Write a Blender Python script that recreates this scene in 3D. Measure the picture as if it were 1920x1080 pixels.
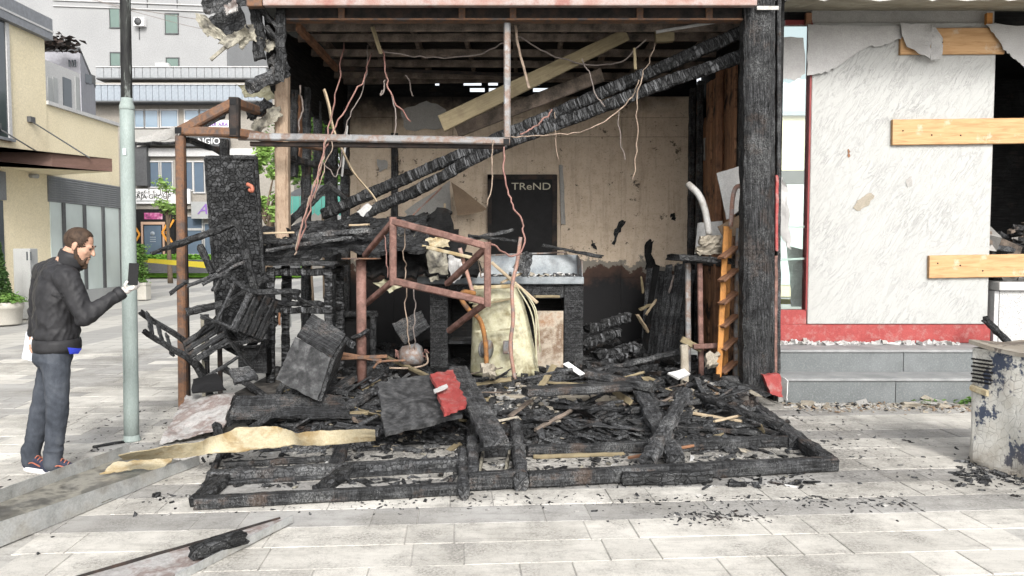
import bpy, bmesh, math, random
from mathutils import Vector, Matrix, noise
V = Vector
R = math.radians
for _o in list(bpy.data.objects):
    bpy.data.objects.remove(_o)
scene = bpy.context.scene
COL = scene.collection
# ------------------------------------------------------------------ camera
F, HOR, CAMZ = 1450.0, 465.0, 1.635
TH = math.atan((540 - HOR) / F)
cam = bpy.data.cameras.new('camera')
cam.lens = 36.0 * F / 1920.0
cam.sensor_width = 36.0
cam.clip_end = 2000
camo = bpy.data.objects.new('camera', cam)
COL.objects.link(camo)
camo.location = (0, 0, CAMZ)
camo.rotation_euler = (R(90) - TH, 0, 0)
scene.camera = camo
# ------------------------------------------------------------------ sky and sun (bright overcast)
SUN_EL, SUN_AZ = R(34), R(166)          # azimuth from +Y clockwise: behind the camera, a little to its right
w = bpy.data.worlds.new('World')
scene.world = w
w.use_nodes = True
nt = w.node_tree
nt.nodes.clear()
sky = nt.nodes.new('ShaderNodeTexSky')
sky.sky_type = 'NISHITA'
sky.sun_disc = False
sky.sun_elevation = SUN_EL
sky.sun_rotation = SUN_AZ
sky.air_density = 1.0
sky.dust_density = 4.0
hs = nt.nodes.new('ShaderNodeHueSaturation')
hs.inputs['Saturation'].default_value = 0.22
bg = nt.nodes.new('ShaderNodeBackground')
bg.inputs['Strength'].default_value = 0.15
wo = nt.nodes.new('ShaderNodeOutputWorld')
nt.links.new(sky.outputs[0], hs.inputs['Color'])
nt.links.new(hs.outputs[0], bg.inputs['Color'])
nt.links.new(bg.outputs[0], wo.inputs['Surface'])
sl = bpy.data.lights.new('sun', 'SUN')
sl.energy = 1.35
sl.angle = R(13)
sl.color = (1.0, 0.96, 0.9)
so = bpy.data.objects.new('sun', sl)
COL.objects.link(so)
sd = V((math.sin(SUN_AZ) * math.cos(SUN_EL), math.cos(SUN_AZ) * math.cos(SUN_EL), math.sin(SUN_EL)))
so.rotation_euler = (-sd).to_track_quat('-Z', 'Y').to_euler()
so.location = sd * 60
scene.view_settings.view_transform = 'Standard'
scene.view_settings.look = 'None'
scene.view_settings.exposure = 0.95
scene.view_settings.gamma = 1.0

# ------------------------------------------------------------------ measuring helpers
FW = V((0, math.cos(TH), -math.sin(TH)))
UP = V((0, math.sin(TH), math.cos(TH)))
def ray(px, py):
    return FW + V((1, 0, 0)) * ((px - 960) / F) + UP * ((540 - py) / F)
def P(px, py, Y):
    r = ray(px, py)
    return V((0, 0, CAMZ)) + r * (Y / r.y)
def G(px, py, z=0.0):
    r = ray(px, py)
    return V((0, 0, CAMZ)) + r * ((z - CAMZ) / r.z)
def PX(px, py, X):
    r = ray(px, py)
    return V((0, 0, CAMZ)) + r * (X / r.x)

# ------------------------------------------------------------------ materials
MAT = {}
class NB:
    def __init__(s, name):
        s.m = bpy.data.materials.new(name)
        s.m.use_nodes = True
        s.nt = s.m.node_tree
        s.b = s.nt.nodes['Principled BSDF']
        s.out = s.nt.nodes['Material Output']
        s.tc = s.nt.nodes.new('ShaderNodeTexCoord')
        s.co = s.tc.outputs['Object']
    def n(s, t, **k):
        x = s.nt.nodes.new(t)
        for a, v in k.items():
            setattr(x, a, v)
        return x
    def l(s, a, b):
        s.nt.links.new(a, b)
    def world(s):
        g = s.n('ShaderNodeNewGeometry')
        s.co = g.outputs['Position']
        return s
    def map(s, sc=(1, 1, 1), rot=(0, 0, 0)):
        m = s.n('ShaderNodeMapping')
        m.inputs['Scale'].default_value = sc
        m.inputs['Rotation'].default_value = rot
        s.l(s.co, m.inputs['Vector'])
        return m.outputs[0]
    def noise(s, sc, det=4, rough=0.6, vec=None, dist=0.0):
        x = s.n('ShaderNodeTexNoise')
        x.inputs['Scale'].default_value = sc
        x.inputs['Detail'].default_value = det
        x.inputs['Roughness'].default_value = rough
        x.inputs['Distortion'].default_value = dist
        s.l(vec or s.co, x.inputs['Vector'])
        return x.outputs['Fac']
    def vor(s, sc, feat='F1', vec=None, out='Distance', rnd=1.0):
        x = s.n('ShaderNodeTexVoronoi', feature=feat)
        x.inputs['Scale'].default_value = sc
        x.inputs['Randomness'].default_value = rnd
        s.l(vec or s.co, x.inputs['Vector'])
        return x.outputs[out]
    def ramp(s, fac, stops, interp='LINEAR'):
        x = s.n('ShaderNodeValToRGB')
        cr = x.color_ramp
        cr.interpolation = interp
        while len(cr.elements) < len(stops):
            cr.elements.new(0.5)
        for e, (p, c) in zip(cr.elements, stops):
            e.position = p
            e.color = (c, c, c, 1) if not isinstance(c, tuple) else (*c, 1)
        s.l(fac, x.inputs['Fac'])
        return x.outputs['Color']
    def mix(s, fac, a, b, mode='MIX'):
        x = s.n('ShaderNodeMix', data_type='RGBA', blend_type=mode)
        for sock, v in ((x.inputs[0], fac), (x.inputs[6], a), (x.inputs[7], b)):
            if isinstance(v, (int, float)):
                sock.default_value = v if sock == x.inputs[0] else (v, v, v, 1)
            elif isinstance(v, tuple):
                sock.default_value = (*v, 1)
            else:
                s.l(v, sock)
        return x.outputs[2]
    def math(s, op, a, b=0.0):
        x = s.n('ShaderNodeMath', operation=op)
        for i, v in enumerate((a, b)):
            if isinstance(v, (int, float)):
                x.inputs[i].default_value = v
            else:
                s.l(v, x.inputs[i])
        return x.outputs[0]
    def xyz(s, vec=None):
        x = s.n('ShaderNodeSeparateXYZ')
        s.l(vec or s.co, x.inputs[0])
        return x.outputs
    def bump(s, h, st=0.5, d=0.01):
        x = s.n('ShaderNodeBump')
        x.inputs['Strength'].default_value = st
        x.inputs['Distance'].default_value = d
        s.l(h, x.inputs['Height'])
        s.l(x.outputs[0], s.b.inputs['Normal'])
    def col(s, c):
        if isinstance(c, tuple):
            s.b.inputs['Base Color'].default_value = (*c, 1)
        else:
            s.l(c, s.b.inputs['Base Color'])
    def fin(s, rough=0.7, metal=0.0, spec=0.5):
        if isinstance(rough, (int, float)):
            s.b.inputs['Roughness'].default_value = rough
        else:
            s.l(rough, s.b.inputs['Roughness'])
        s.b.inputs['Metallic'].default_value = metal
        s.b.inputs['Specular IOR Level'].default_value = spec
        MAT[s.m.name] = s.m
        return s.m

def m_char(name, cells=(14, 14, 14), base=0.012, hi=0.075, ash=0.25, tint=(0.97, 1.0, 1.05), bump=0.8, brown=0.0, world=False, crack=0.75, cw=0.09, spk=0.3, grain=0.6):
    """charcoal: streaks along the grain, shrinkage checks across it, a dusting of pale ash whose specks double as painted highlights"""
    b = NB(name)
    if world:
        b.world()
    wob = b.n('ShaderNodeTexNoise'); wob.inputs['Scale'].default_value = 7.0; wob.inputs['Detail'].default_value = 4
    b.l(b.co, wob.inputs['Vector'])
    off = b.n('ShaderNodeVectorMath', operation='MULTIPLY_ADD')
    b.l(wob.outputs['Color'], off.inputs[0]); off.inputs[1].default_value = (0.05, 0.05, 0.05); b.l(b.co, off.inputs[2])
    mp = b.n('ShaderNodeMapping'); mp.inputs['Scale'].default_value = cells
    b.l(off.outputs[0], mp.inputs['Vector'])
    v = mp.outputs[0]
    d = b.vor(1.0, 'DISTANCE_TO_EDGE', v)
    cellc = b.vor(1.0, 'F1', v, 'Color')
    big = b.noise(2.2, 6, 0.7)
    fine = b.noise(75.0, 5, 0.75)
    g = b.noise(1.0, 6, 0.72, b.map((4, 55, 55)) if not world else b.map((30, 30, 30)))
    gr = b.ramp(g, [(0.34, 0.0), (0.5, 0.25), (0.68, 1.0)])
    cr = b.ramp(d, [(0.0, 1.0 - crack), (cw, 1.0)])
    cx = b.xyz(cellc)[0]
    f1 = b.math('ADD', b.math('MULTIPLY', b.math('POWER', cx, 1.8), 1.0 - grain), b.math('MULTIPLY', gr, grain))
    f1 = b.math('MULTIPLY', f1, b.ramp(fine, [(0.3, 0.35), (0.7, 1.0)]))
    c = b.mix(f1, tuple(base * t for t in tint), tuple(hi * 1.9 * t for t in tint))
    am = b.math('MULTIPLY', b.ramp(big, [(0.5, 0.0), (0.66, 1.0)]), b.ramp(fine, [(0.42, 0.0), (0.6, 1.0)]))
    c = b.mix(b.math('MULTIPLY', am, ash), c, (0.23, 0.235, 0.235))
    if brown > 0:
        bm_ = b.ramp(b.math('ADD', b.math('MULTIPLY', b.noise(4.0, 4, 0.65), 0.7), b.math('MULTIPLY', g, 0.3)), [(0.55, 0.0), (0.62, 1.0)])
        c = b.mix(b.math('MULTIPLY', bm_, brown), c, (0.085, 0.052, 0.034))
    c = b.mix(1.0, c, cr, 'MULTIPLY')
    sp = b.ramp(b.noise(120.0, 3, 0.7), [(0.6, 0.0), (0.68, 1.0)])
    sp = b.math('MULTIPLY', sp, b.ramp(b.noise(5.0, 4, 0.6), [(0.46, 0.0), (0.62, 1.0)]))
    c = b.mix(b.math('MULTIPLY', sp, spk), c, (0.36, 0.365, 0.365))  # ash specks, also serving as highlights painted into the char colour
    b.col(c)
    h = b.math('ADD', b.math('MULTIPLY', cr, 0.8), b.math('ADD', b.math('MULTIPLY', fine, 0.35), b.math('MULTIPLY', g, 1.0)))
    b.bump(h, bump, 0.012)
    return b.fin(b.ramp(g, [(0.3, 0.85), (0.7, 0.5)]), spec=0.16)

def m_mottle(name, cols, sc=8.0, det=6, fine=80.0, fb=0.3, rough=0.7, metal=0.0, stretch=(1, 1, 1), bd=0.004, world=False, spec=0.25, pos=None, dirt=0.0, dirtc=(0.05, 0.045, 0.04), dsc=6.0):
    """several colours mixed by noise plus fine grain"""
    b = NB(name)
    if world:
        b.world()
    v = b.map(stretch)
    n1 = b.noise(sc, det, 0.65, v)
    k = len(cols)
    pos = pos or [0.36 + 0.28 * i / max(1, k - 1) for i in range(k)]
    c = b.ramp(n1, list(zip(pos, cols))) if k > 1 else None
    f = b.noise(fine, 3, 0.7, v)
    if c is None:
        c = b.mix(b.math('MULTIPLY', f, 0.35), cols[0], tuple(x * 0.55 for x in cols[0]))
    else:
        c = b.mix(b.math('MULTIPLY', f, 0.4), c, (0.02, 0.02, 0.02), 'MULTIPLY') if False else b.mix(0.35, c, b.ramp(f, [(0.3, 0.25), (0.7, 1.0)]), 'MULTIPLY')
    if dirt > 0:
        dm = b.ramp(b.noise(dsc, 7, 0.7), [(0.5, 0.0), (0.66, 1.0)])
        c = b.mix(b.math('MULTIPLY', dm, dirt), c, dirtc)
    b.col(c)
    b.bump(b.math('ADD', n1, f), fb, bd)
    return b.fin(rough, metal, spec)

m_char('char_block', (16, 22, 22), base=0.005, hi=0.06, ash=0.3, crack=0.7, spk=0.5)
m_char('char_wood', (55, 12, 12), base=0.006, hi=0.075, ash=0.6, brown=0.45, crack=0.35, spk=0.6, grain=0.75)
m_char('char_fine', (46, 46, 46), base=0.006, hi=0.07, ash=0.3, crack=0.8, spk=0.5)
m_char('char_rib', (36, 6, 6), base=0.008, hi=0.12, ash=0.15, bump=1.0, crack=0.85, cw=0.14, grain=0.25)
m_char('char_post', (22, 60, 60), base=0.005, hi=0.07, ash=0.4, spk=0.6, bump=1.0, crack=0.5, grain=0.85, brown=0.25)
m_char('char_door', (24, 24, 24), base=0.006, hi=0.075, ash=0.2, bump=1.0, crack=0.9, cw=0.1, spk=0.5, grain=0.5)
m_char('char_ash', (28, 20, 20), base=0.012, hi=0.11, ash=0.85, brown=0.2, crack=0.6, spk=0.8)
m_char('soot', (5, 5, 5), base=0.004, hi=0.010, ash=0.05, bump=0.4, brown=0.15, crack=0.3, spk=0.08)
m_char('rubble_dark', (26, 26, 26), base=0.006, hi=0.065, ash=0.55, brown=0.35, world=True, spk=0.6, grain=0.4)
m_mottle('rafter', [(0.06, 0.052, 0.046), (0.15, 0.122, 0.1), (0.24, 0.19, 0.155)], 5.0, rough=0.85)
m_mottle('rust', [(0.09, 0.08, 0.078), (0.12, 0.078, 0.06), (0.2, 0.105, 0.06), (0.13, 0.09, 0.072)], 7.0, rough=0.75)
m_mottle('rust_orange', [(0.12, 0.08, 0.06), (0.3, 0.14, 0.05), (0.42, 0.2, 0.07)], 9.0, rough=0.8)
m_mottle('rust_dark', [(0.016, 0.015, 0.015), (0.034, 0.029, 0.027), (0.06, 0.04, 0.032)], 8.0, rough=0.8)
m_mottle('primer_red', [(0.2, 0.105, 0.085), (0.26, 0.15, 0.125), (0.15, 0.08, 0.065), (0.22, 0.13, 0.11)], 7.0, rough=0.7, dirt=0.75, dirtc=(0.06, 0.042, 0.036), dsc=5)
m_mottle('fascia_red', [(0.3, 0.15, 0.125), (0.34, 0.23, 0.2), (0.36, 0.3, 0.28), (0.28, 0.13, 0.11)], 3.0, rough=0.55)
m_mottle('steel_grey', [(0.16, 0.16, 0.165), (0.24, 0.245, 0.25), (0.2, 0.14, 0.11), (0.3, 0.31, 0.32)], 4.0, rough=0.5, metal=0.2)
m_mottle('galvanised', [(0.4, 0.415, 0.41), (0.52, 0.53, 0.525), (0.45, 0.44, 0.41)], 4.0, rough=0.4, metal=0.5, dirt=0.35, dirtc=(0.12, 0.11, 0.09))
m_mottle('pole_paint', [(0.25, 0.30, 0.285), (0.30, 0.35, 0.335)], 5.0, rough=0.55, stretch=(3, 3, 0.6), dirt=0.35, dirtc=(0.2, 0.23, 0.22), dsc=9.0)
m_mottle('pole_burnt', [(0.012, 0.012, 0.013), (0.03, 0.032, 0.03), (0.2, 0.22, 0.21)], 6.0, rough=0.7, stretch=(3, 3, 0.5), pos=[0.4, 0.56, 0.62])
m_mottle('pale_wood', [(0.38, 0.30, 0.2), (0.48, 0.395, 0.28)], 6.0, stretch=(0.6, 8, 8), rough=0.75, dirt=0.25, dirtc=(0.2, 0.13, 0.08))
m_mottle('tan_wood', [(0.2, 0.165, 0.1), (0.27, 0.225, 0.14)], 6.0, stretch=(0.6, 8, 8), rough=0.8, dirt=0.4, dirtc=(0.1, 0.075, 0.05))
m_mottle('brown_wood', [(0.2, 0.10, 0.055), (0.29, 0.15, 0.085), (0.17, 0.09, 0.06)], 5.0, stretch=(0.7, 8, 8), rough=0.8, dirt=0.6, dirtc=(0.04, 0.03, 0.025), dsc=4)
m_mottle('orange_wood', [(0.46, 0.2, 0.055), (0.55, 0.26, 0.08)], 6.0, stretch=(0.7, 8, 8), rough=0.7, dirt=0.5, dirtc=(0.08, 0.05, 0.03), dsc=5)
m_mottle('chip_post', [(0.3, 0.215, 0.15), (0.42, 0.32, 0.235), (0.36, 0.27, 0.2)], 14.0, stretch=(0.5, 2, 2), rough=0.85, dirt=0.35, dirtc=(0.16, 0.1, 0.07), dsc=9)
m_mottle('cream_metal', [(0.34, 0.32, 0.2), (0.5, 0.48, 0.35), (0.42, 0.4, 0.27)], 4.0, rough=0.5, dirt=0.9, dirtc=(0.13, 0.105, 0.05), dsc=5)
m_mottle('scorched_metal', [(0.3, 0.17, 0.1), (0.42, 0.37, 0.3), (0.18, 0.12, 0.08), (0.46, 0.42, 0.36)], 2.6, rough=0.55, metal=0.3)
m_mottle('stainless', [(0.16, 0.18, 0.2), (0.24, 0.265, 0.28), (0.31, 0.335, 0.35)], 4.0, rough=0.6, metal=0.2, dirt=0.4, dirtc=(0.1, 0.1, 0.1))
m_mottle('cream_sheet', [(0.42, 0.36, 0.23), (0.49, 0.43, 0.3), (0.36, 0.27, 0.14)], 4.0, rough=0.65, fb=0.5, dirt=0.6, dirtc=(0.24, 0.17, 0.08), dsc=7)
m_mottle('torn_foil', [(0.16, 0.15, 0.12), (0.34, 0.32, 0.26), (0.05, 0.045, 0.04)], 5.0, rough=0.6, dirt=0.6, dirtc=(0.03, 0.03, 0.03))
m_mottle('ash_sheet', [(0.3, 0.29, 0.28), (0.42, 0.41, 0.40), (0.22, 0.17, 0.155), (0.46, 0.45, 0.44)], 3.0, rough=0.8, fb=0.6, dirt=0.5, dirtc=(0.2, 0.19, 0.18), dsc=9)
m_mottle('white_board', [(0.5, 0.5, 0.49), (0.57, 0.57, 0.56)], 5.0, rough=0.6, dirt=0.15)
m_mottle('white_pvc', [(0.48, 0.48, 0.47), (0.4, 0.38, 0.35)], 6.0, rough=0.5, dirt=0.6, dirtc=(0.1, 0.09, 0.08))
m_mottle('red_paint', [(0.29, 0.05, 0.048), (0.35, 0.07, 0.066)], 6.0, rough=0.55, dirt=0.6, dirtc=(0.3, 0.19, 0.175), dsc=10)
m_mottle('red_trim', [(0.2, 0.035, 0.036), (0.26, 0.05, 0.05)], 6.0, rough=0.5)
m_mottle('slab_black', [(0.022, 0.023, 0.024), (0.045, 0.046, 0.048), (0.075, 0.077, 0.08)], 12.0, fine=140, rough=0.75, fb=0.5, dirt=0.3, dirtc=(0.2, 0.2, 0.2), dsc=14)
m_mottle('wire_pink', [(0.22, 0.11, 0.095), (0.34, 0.2, 0.17)], 9.0, rough=0.7, dirt=0.8, dirtc=(0.05, 0.04, 0.035), dsc=6)
m_mottle('wire_grey', [(0.16, 0.14, 0.13), (0.26, 0.22, 0.2)], 20.0, rough=0.6)
m_mottle('wire_tan', [(0.25, 0.19, 0.145), (0.37, 0.29, 0.23)], 9.0, rough=0.7, dirt=0.8, dirtc=(0.06, 0.05, 0.04), dsc=6)
m_mottle('bent_rod', [(0.2, 0.16, 0.15), (0.36, 0.2, 0.15), (0.28, 0.26, 0.25)], 5.0, rough=0.6)
m_mottle('concrete', [(0.32, 0.315, 0.3), (0.42, 0.41, 0.39)], 6.0, rough=0.85, fb=0.5, dirt=0.4, dirtc=(0.15, 0.14, 0.13))
m_mottle('stone_tan', [(0.28, 0.25, 0.2), (0.38, 0.345, 0.285)], 8.0, rough=0.85, fb=0.6, dirt=0.4, dirtc=(0.16, 0.13, 0.1))
m_mottle('slab_soot', [(0.02, 0.02, 0.02), (0.06, 0.055, 0.05), (0.14, 0.13, 0.12)], 5.0, rough=0.9, fb=0.7, world=True)
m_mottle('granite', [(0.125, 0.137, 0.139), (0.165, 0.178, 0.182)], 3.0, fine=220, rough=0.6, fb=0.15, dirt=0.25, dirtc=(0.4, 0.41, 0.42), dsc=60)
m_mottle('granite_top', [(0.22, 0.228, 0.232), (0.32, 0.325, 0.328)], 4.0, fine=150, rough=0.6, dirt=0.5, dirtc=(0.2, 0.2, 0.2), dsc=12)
m_mottle('speckle', [(0.25, 0.25, 0.25), (0.5, 0.5, 0.49), (0.56, 0.55, 0.54)], 70.0, fine=200, rough=0.7)
m_mottle('rough_edge', [(0.2, 0.2, 0.2), (0.52, 0.51, 0.49), (0.42, 0.41, 0.4)], 30.0, fine=120, rough=0.9, fb=0.8)
m_mottle('soffit_tan', [(0.3, 0.27, 0.2), (0.4, 0.37, 0.29)], 2.5, rough=0.85, stretch=(0.6, 3, 1), dirt=0.4, dirtc=(0.12, 0.1, 0.08), dsc=2.5)
m_mottle('film', [(0.38, 0.375, 0.37), (0.45, 0.445, 0.44)], 3.0, rough=0.45, fb=0.4, stretch=(1, 1, 3))
m_mottle('cream_wall', [(0.70, 0.62, 0.44), (0.74, 0.66, 0.48)], 1.2, fine=30, rough=0.85, fb=0.1)
m_mottle('grey_render', [(0.30, 0.305, 0.31), (0.33, 0.335, 0.34)], 0.4, fine=12, rough=0.9, fb=0.05)
m_mottle('trim_white', [(0.46, 0.46, 0.46), (0.52, 0.52, 0.52)], 1.0, fine=20, rough=0.7)
m_mottle('rib_blue', [(0.27, 0.305, 0.345), (0.31, 0.345, 0.385)], 1.0, fine=10, rough=0.5)
m_mottle('rib_grey', [(0.24, 0.255, 0.27), (0.31, 0.325, 0.34), (0.22, 0.22, 0.22)], 0.9, fine=6, rough=0.6)
m_mottle('beige_wall', [(0.27, 0.25, 0.22), (0.31, 0.29, 0.26)], 0.7, fine=10, rough=0.85)
m_mottle('lavender', [(0.34, 0.34, 0.375), (0.38, 0.38, 0.415)], 0.7, fine=10, rough=0.8)
m_mottle('grey_fascia', [(0.19, 0.2, 0.22), (0.23, 0.24, 0.26)], 1.0, fine=10, rough=0.5)
m_mottle('dark_grey', [(0.08, 0.082, 0.086), (0.1, 0.103, 0.107)], 1.0, fine=10, rough=0.6)
m_mottle('shutter', [(0.17, 0.18, 0.19), (0.2, 0.21, 0.22)], 2.0, fine=20, rough=0.5)
m_mottle('canopy_brown', [(0.11, 0.065, 0.05), (0.15, 0.09, 0.075)], 1.0, fine=14, rough=0.6, stretch=(1, 1, 6))
m_mottle('planter_white', [(0.46, 0.44, 0.39), (0.52, 0.5, 0.45)], 5.0, rough=0.8)
m_mottle('cabinet_grey', [(0.32, 0.33, 0.33), (0.36, 0.37, 0.37)], 3.0, rough=0.6)
m_mottle('plain_black', [(0.008, 0.008, 0.009), (0.014, 0.014, 0.015)], 8.0, rough=0.7, spec=0.25)
m_mottle('plain_white', [(0.72, 0.72, 0.72), (0.76, 0.76, 0.76)], 8.0, rough=0.5)
m_mottle('orange_plastic', [(0.45, 0.16, 0.1), (0.36, 0.12, 0.08)], 8.0, rough=0.5)
m_mottle('shop_orange', [(0.75, 0.33, 0.05), (0.7, 0.3, 0.05)], 2.0, rough=0.5)
m_mottle('copper_frame', [(0.5, 0.33, 0.24), (0.56, 0.38, 0.28)], 2.0, rough=0.5)
m_mottle('tape_yellow', [(0.75, 0.6, 0.04), (0.8, 0.65, 0.06)], 5.0, rough=0.5)
m_mottle('teal_paint', [(0.05, 0.2, 0.17), (0.07, 0.25, 0.21)], 2.0, rough=0.4)
m_mottle('bark', [(0.09, 0.065, 0.045), (0.16, 0.125, 0.09)], 14.0, rough=0.9, stretch=(3, 3, 0.6), fb=0.7)
m_mottle('leaf_green', [(0.05, 0.115, 0.022), (0.1, 0.2, 0.04), (0.17, 0.28, 0.075)], 3.0, rough=0.6, world=True)
m_mottle('leaf_pale', [(0.14, 0.26, 0.05), (0.24, 0.38, 0.1), (0.3, 0.44, 0.14)], 3.0, rough=0.6, world=True)
m_mottle('leaf_dark', [(0.03, 0.07, 0.02), (0.055, 0.11, 0.03)], 3.0, rough=0.7, world=True)
m_mottle('grass', [(0.11, 0.26, 0.03), (0.18, 0.38, 0.05)], 4.0, rough=0.8, world=True)
m_mottle('jacket_black', [(0.02, 0.02, 0.022), (0.034, 0.034, 0.037)], 14.0, fine=260, rough=0.6, fb=0.25)
m_mottle('jeans', [(0.035, 0.041, 0.052), (0.055, 0.063, 0.078), (0.085, 0.095, 0.112)], 6.0, fine=300, rough=0.9, fb=0.2, stretch=(1, 1, 0.6))
m_mottle('skin', [(0.46, 0.27, 0.19), (0.52, 0.32, 0.23)], 8.0, rough=0.5, fb=0.1)
m_mottle('hair_brown', [(0.035, 0.022, 0.015), (0.075, 0.048, 0.032)], 40.0, fine=200, rough=0.7, fb=0.6, stretch=(1, 1, 0.4))
m_mottle('glove', [(0.66, 0.61, 0.58), (0.7, 0.66, 0.63)], 20.0, rough=0.6)
m_mottle('blue_shirt', [(0.02, 0.03, 0.32), (0.03, 0.05, 0.42)], 8.0, rough=0.8)
m_mottle('paper', [(0.62, 0.66, 0.75), (0.68, 0.71, 0.78)], 4.0, rough=0.7)
m_mottle('shoe_navy', [(0.02, 0.022, 0.04), (0.04, 0.045, 0.075)], 20.0, rough=0.7)
m_mottle('cardboard', [(0.2, 0.145, 0.1), (0.26, 0.19, 0.13)], 5.0, rough=0.85)
m_mottle('bin_inner', [(0.03, 0.026, 0.024), (0.07, 0.05, 0.04)], 5.0, rough=0.85)

def m_glass(name, col=(0.2, 0.28, 0.34), rough=0.08, spec=0.8):
    b = NB(name)
    n = b.noise(0.8, 3, 0.5)
    b.col(b.mix(n, tuple(c * 0.6 for c in col), tuple(min(1, c * 1.4) for c in col)))
    return b.fin(rough, 0.0, spec)
m_glass('glass_sky', (0.20, 0.265, 0.33))
m_glass('glass_green', (0.10, 0.15, 0.13))
m_glass('glass_dark', (0.05, 0.06, 0.07))
m_glass('glass_frosted', (0.47, 0.53, 0.515), 0.4)
m_glass('glass_blue', (0.10, 0.135, 0.18))

def m_clear():
    b = NB('clear_pane')
    b.nt.nodes.remove(b.b)
    t = b.n('ShaderNodeBsdfTransparent')
    t.inputs[0].default_value = (0.86, 0.92, 0.90, 1)
    g = b.n('ShaderNodeBsdfGlossy')
    g.inputs['Roughness'].default_value = 0.02
    fr = b.n('ShaderNodeFresnel')
    mx = b.n('ShaderNodeMixShader')
    b.l(fr.outputs[0], mx.inputs[0]); b.l(t.outputs[0], mx.inputs[1]); b.l(g.outputs[0], mx.inputs[2])
    b.l(mx.outputs[0], b.out.inputs['Surface'])
    MAT['clear_pane'] = b.m
m_clear()

def m_screen(name, stops, sc, st):
    b = NB(name)
    c = b.ramp(b.noise(sc, 3, 0.6), stops)
    b.col((0.02, 0.02, 0.02))
    b.l(c, b.b.inputs['Emission Color'])
    b.b.inputs['Emission Strength'].default_value = st
    return b.fin(0.3)
m_screen('screen_pink', [(0.35, (0.05, 0.02, 0.04)), (0.5, (0.5, 0.08, 0.25)), (0.65, (0.8, 0.5, 0.6))], 3.0, 0.6)
m_screen('phone_screen', [(0.4, (0.02, 0.02, 0.02)), (0.5, (0.1, 0.12, 0.1)), (0.6, (0.3, 0.33, 0.3))], 60.0, 0.5)

def m_tile(name, base, world=False):
    """pale veined paving stone: dusty blotches, grime specks, soot washed out around the fire and deepened as painted contact shade"""
    b = NB(name)
    b.world()
    oi = b.n('ShaderNodeObjectInfo')
    br = b.ramp(oi.outputs['Random'], [(0.0, 0.84), (1.0, 1.06)])
    st = b.map((1.2, 7, 1))
    vein = b.noise(2.2, 6, 0.7, st, 0.6)
    big = b.noise(0.9, 7, 0.72)
    mid = b.noise(4.5, 7, 0.75)
    fine = b.noise(60, 5, 0.8)
    c = b.ramp(vein, [(0.3, tuple(x * 0.78 for x in base)), (0.48, base), (0.7, tuple(min(1, x * 1.08) for x in base))])
    c = b.mix(1.0, c, br, 'MULTIPLY')
    c = b.mix(b.math('MULTIPLY', b.ramp(big, [(0.4, 0.0), (0.62, 1.0)]), 0.45), c, (0.27, 0.255, 0.225))
    dirt = b.math('MULTIPLY', b.ramp(b.math('ADD', b.math('MULTIPLY', big, 0.5), b.math('MULTIPLY', mid, 0.5)), [(0.46, 0.0), (0.6, 1.0)]), b.ramp(fine, [(0.42, 0.0), (0.56, 1.0)]))
    c = b.mix(b.math('MULTIPLY', dirt, 0.75), c, (0.13, 0.125, 0.115))
    sp = b.ramp(b.noise(150, 3, 0.6), [(0.6, 0.0), (0.68, 1.0)])
    c = b.mix(b.math('MULTIPLY', sp, 0.55), c, (0.1, 0.1, 0.095))
    drip = b.ramp(b.noise(1.6, 4, 0.6), [(0.62, 0.0), (0.64, 1.0)])
    c = b.mix(b.math('MULTIPLY', drip, 0.25), c, (0.2, 0.195, 0.185))
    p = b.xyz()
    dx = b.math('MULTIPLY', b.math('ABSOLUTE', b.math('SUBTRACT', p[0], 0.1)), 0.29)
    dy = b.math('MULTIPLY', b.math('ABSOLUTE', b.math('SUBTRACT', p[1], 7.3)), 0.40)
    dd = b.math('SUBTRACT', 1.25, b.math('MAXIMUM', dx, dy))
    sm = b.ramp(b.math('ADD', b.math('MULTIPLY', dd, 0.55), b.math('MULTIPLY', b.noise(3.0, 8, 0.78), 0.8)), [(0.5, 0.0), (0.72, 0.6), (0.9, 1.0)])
    c = b.mix(b.math('MULTIPLY', sm, b.math('MULTIPLY', b.ramp(b.noise(34, 5, 0.75), [(0.36, 0.25), (0.56, 1.0)]), 0.85)), c, (0.03, 0.029, 0.028))  # soot smear, strengthened to paint contact shade under the fallen frames
    b.col(c)
    b.bump(b.math('ADD', b.math('MULTIPLY', vein, 0.6), fine), 0.25, 0.004)
    return b.fin(b.ramp(big, [(0.3, 0.6), (0.7, 0.9)]), spec=0.2)
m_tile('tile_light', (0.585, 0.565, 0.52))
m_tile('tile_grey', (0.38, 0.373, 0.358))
m_tile('tile_joint', (0.42, 0.41, 0.385))

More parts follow.
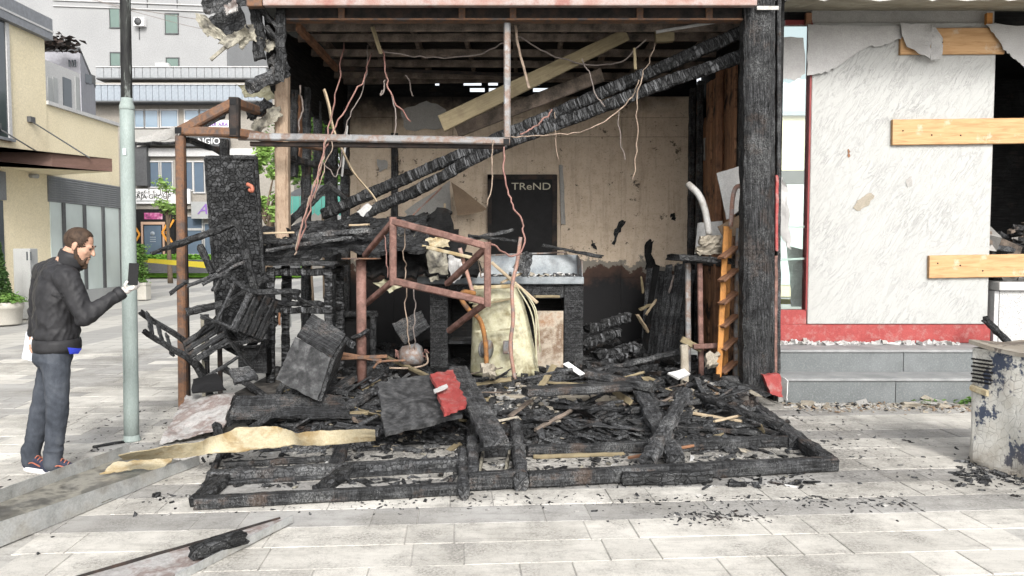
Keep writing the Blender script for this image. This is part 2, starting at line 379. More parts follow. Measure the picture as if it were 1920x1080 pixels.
def m_backwall():
    b = NB('plaster_soot').world()
    p = b.xyz()
    n1 = b.noise(1.6, 7, 0.7)
    n2 = b.noise(6, 6, 0.7)
    n3 = b.noise(40, 4, 0.7)
    c = b.ramp(n2, [(0.3, (0.46, 0.365, 0.27)), (0.5, (0.57, 0.468, 0.36)), (0.7, (0.62, 0.525, 0.415))])
    c = b.mix(b.math('MULTIPLY', b.ramp(n3, [(0.55, 0.0), (0.7, 1.0)]), 0.5), c, (0.15, 0.1, 0.07))
    drips = b.noise(3.0, 5, 0.6, b.map((5, 1, 0.4)))
    c = b.mix(b.math('MULTIPLY', b.ramp(drips, [(0.52, 0.0), (0.66, 1.0)]), 0.25), c, (0.17, 0.11, 0.075))
    spots = b.ramp(b.math('ADD', b.math('MULTIPLY', b.noise(11, 5, 0.7), 0.7), b.math('MULTIPLY', b.noise(2.3, 2, 0.5), 0.3)), [(0.6, 0.0), (0.635, 1.0)])
    c = b.mix(b.math('MULTIPLY', spots, 0.85), c, (0.05, 0.038, 0.03))
    # burnt-through lower band with a ring of bare grey render
    lo = b.math('ADD', b.math('MULTIPLY', n1, 1.0), b.math('MULTIPLY', b.math('SUBTRACT', 1.62, p[2]), 0.8))
    c = b.mix(b.ramp(lo, [(0.60, 0.0), (0.625, 1.0)]), c, (0.19, 0.175, 0.15))
    c = b.mix(b.ramp(lo, [(0.70, 0.0), (0.73, 1.0)]), c, (0.06, 0.035, 0.026))
    c = b.mix(b.ramp(lo, [(0.76, 0.0), (0.98, 1.0)]), c, (0.012, 0.012, 0.013))
    # smoke-blackened band below the ceiling, thicker towards the left corner
    hi = b.math('ADD', b.math('MULTIPLY', n1, 0.55), b.math('ADD', b.math('MULTIPLY', b.math('SUBTRACT', p[2], 3.45), 0.75), b.math('MULTIPLY', p[0], -0.07)))
    c = b.mix(b.ramp(hi, [(0.28, 0.0), (0.5, 0.75), (0.62, 1.0)]), c, (0.045, 0.035, 0.028))
    c = b.mix(b.ramp(hi, [(0.55, 0.0), (0.68, 1.0)]), c, (0.012, 0.011, 0.011))
    b.col(c)
    b.bump(b.math('ADD', n2, b.math('MULTIPLY', n3, 0.5)), 0.4, 0.01)
    return b.fin(0.85, spec=0.3)
m_backwall()

def m_sidewall():
    b = NB('sidewall_board')
    v = b.map((0.6, 6, 6))
    n = b.noise(3, 6, 0.7, v)
    c = b.ramp(n, [(0.35, (0.16, 0.085, 0.05)), (0.5, (0.32, 0.165, 0.09)), (0.65, (0.42, 0.23, 0.13))])
    d = b.ramp(b.noise(2.6, 7, 0.7), [(0.5, 0.0), (0.62, 1.0)])
    b.col(b.mix(b.math('MULTIPLY', d, 0.95), c, (0.02, 0.018, 0.017)))
    b.bump(n, 0.5, 0.01)
    return b.fin(0.85)
m_sidewall()

def m_marble():
    """white board with diagonal trowel ridges and grey veins"""
    b = NB('trowelled_white').world()
    mp = b.n('ShaderNodeMapping')
    m0 = b.n('ShaderNodeMapping')
    m0.inputs['Rotation'].default_value = (0, R(57), 0)
    b.l(b.co, m0.inputs['Vector'])
    mp.inputs['Scale'].default_value = (1.5, 1, 7)
    b.l(m0.outputs[0], mp.inputs['Vector'])
    n = b.noise(2.4, 5, 0.62, mp.outputs[0], 0.7)
    ridge = b.math('ABSOLUTE', b.math('SUBTRACT', n, 0.5))
    line = b.ramp(ridge, [(0.0, 1.0), (0.02, 0.35), (0.06, 0.0)])
    gate = b.ramp(b.noise(2.3, 4, 0.65), [(0.44, 0.0), (0.62, 1.0)])
    c = b.mix(b.math('MULTIPLY', b.math('MULTIPLY', line, gate), 0.6), (0.355, 0.36, 0.35), (0.17, 0.172, 0.168))
    sp = b.ramp(b.noise(9, 5, 0.7), [(0.68, 0.0), (0.72, 1.0)])
    c = b.mix(b.math('MULTIPLY', sp, 0.5), c, (0.4, 0.38, 0.35))
    so_ = b.ramp(b.math('ADD', b.math('MULTIPLY', b.noise(1.3, 6, 0.7), 0.6), b.math('MULTIPLY', b.math('SUBTRACT', 4.1, b.xyz()[0]), 0.35)), [(0.42, 0.0), (0.75, 1.0)])
    c = b.mix(b.math('MULTIPLY', so_, 0.35), c, (0.27, 0.255, 0.235))
    b.col(c)
    b.bump(b.math('ADD', n, b.math('MULTIPLY', line, -0.25)), 0.5, 0.02)
    return b.fin(0.6)
m_marble()

def m_plank():
    b = NB('new_plank')
    v = b.map((1.2, 12, 12))
    n = b.noise(2.5, 6, 0.6, v, 0.8)
    kn = b.vor(2.6, 'F1', b.map((1.0, 1.6, 2.2)))
    c = b.ramp(n, [(0.3, (0.32, 0.17, 0.07)), (0.5, (0.44, 0.26, 0.12)), (0.7, (0.50, 0.32, 0.16))])
    c = b.mix(b.ramp(kn, [(0.05, 1.0), (0.13, 0.0)]), c, (0.24, 0.11, 0.04))
    d = b.ramp(b.noise(5, 6, 0.7), [(0.6, 0.0), (0.68, 1.0)])
    c = b.mix(b.math('MULTIPLY', d, 0.5), c, (0.5, 0.45, 0.38))
    b.col(c)
    b.bump(n, 0.3, 0.004)
    return b.fin(0.7)
m_plank()

def m_binskin():
    """white paint blistered and flaked off a steel skin, showing blue-black scorched metal"""
    b = NB('flaked_paint')
    n = b.noise(2.1, 5, 0.62, b.map((1.3, 1.3, 0.75)))
    f = b.noise(26, 5, 0.7)
    cr = b.vor(24, 'DISTANCE_TO_EDGE', b.map((1, 1, 0.8)))
    c = b.ramp(b.noise(6, 5, 0.7), [(0.35, (0.45, 0.435, 0.39)), (0.5, (0.54, 0.53, 0.49)), (0.65, (0.6, 0.595, 0.56))])
    crk = b.ramp(cr, [(0.0, 1.0), (0.035, 0.0)])
    c = b.mix(b.math('MULTIPLY', crk, b.ramp(b.noise(4, 3, 0.6), [(0.45, 0.0), (0.6, 0.7)])), c, (0.12, 0.11, 0.11))
    m = b.ramp(b.math('ADD', b.math('MULTIPLY', n, 0.8), b.math('MULTIPLY', f, 0.2)), [(0.525, 0.0), (0.545, 1.0)])
    c = b.mix(m, c, (0.055, 0.07, 0.11))
    r = b.ramp(b.noise(2.0, 4, 0.6), [(0.56, 0.0), (0.68, 1.0)])
    c = b.mix(b.math('MULTIPLY', r, 0.3), c, (0.3, 0.2, 0.12))
    z = b.xyz()[2]
    lowd = b.ramp(b.math('ADD', b.math('MULTIPLY', z, 1.2), b.math('MULTIPLY', b.noise(7, 6, 0.7), 0.5)), [(0.22, 1.0), (0.5, 0.0)])
    c = b.mix(b.math('MULTIPLY', lowd, 0.75), c, (0.16, 0.125, 0.085))
    b.col(c)
    b.bump(b.math('SUBTRACT', b.math('MULTIPLY', f, 0.5), b.math('ADD', m, crk)), 0.6, 0.006)
    return b.fin(0.6)
m_binskin()

def m_sign(name, base):
    b = NB(name)
    b.col(base)
    return b.fin(0.5)
m_sign('letter_black', (0.03, 0.03, 0.03))
m_sign('letter_white', (0.7, 0.7, 0.7))
m_sign('letter_gold', (0.42, 0.40, 0.3))
m_sign('letter_purple', (0.2, 0.1, 0.35))
m_sign('lip', (0.33, 0.14, 0.11))
m_sign('eye_dark', (0.02, 0.015, 0.012))

# ------------------------------------------------------------------ mesh helpers
WM = {}
XF = Matrix.Identity(4)
def mk(name, verts, faces, mat, parent=None, M=None, smooth=False, mats=None, fmat=None):
    me = bpy.data.meshes.new(name)
    me.from_pydata([tuple(v) for v in verts], [], faces)
    for m in (mats or [mat]):
        me.materials.append(MAT[m])
    if fmat:
        me.polygons.foreach_set('material_index', fmat)
    if smooth:
        me.polygons.foreach_set('use_smooth', [True] * len(me.polygons))
    me.update()
    return link(name, me, parent, M)
def link(name, me, parent=None, M=None):
    o = bpy.data.objects.new(name, me)
    COL.objects.link(o)
    W = XF @ (M or Matrix.Identity(4))
    WM[o] = W
    if parent is not None:
        o.parent = parent
        o.matrix_local = WM[parent].inverted() @ W
    else:
        o.matrix_world = W
    return o
def tag(o, label, cat, group=None):
    o['label'] = label
    o['category'] = cat
    if group:
        o['group'] = group
    return o
def thing(name, label, cat, loc=(0, 0, 0), group=None, rotz=0.0):
    o = link(name, None, None, Matrix.Translation(V(loc)) @ Matrix.Rotation(rotz, 4, 'Z'))
    o.empty_display_size = 0.2
    return tag(o, label, cat, group)
def struct(o, kind='structure'):
    o['kind'] = kind
    return o

RND = random.Random(7)
def nz(v, s=1.0, o=0.0):
    return noise.noise(V((v[0] * s + o, v[1] * s + o * 1.7, v[2] * s - o)))
def frame(a, b, roll=0.0):
    d = V(b) - V(a)
    ex = d.normalized()
    up = V((0, 0, 1)) if abs(ex.z) < 0.96 else V((0, 1, 0))
    ey = up.cross(ex).normalized()
    ez = ex.cross(ey)
    M = Matrix((ex, ey, ez)).transposed().to_4x4()
    M = M @ Matrix.Rotation(roll, 4, 'X')
    M.translation = V(a)
    return M, d.length
def beam(name, a, b, w, h, mat, parent=None, rough=0.0, rib=0.0, seg=0.06, roll=0.0, taper=1.0, mids=None, jag=None, lab=None):
    """bar from a to b; w across (horizontal), h upright; rough = charred wobble, rib = cross grooves, mids = [(t, dy, dz)] bends"""
    M, L = frame(a, b, roll)
    so = RND.uniform(0, 90)
    if rough > 0 or mids:
        n = max(2, int(L / seg))
    else:
        n = 1
    c = min(w, h) * (0.1 if rough == 0 else 0.18)
    hw, hh = w / 2, h / 2
    if rough > 0:
        sec = [(-hw + c, -hh), (0, -hh), (hw - c, -hh), (hw, -hh + c), (hw, 0), (hw, hh - c), (hw - c, hh), (0, hh), (-hw + c, hh), (-hw, hh - c), (-hw, 0), (-hw, -hh + c)]
    else:
        sec = [(-hw + c, -hh), (hw - c, -hh), (hw, -hh + c), (hw, hh - c), (hw - c, hh), (-hw + c, hh), (-hw, hh - c), (-hw, -hh + c)]
    k = len(sec)
    vs, fs = [], []
    jag = rough * 1.8 if jag is None else jag
    for i in range(n + 1):
        t = i / n
        dy = dz = 0.0
        if mids:
            pts = [(0, 0, 0)] + list(mids) + [(1, 0, 0)]
            for (t0, y0, z0), (t1, y1, z1) in zip(pts, pts[1:]):
                if t0 <= t <= t1:
                    q = (t - t0) / max(1e-6, t1 - t0)
                    q = q * q * (3 - 2 * q)
                    dy, dz = y0 + (y1 - y0) * q, z0 + (z1 - z0) * q
        s = 1 + (taper - 1) * t
        if rib:
            s *= 1 - rib * (i % 2) * RND.uniform(0.4, 1.0)
        for (y, z) in sec:
            x = L * t
            p = V((x, y * s + dy, z * s + dz))
            if rough:
                q = p + V((0, 0, 0))
                f = 9.0
                p = p + V((0, nz(q, f, so), nz(q, f, so + 31))) * rough * 1.6 + V((0, nz(q, 26, so), nz(q, 26, so + 9))) * rough * 0.9
                if i in (0, n):
                    p.x += RND.uniform(-1, 1) * jag
            vs.append(p)
    for i in range(n):
        for j in range(k):
            a_, b_ = i * k + j, i * k + (j + 1) % k
            fs.append((a_, b_, b_ + k, a_ + k))
    fs.append(tuple(reversed(range(k))))
    fs.append(tuple(n * k + j for j in range(k)))
    return mk(name, vs, fs, mat, parent, M)
def boxo(name, lo, hi, mat, parent=None, bev=0.0, pivot=None):
    """axis aligned box lo..hi, chamfered along every edge when bev > 0; origin at its base centre"""
    lo, hi = V(lo), V(hi)
    c = V(((lo.x + hi.x) / 2, (lo.y + hi.y) / 2, lo.z))
    M = Matrix.Translation(c)
    if bev <= 0:
        vs = [V((x, y, z)) - c for x in (lo.x, hi.x) for y in (lo.y, hi.y) for z in (lo.z, hi.z)]
        fs = [(0, 1, 3, 2), (4, 6, 7, 5), (0, 4, 5, 1), (2, 3, 7, 6), (0, 2, 6, 4), (1, 5, 7, 3)]
        return mk(name, vs, fs, mat, parent, M)
    bm = bmesh.new()
    vs = [bm.verts.new(V((x, y, z)) - c) for x in (lo.x, hi.x) for y in (lo.y, hi.y) for z in (lo.z, hi.z)]
    for f in [(0, 1, 3, 2), (4, 6, 7, 5), (0, 4, 5, 1), (2, 3, 7, 6), (0, 2, 6, 4), (1, 5, 7, 3)]:
        bm.faces.new([vs[i] for i in f])
    bmesh.ops.bevel(bm, geom=list(bm.edges), offset=bev, segments=1, affect='EDGES')
    me = bpy.data.meshes.new(name)
    bm.to_mesh(me)
    bm.free()
    me.materials.append(MAT[mat])
    return link(name, me, parent, M)
def fbox(name, x0, y0, x1, y1, Y, d, mat, parent=None, bev=0.0):
    """box whose front face stands at depth Y and spans the measured rectangle"""
    a, b = P(x0, y0, Y), P(x1, y1, Y)
    return boxo(name, (min(a.x, b.x), Y, min(a.z, b.z)), (max(a.x, b.x), Y + d, max(a.z, b.z)), mat, parent, bev)
def smoothpath(pts, k=6):
    pts = [V(p) for p in pts]
    if len(pts) < 3:
        return pts
    q = [2 * pts[0] - pts[1]] + pts + [2 * pts[-1] - pts[-2]]
    out = []
    for i in range(1, len(q) - 2):
        p0, p1, p2, p3 = q[i - 1], q[i], q[i + 1], q[i + 2]
        for j in range(k):
            t = j / k
            out.append(0.5 * ((2 * p1) + (p2 - p0) * t + (2 * p0 - 5 * p1 + 4 * p2 - p3) * t * t + (3 * p1 - p0 - 3 * p2 + p3) * t ** 3))
    out.append(pts[-1])
    return out
def tube(name, pts, r, mat, parent=None, k=6, sm=6, r1=None, smooth=True):
    path = smoothpath(pts, sm) if sm > 1 else [V(p) for p in pts]
    o0 = path[0].copy()
    n = len(path)
    vs, fs = [], []
    prev = None
    for i, p in enumerate(path):
        t = (path[min(i + 1, n - 1)] - path[max(i - 1, 0)]).normalized()
        if prev is None:
            ref = V((0, 0, 1)) if abs(t.z) < 0.9 else V((1, 0, 0))
            u = t.cross(ref).normalized()
        else:
            u = (prev - t * prev.dot(t)).normalized()
        prev = u
        v = t.cross(u)
        rr = r if r1 is None else r + (r1 - r) * i / (n - 1)
        for j in range(k):
            a = 2 * math.pi * j / k
            vs.append(p - o0 + (u * math.cos(a) + v * math.sin(a)) * rr)
    for i in range(n - 1):
        for j in range(k):
            a_, b_ = i * k + j, i * k + (j + 1) % k
            fs.append((a_, b_, b_ + k, a_ + k))
    fs.append(tuple(reversed(range(k))))
    fs.append(tuple((n - 1) * k + j for j in range(k)))
    return mk(name, vs, fs, mat, parent, Matrix.Translation(o0), smooth)
def kinked(pts, amp=0.014, k=7):
    path = smoothpath(pts, k)
    so = RND.uniform(0, 50)
    return [p + V((nz(p, 9, so), nz(p, 9, so + 7), nz(p, 9, so + 13))) * amp * 2 + V((nz(p, 30, so), 0, nz(p, 30, so + 3))) * amp * .7 if 0 < i < len(path) - 1 else p for i, p in enumerate(path)]
def sheet(name, c4, th, mat, parent=None, nu=12, nv=8, amp=0.0, fq=4.0, jag=0.0, amp2=0.0, smooth=False):
    """crumpled plate with real thickness between four corners (top-left, top-right, bottom-right, bottom-left)"""
    a, b, c, d = [V(p) for p in c4]
    o0 = (a + b + c + d) / 4
    ex = ((b + c) - (a + d)).normalized()
    nn = ((b - a).cross(d - a)).normalized()
    ey = nn.cross(ex)
    M = Matrix((ex, ey, nn)).transposed().to_4x4()
    M.translation = o0
    Mi = M.inverted()
    so = RND.uniform(0, 80)
    g = []
    for j in range(nv + 1):
        for i in range(nu + 1):
            u, v = i / nu, j / nv
            p = Mi @ ((a * (1 - u) + b * u) * (1 - v) + (d * (1 - u) + c * u) * v)
            dz = amp * 1.8 * nz(p, fq, so) + amp2 * 1.8 * nz(p, fq * 4.5, so + 5)
            if jag and (i in (0, nu) or j in (0, nv)):
                p.x += RND.uniform(-jag, jag)
                p.y += RND.uniform(-jag, jag)
            p.z += dz
            g.append(p)
    N = len(g)
    vs = g + [p - V((0, 0, th)) for p in g]
    fs = []
    w_ = nu + 1
    for j in range(nv):
        for i in range(nu):
            q = (j * w_ + i, j * w_ + i + 1, (j + 1) * w_ + i + 1, (j + 1) * w_ + i)
            fs.append(q)
            fs.append(tuple(N + x for x in reversed(q)))
    rim = [i for i in range(w_)] + [j * w_ + nu for j in range(1, nv + 1)] + [nv * w_ + i for i in range(nu - 1, -1, -1)] + [j * w_ for j in range(nv - 1, 0, -1)]
    for x, y in zip(rim, rim[1:] + rim[:1]):
        fs.append((y, x, N + x, N + y))
    return mk(name, vs, fs, mat, parent, M, smooth)
def polysheet(name, pts, th, mat, parent=None, sub=4, jag=0.0, dirn=None):
    """flat ragged plate cut to an outline, extruded backwards by th"""
    pts = [V(p) for p in pts]
    o0 = sum(pts, V()) / len(pts)
    nn = V()
    for p, q in zip(pts, pts[1:] + pts[:1]):
        nn += (p - o0).cross(q - o0)
    nn.normalize()
    ex = (pts[1] - pts[0]).normalized()
    ex = (ex - nn * ex.dot(nn)).normalized()
    ey = nn.cross(ex)
    M = Matrix((ex, ey, nn)).transposed().to_4x4()
    M.translation = o0
    Mi = M.inverted()
    loc = [Mi @ p for p in pts]
    ring = []
    for p, q in zip(loc, loc[1:] + loc[:1]):
        for i in range(sub):
            t = i / sub
            r = p.lerp(q, t)
            if i or jag:
                r = r + V((RND.uniform(-jag, jag), RND.uniform(-jag, jag), 0))
            ring.append(r)
    k = len(ring)
    vs = ring + [p - V((0, 0, th)) for p in ring]
    fs = [tuple(range(k)), tuple(reversed(range(k, 2 * k)))]
    for i in range(k):
        j = (i + 1) % k
        fs.append((j, i, k + i, k + j))
    return mk(name, vs, fs, mat, parent, M)
def lathe(name, prof, mat, parent=None, loc=(0, 0, 0), k=20, M=None, smooth=True, sx=1.0, sy=1.0):
    vs, fs = [], []
    for (r, z) in prof:
        for j in range(k):
            a = 2 * math.pi * j / k
            vs.append((r * math.cos(a) * sx, r * math.sin(a) * sy, z))
    n = len(prof)
    for i in range(n - 1):
        for j in range(k):
            a_, b_ = i * k + j, i * k + (j + 1) % k
            fs.append((a_, b_, b_ + k, a_ + k))
    fs.append(tuple(reversed(range(k))))
    fs.append(tuple((n - 1) * k + j for j in range(k)))
    return mk(name, vs, fs, mat, parent, M or Matrix.Translation(V(loc)), smooth)
def chips(name, n, place, size, mats, seed, flat=0.35, wts=None, elong=2.5):
    """uncountable fragments: n little irregular splinters joined in one mesh; place(rng) -> point"""
    rg = random.Random(seed)
    vs, fs, fm = [], [], []
    for _ in range(n):
        p = place(rg)
        if p is None:
            continue
        s = size[0] * (size[1] / size[0]) ** (rg.random() ** 2.2)
        a, t1, t2 = rg.uniform(0, 6.28), rg.gauss(0, 0.25), rg.gauss(0, 0.25)
        Mr = Matrix.Rotation(a, 3, 'Z') @ Matrix.Rotation(t1, 3, 'X') @ Matrix.Rotation(t2, 3, 'Y')
        sx, sy, sz = s * rg.uniform(0.8, elong), s * rg.uniform(0.5, 1.0), s * rg.uniform(0.5, 1.3) * flat
        b = len(vs)
        for x in (-.5, .5):
            for y in (-.5, .5):
                for z in (0, 1):
                    vs.append(V(p) + Mr @ V(((x + rg.uniform(-.18, .18)) * sx, (y + rg.uniform(-.2, .2)) * sy, (z + rg.uniform(-.2, .2)) * sz)))
        m = rg.choices(range(len(mats)), wts)[0] if wts else rg.randrange(len(mats))
        for f in [(0, 1, 3, 2), (4, 6, 7, 5), (0, 4, 5, 1), (2, 3, 7, 6), (0, 2, 6, 4), (1, 5, 7, 3)]:
            fs.append(tuple(b + i for i in f))
            fm.append(m)
    return mk(name, vs, fs, None, None, None, False, mats, fm)
def text(name, s, size, mat, parent, M, ext=0.004, shear=0.0, sx=1.0):
    cu = bpy.data.curves.new(name, 'FONT')
    cu.body = s
    cu.size = size
    cu.extrude = ext
    cu.align_x = 'CENTER'
    cu.align_y = 'CENTER'
    cu.shear = shear
    to = bpy.data.objects.new(name, cu)
    COL.objects.link(to)
    dg = bpy.context.evaluated_depsgraph_get()
    me = bpy.data.meshes.new_from_object(to.evaluated_get(dg))
    bpy.data.objects.remove(to)
    me.materials.clear()
    me.materials.append(MAT[mat])
    for v in me.vertices:
        v.co.x *= sx
    return link(name, me, parent, M)
def leaves(name, n, place, size, mat, parent, seed):
    """leaf-sized double-bent faces spread through a volume"""
    rg = random.Random(seed)
    vs, fs = [], []
    for _ in range(n):
        p = V(place(rg))
        s = size * rg.uniform(0.6, 1.4)
        Mr = Matrix.Rotation(rg.uniform(0, 6.28), 3, 'Z') @ Matrix.Rotation(rg.uniform(-1.2, 1.2), 3, 'X') @ Matrix.Rotation(rg.uniform(-.6, .6), 3, 'Y')
        b = len(vs)
        for q in ((-.5, 0, 0), (0, -.28, .06), (.5, 0, -.05), (0, .28, .06)):
            vs.append(p + Mr @ (V(q) * s))
        fs.append((b, b + 1, b + 2))
        fs.append((b, b + 2, b + 3))
    if parent is not None:
        c = WM[parent].translation
        vs = [v - c for v in vs]
        return mk(name, vs, fs, mat, parent, Matrix.Translation(c))
    return mk(name, vs, fs, mat)
# ================================================================== THE SETTING: ground and paving
def m_street():
    b = NB('street_paving').world()
    p = b.xyz()
    st = b.ramp(b.math('FRACT', b.math('MULTIPLY', b.math('ADD', p[0], 3.7), 0.42)), [(0.0, 0.0), (0.02, 1.0), (0.46, 1.0), (0.48, 0.0)])
    br = b.n('ShaderNodeTexBrick')
    br.inputs['Scale'].default_value = 1.0
    br.inputs['Mortar Size'].default_value = 0.012
    br.inputs['Brick Width'].default_value = 0.8
    br.inputs['Row Height'].default_value = 0.4
    br.inputs['Color1'].default_value = (0.5, 0.49, 0.46, 1)
    br.inputs['Color2'].default_value = (0.44, 0.43, 0.40, 1)
    br.inputs['Mortar'].default_value = (0.25, 0.25, 0.24, 1)
    b.l(b.co, br.inputs['Vector'])
    n = b.noise(0.8, 6, 0.7, b.map((0.5, 2, 1)))
    c = b.mix(b.math('MULTIPLY', st, 0.6), br.outputs['Color'], (0.25, 0.25, 0.25))
    c = b.mix(0.35, c, b.ramp(n, [(0.3, 0.5), (0.6, 1.0)]), 'MULTIPLY')
    b.col(c)
    b.bump(b.noise(40, 3, 0.6), 0.2, 0.004)
    return b.fin(0.7)
m_street()
struct(mk('ground', [(-300, -60, -0.03), (300, -60, -0.03), (300, 500, -0.03), (-300, 500, -0.03)], [(0, 1, 2, 3)], 'street_paving'))

PA = R(4.0)
pu, pv = V((math.cos(PA), math.sin(PA), 0)), V((-math.sin(PA), math.cos(PA), 0))
def pav(u, v, z=0.0):
    return pu * u + pv * v + V((0, 0, z))
pavement = struct(mk('pavement', [pav(-8.6, 2.2, -0.0055), pav(9.5, 2.2, -0.0055), pav(9.5, 13.0, -0.0055), pav(-8.6, 13.0, -0.0055)], [(0, 1, 2, 3)], 'tile_joint'))
def tile_mesh(L, W, mat):
    me = bpy.data.meshes.new('tile')
    j, c, t = 0.003, 0.003, 0.013
    a, b_ = L / 2 - j, W / 2 - j
    vs = [(-a, -b_, -t), (a, -b_, -t), (a, b_, -t), (-a, b_, -t), (-a, -b_, -c), (a, -b_, -c), (a, b_, -c), (-a, b_, -c), (-a + c, -b_ + c, 0), (a - c, -b_ + c, 0), (a - c, b_ - c, 0), (-a + c, b_ - c, 0)]
    fs = [(8, 9, 10, 11)]
    for i in range(4):
        k = (i + 1) % 4
        fs += [(i, k, 4 + k, 4 + i), (4 + i, 4 + k, 8 + k, 8 + i)]
    me.from_pydata(vs, [], fs)
    me.materials.append(MAT[mat])
    return me
TW = 0.302
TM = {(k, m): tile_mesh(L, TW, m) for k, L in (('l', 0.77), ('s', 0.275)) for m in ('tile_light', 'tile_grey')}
tl = []
rt = random.Random(3)
for r in range(0, 33):
    v = 3.02 - 0.604 + TW * (r + 0.5)
    u = -8.4 + rt.uniform(0, 1.0)
    k = 0
    while u < 8.5:
        kind = 'l' if (k % 2 == 0) else 's'
        L = 0.77 if kind == 'l' else 0.275
        c = pav(u + L / 2, v)
        gr = r in (7, 9, 13, 16)
        if c.x < -3.5 and c.y > 6.0:
            gr = math.floor((c.x + 3.7) * 0.42 * 2) % 2 == 0
        px = 960 + F * c.x / c.y
        py = HOR + CAMZ * F / c.y
        if -90 < px < 2010 and py < 1130:
            hidden = (-1.95 < c.x < 2.3 and c.y > 5.75) or (c.x > 3.2 and c.y > 8.1) or (c.x > 2.2 and c.y > 9.0)
            tl.append((0 if hidden else 1.0 / c.y, c, kind, 'tile_grey' if gr else 'tile_light'))
        u += L
        k += 1
tl.sort(key=lambda t: -t[0])
rot = Matrix.Rotation(PA, 4, 'Z')
rest = []
for i, (_, c, kind, m) in enumerate(tl):
    c = c + V((0, 0, rt.uniform(-0.0015, 0.0015)))
    M = Matrix.Translation(c) @ rot @ Matrix.Rotation(rt.gauss(0, 0.002), 4, 'X') @ Matrix.Rotation(rt.gauss(0, 0.002), 4, 'Y')
    if i < 300:
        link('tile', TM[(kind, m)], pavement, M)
    else:
        rest.append((M, kind, m))
vs, fs, fm = [], [], []
for M, kind, m in rest:
    me = TM[(kind, m)]
    b0 = len(vs)
    vs += [M @ v.co for v in me.vertices]
    for p in me.polygons:
        fs.append(tuple(b0 + q for q in p.vertices))
        fm.append(0 if m == 'tile_light' else 1)
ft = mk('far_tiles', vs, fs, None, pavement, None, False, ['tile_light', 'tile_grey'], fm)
ft['kind'] = 'stuff'

# ================================================================== THE BURNT KIOSK
kiosk = thing('burnt_kiosk', 'burnt-out kiosk with blackened roof frame, charred posts and scorched tan back wall', 'kiosk', (0, 9.5, 0))
BY = 11.5
KX0, KX1 = P(655, 300, BY).x, P(1292, 300, BY).x
FZ = 0.2
boxo('floor_slab', (-2.75, 7.45, -0.01), (2.3, 11.9, FZ), 'slab_soot', kiosk)
for i, (x0, x1, dz) in enumerate(((-0.9, -0.35, 0.0), (-0.34, 0.32, 0.004), (0.33, 0.75, -0.003), (0.76, 1.18, 0.002))):
    boxo('edge_stone', (x0, 7.36 + abs(dz), 0.03), (x1, 7.449, FZ + 0.012 + dz), 'stone_tan', kiosk, 0.008)
# back wall: plaster boards with open joints between studs
zs = [FZ, 1.2, 3.27, 3.56, 3.86]
xs = [KX0, -1.76, -0.87, 0.0, 0.72, 1.62, KX1]
bw = boxo('back_wall', (KX0 - 0.05, BY + 0.04, FZ), (2.85, BY + 0.12, 3.86), 'soot', kiosk)
for j in range(4):
    for i in range(6):
        if j < 2 and i == 2:
            pass
        o = RND.uniform(-0.004, 0.003)
        g = 0.001 if j != 2 else 0.004
        boxo('wall_panel', (xs[i] + g, BY + o, zs[j] + g), (xs[i + 1] - g, BY + 0.038, zs[j + 1] - g), 'plaster_soot', bw, 0.003)
# smoke vents: charred lintel boards with daylight showing between them
for (y0, y1, holes) in ((128, 150, []), (150, 157, [(814, 822), (868, 902), (915, 933), (1003, 1012)]), (157, 161, []), (161, 169, [(880, 908), (916, 934), (1000, 1035)]), (169, 190, [])):
    x = 640
    for h in holes + [(1310, 1310)]:
        if h[0] > x:
            a, b_ = P(x, y0, BY), P(h[0], y1, BY)
            boxo('lintel_board', (a.x, BY + 0.122, b_.z), (b_.x, BY + 0.17, a.z), 'soot', kiosk)
        x = h[1]
# stud strip and peeled patches on the wall
beam('wall_stud', P(740, 250, BY - 0.04), P(740, 415, BY - 0.04), 0.10, 0.05, 'char_wood', kiosk, 0.004)
beam('wall_stud', P(1052, 310, BY - 0.02), P(1056, 420, BY - 0.02), 0.06, 0.02, 'concrete', kiosk, 0.006)
for i, (pts, m) in enumerate((
        ([(1152, 432), (1166, 410), (1172, 414), (1160, 440), (1153, 462), (1148, 458)], 'char_block'),
        ([(1258, 403), (1268, 400), (1268, 412), (1261, 413)], 'soot'),
        ([(1108, 452), (1117, 455), (1119, 466), (1111, 465)], 'char_block'),
        ([(1205, 470), (1216, 448), (1224, 452), (1220, 478), (1236, 500), (1212, 505)], 'soot'),
        ([(705, 300), (728, 300), (726, 318), (712, 322)], 'concrete'),
        ([(760, 395), (842, 340), (846, 400), (800, 425), (762, 420)], 'concrete'),
        ([(752, 205), (800, 190), (838, 205), (835, 240), (760, 245)], 'concrete'))):
    polysheet('peeled_patch', [P(x, y, BY - 0.016 - 0.004 * i) for x, y in pts], 0.004, m, kiosk, 4, 0.02)
# the TREND door
dr = fbox('door', 921, 336, 1038, 700, BY - 0.09, 0.045, 'plain_black', kiosk)
for (x0, y0, x1, y1) in ((914, 328, 922, 700), (1036, 328, 1044, 700), (914, 327, 1044, 336)):
    fbox('frame', x0, y0, x1, y1, BY - 0.11 - 0.002 * (x0 == 914), 0.08, 'rust_dark', dr)
text('lettering', 'TReND', 0.145, 'letter_gold', dr, Matrix.Translation(P(996, 350, BY - 0.096)) @ Matrix.Rotation(R(90), 4, 'X'), 0.004, 0.0, 1.25)
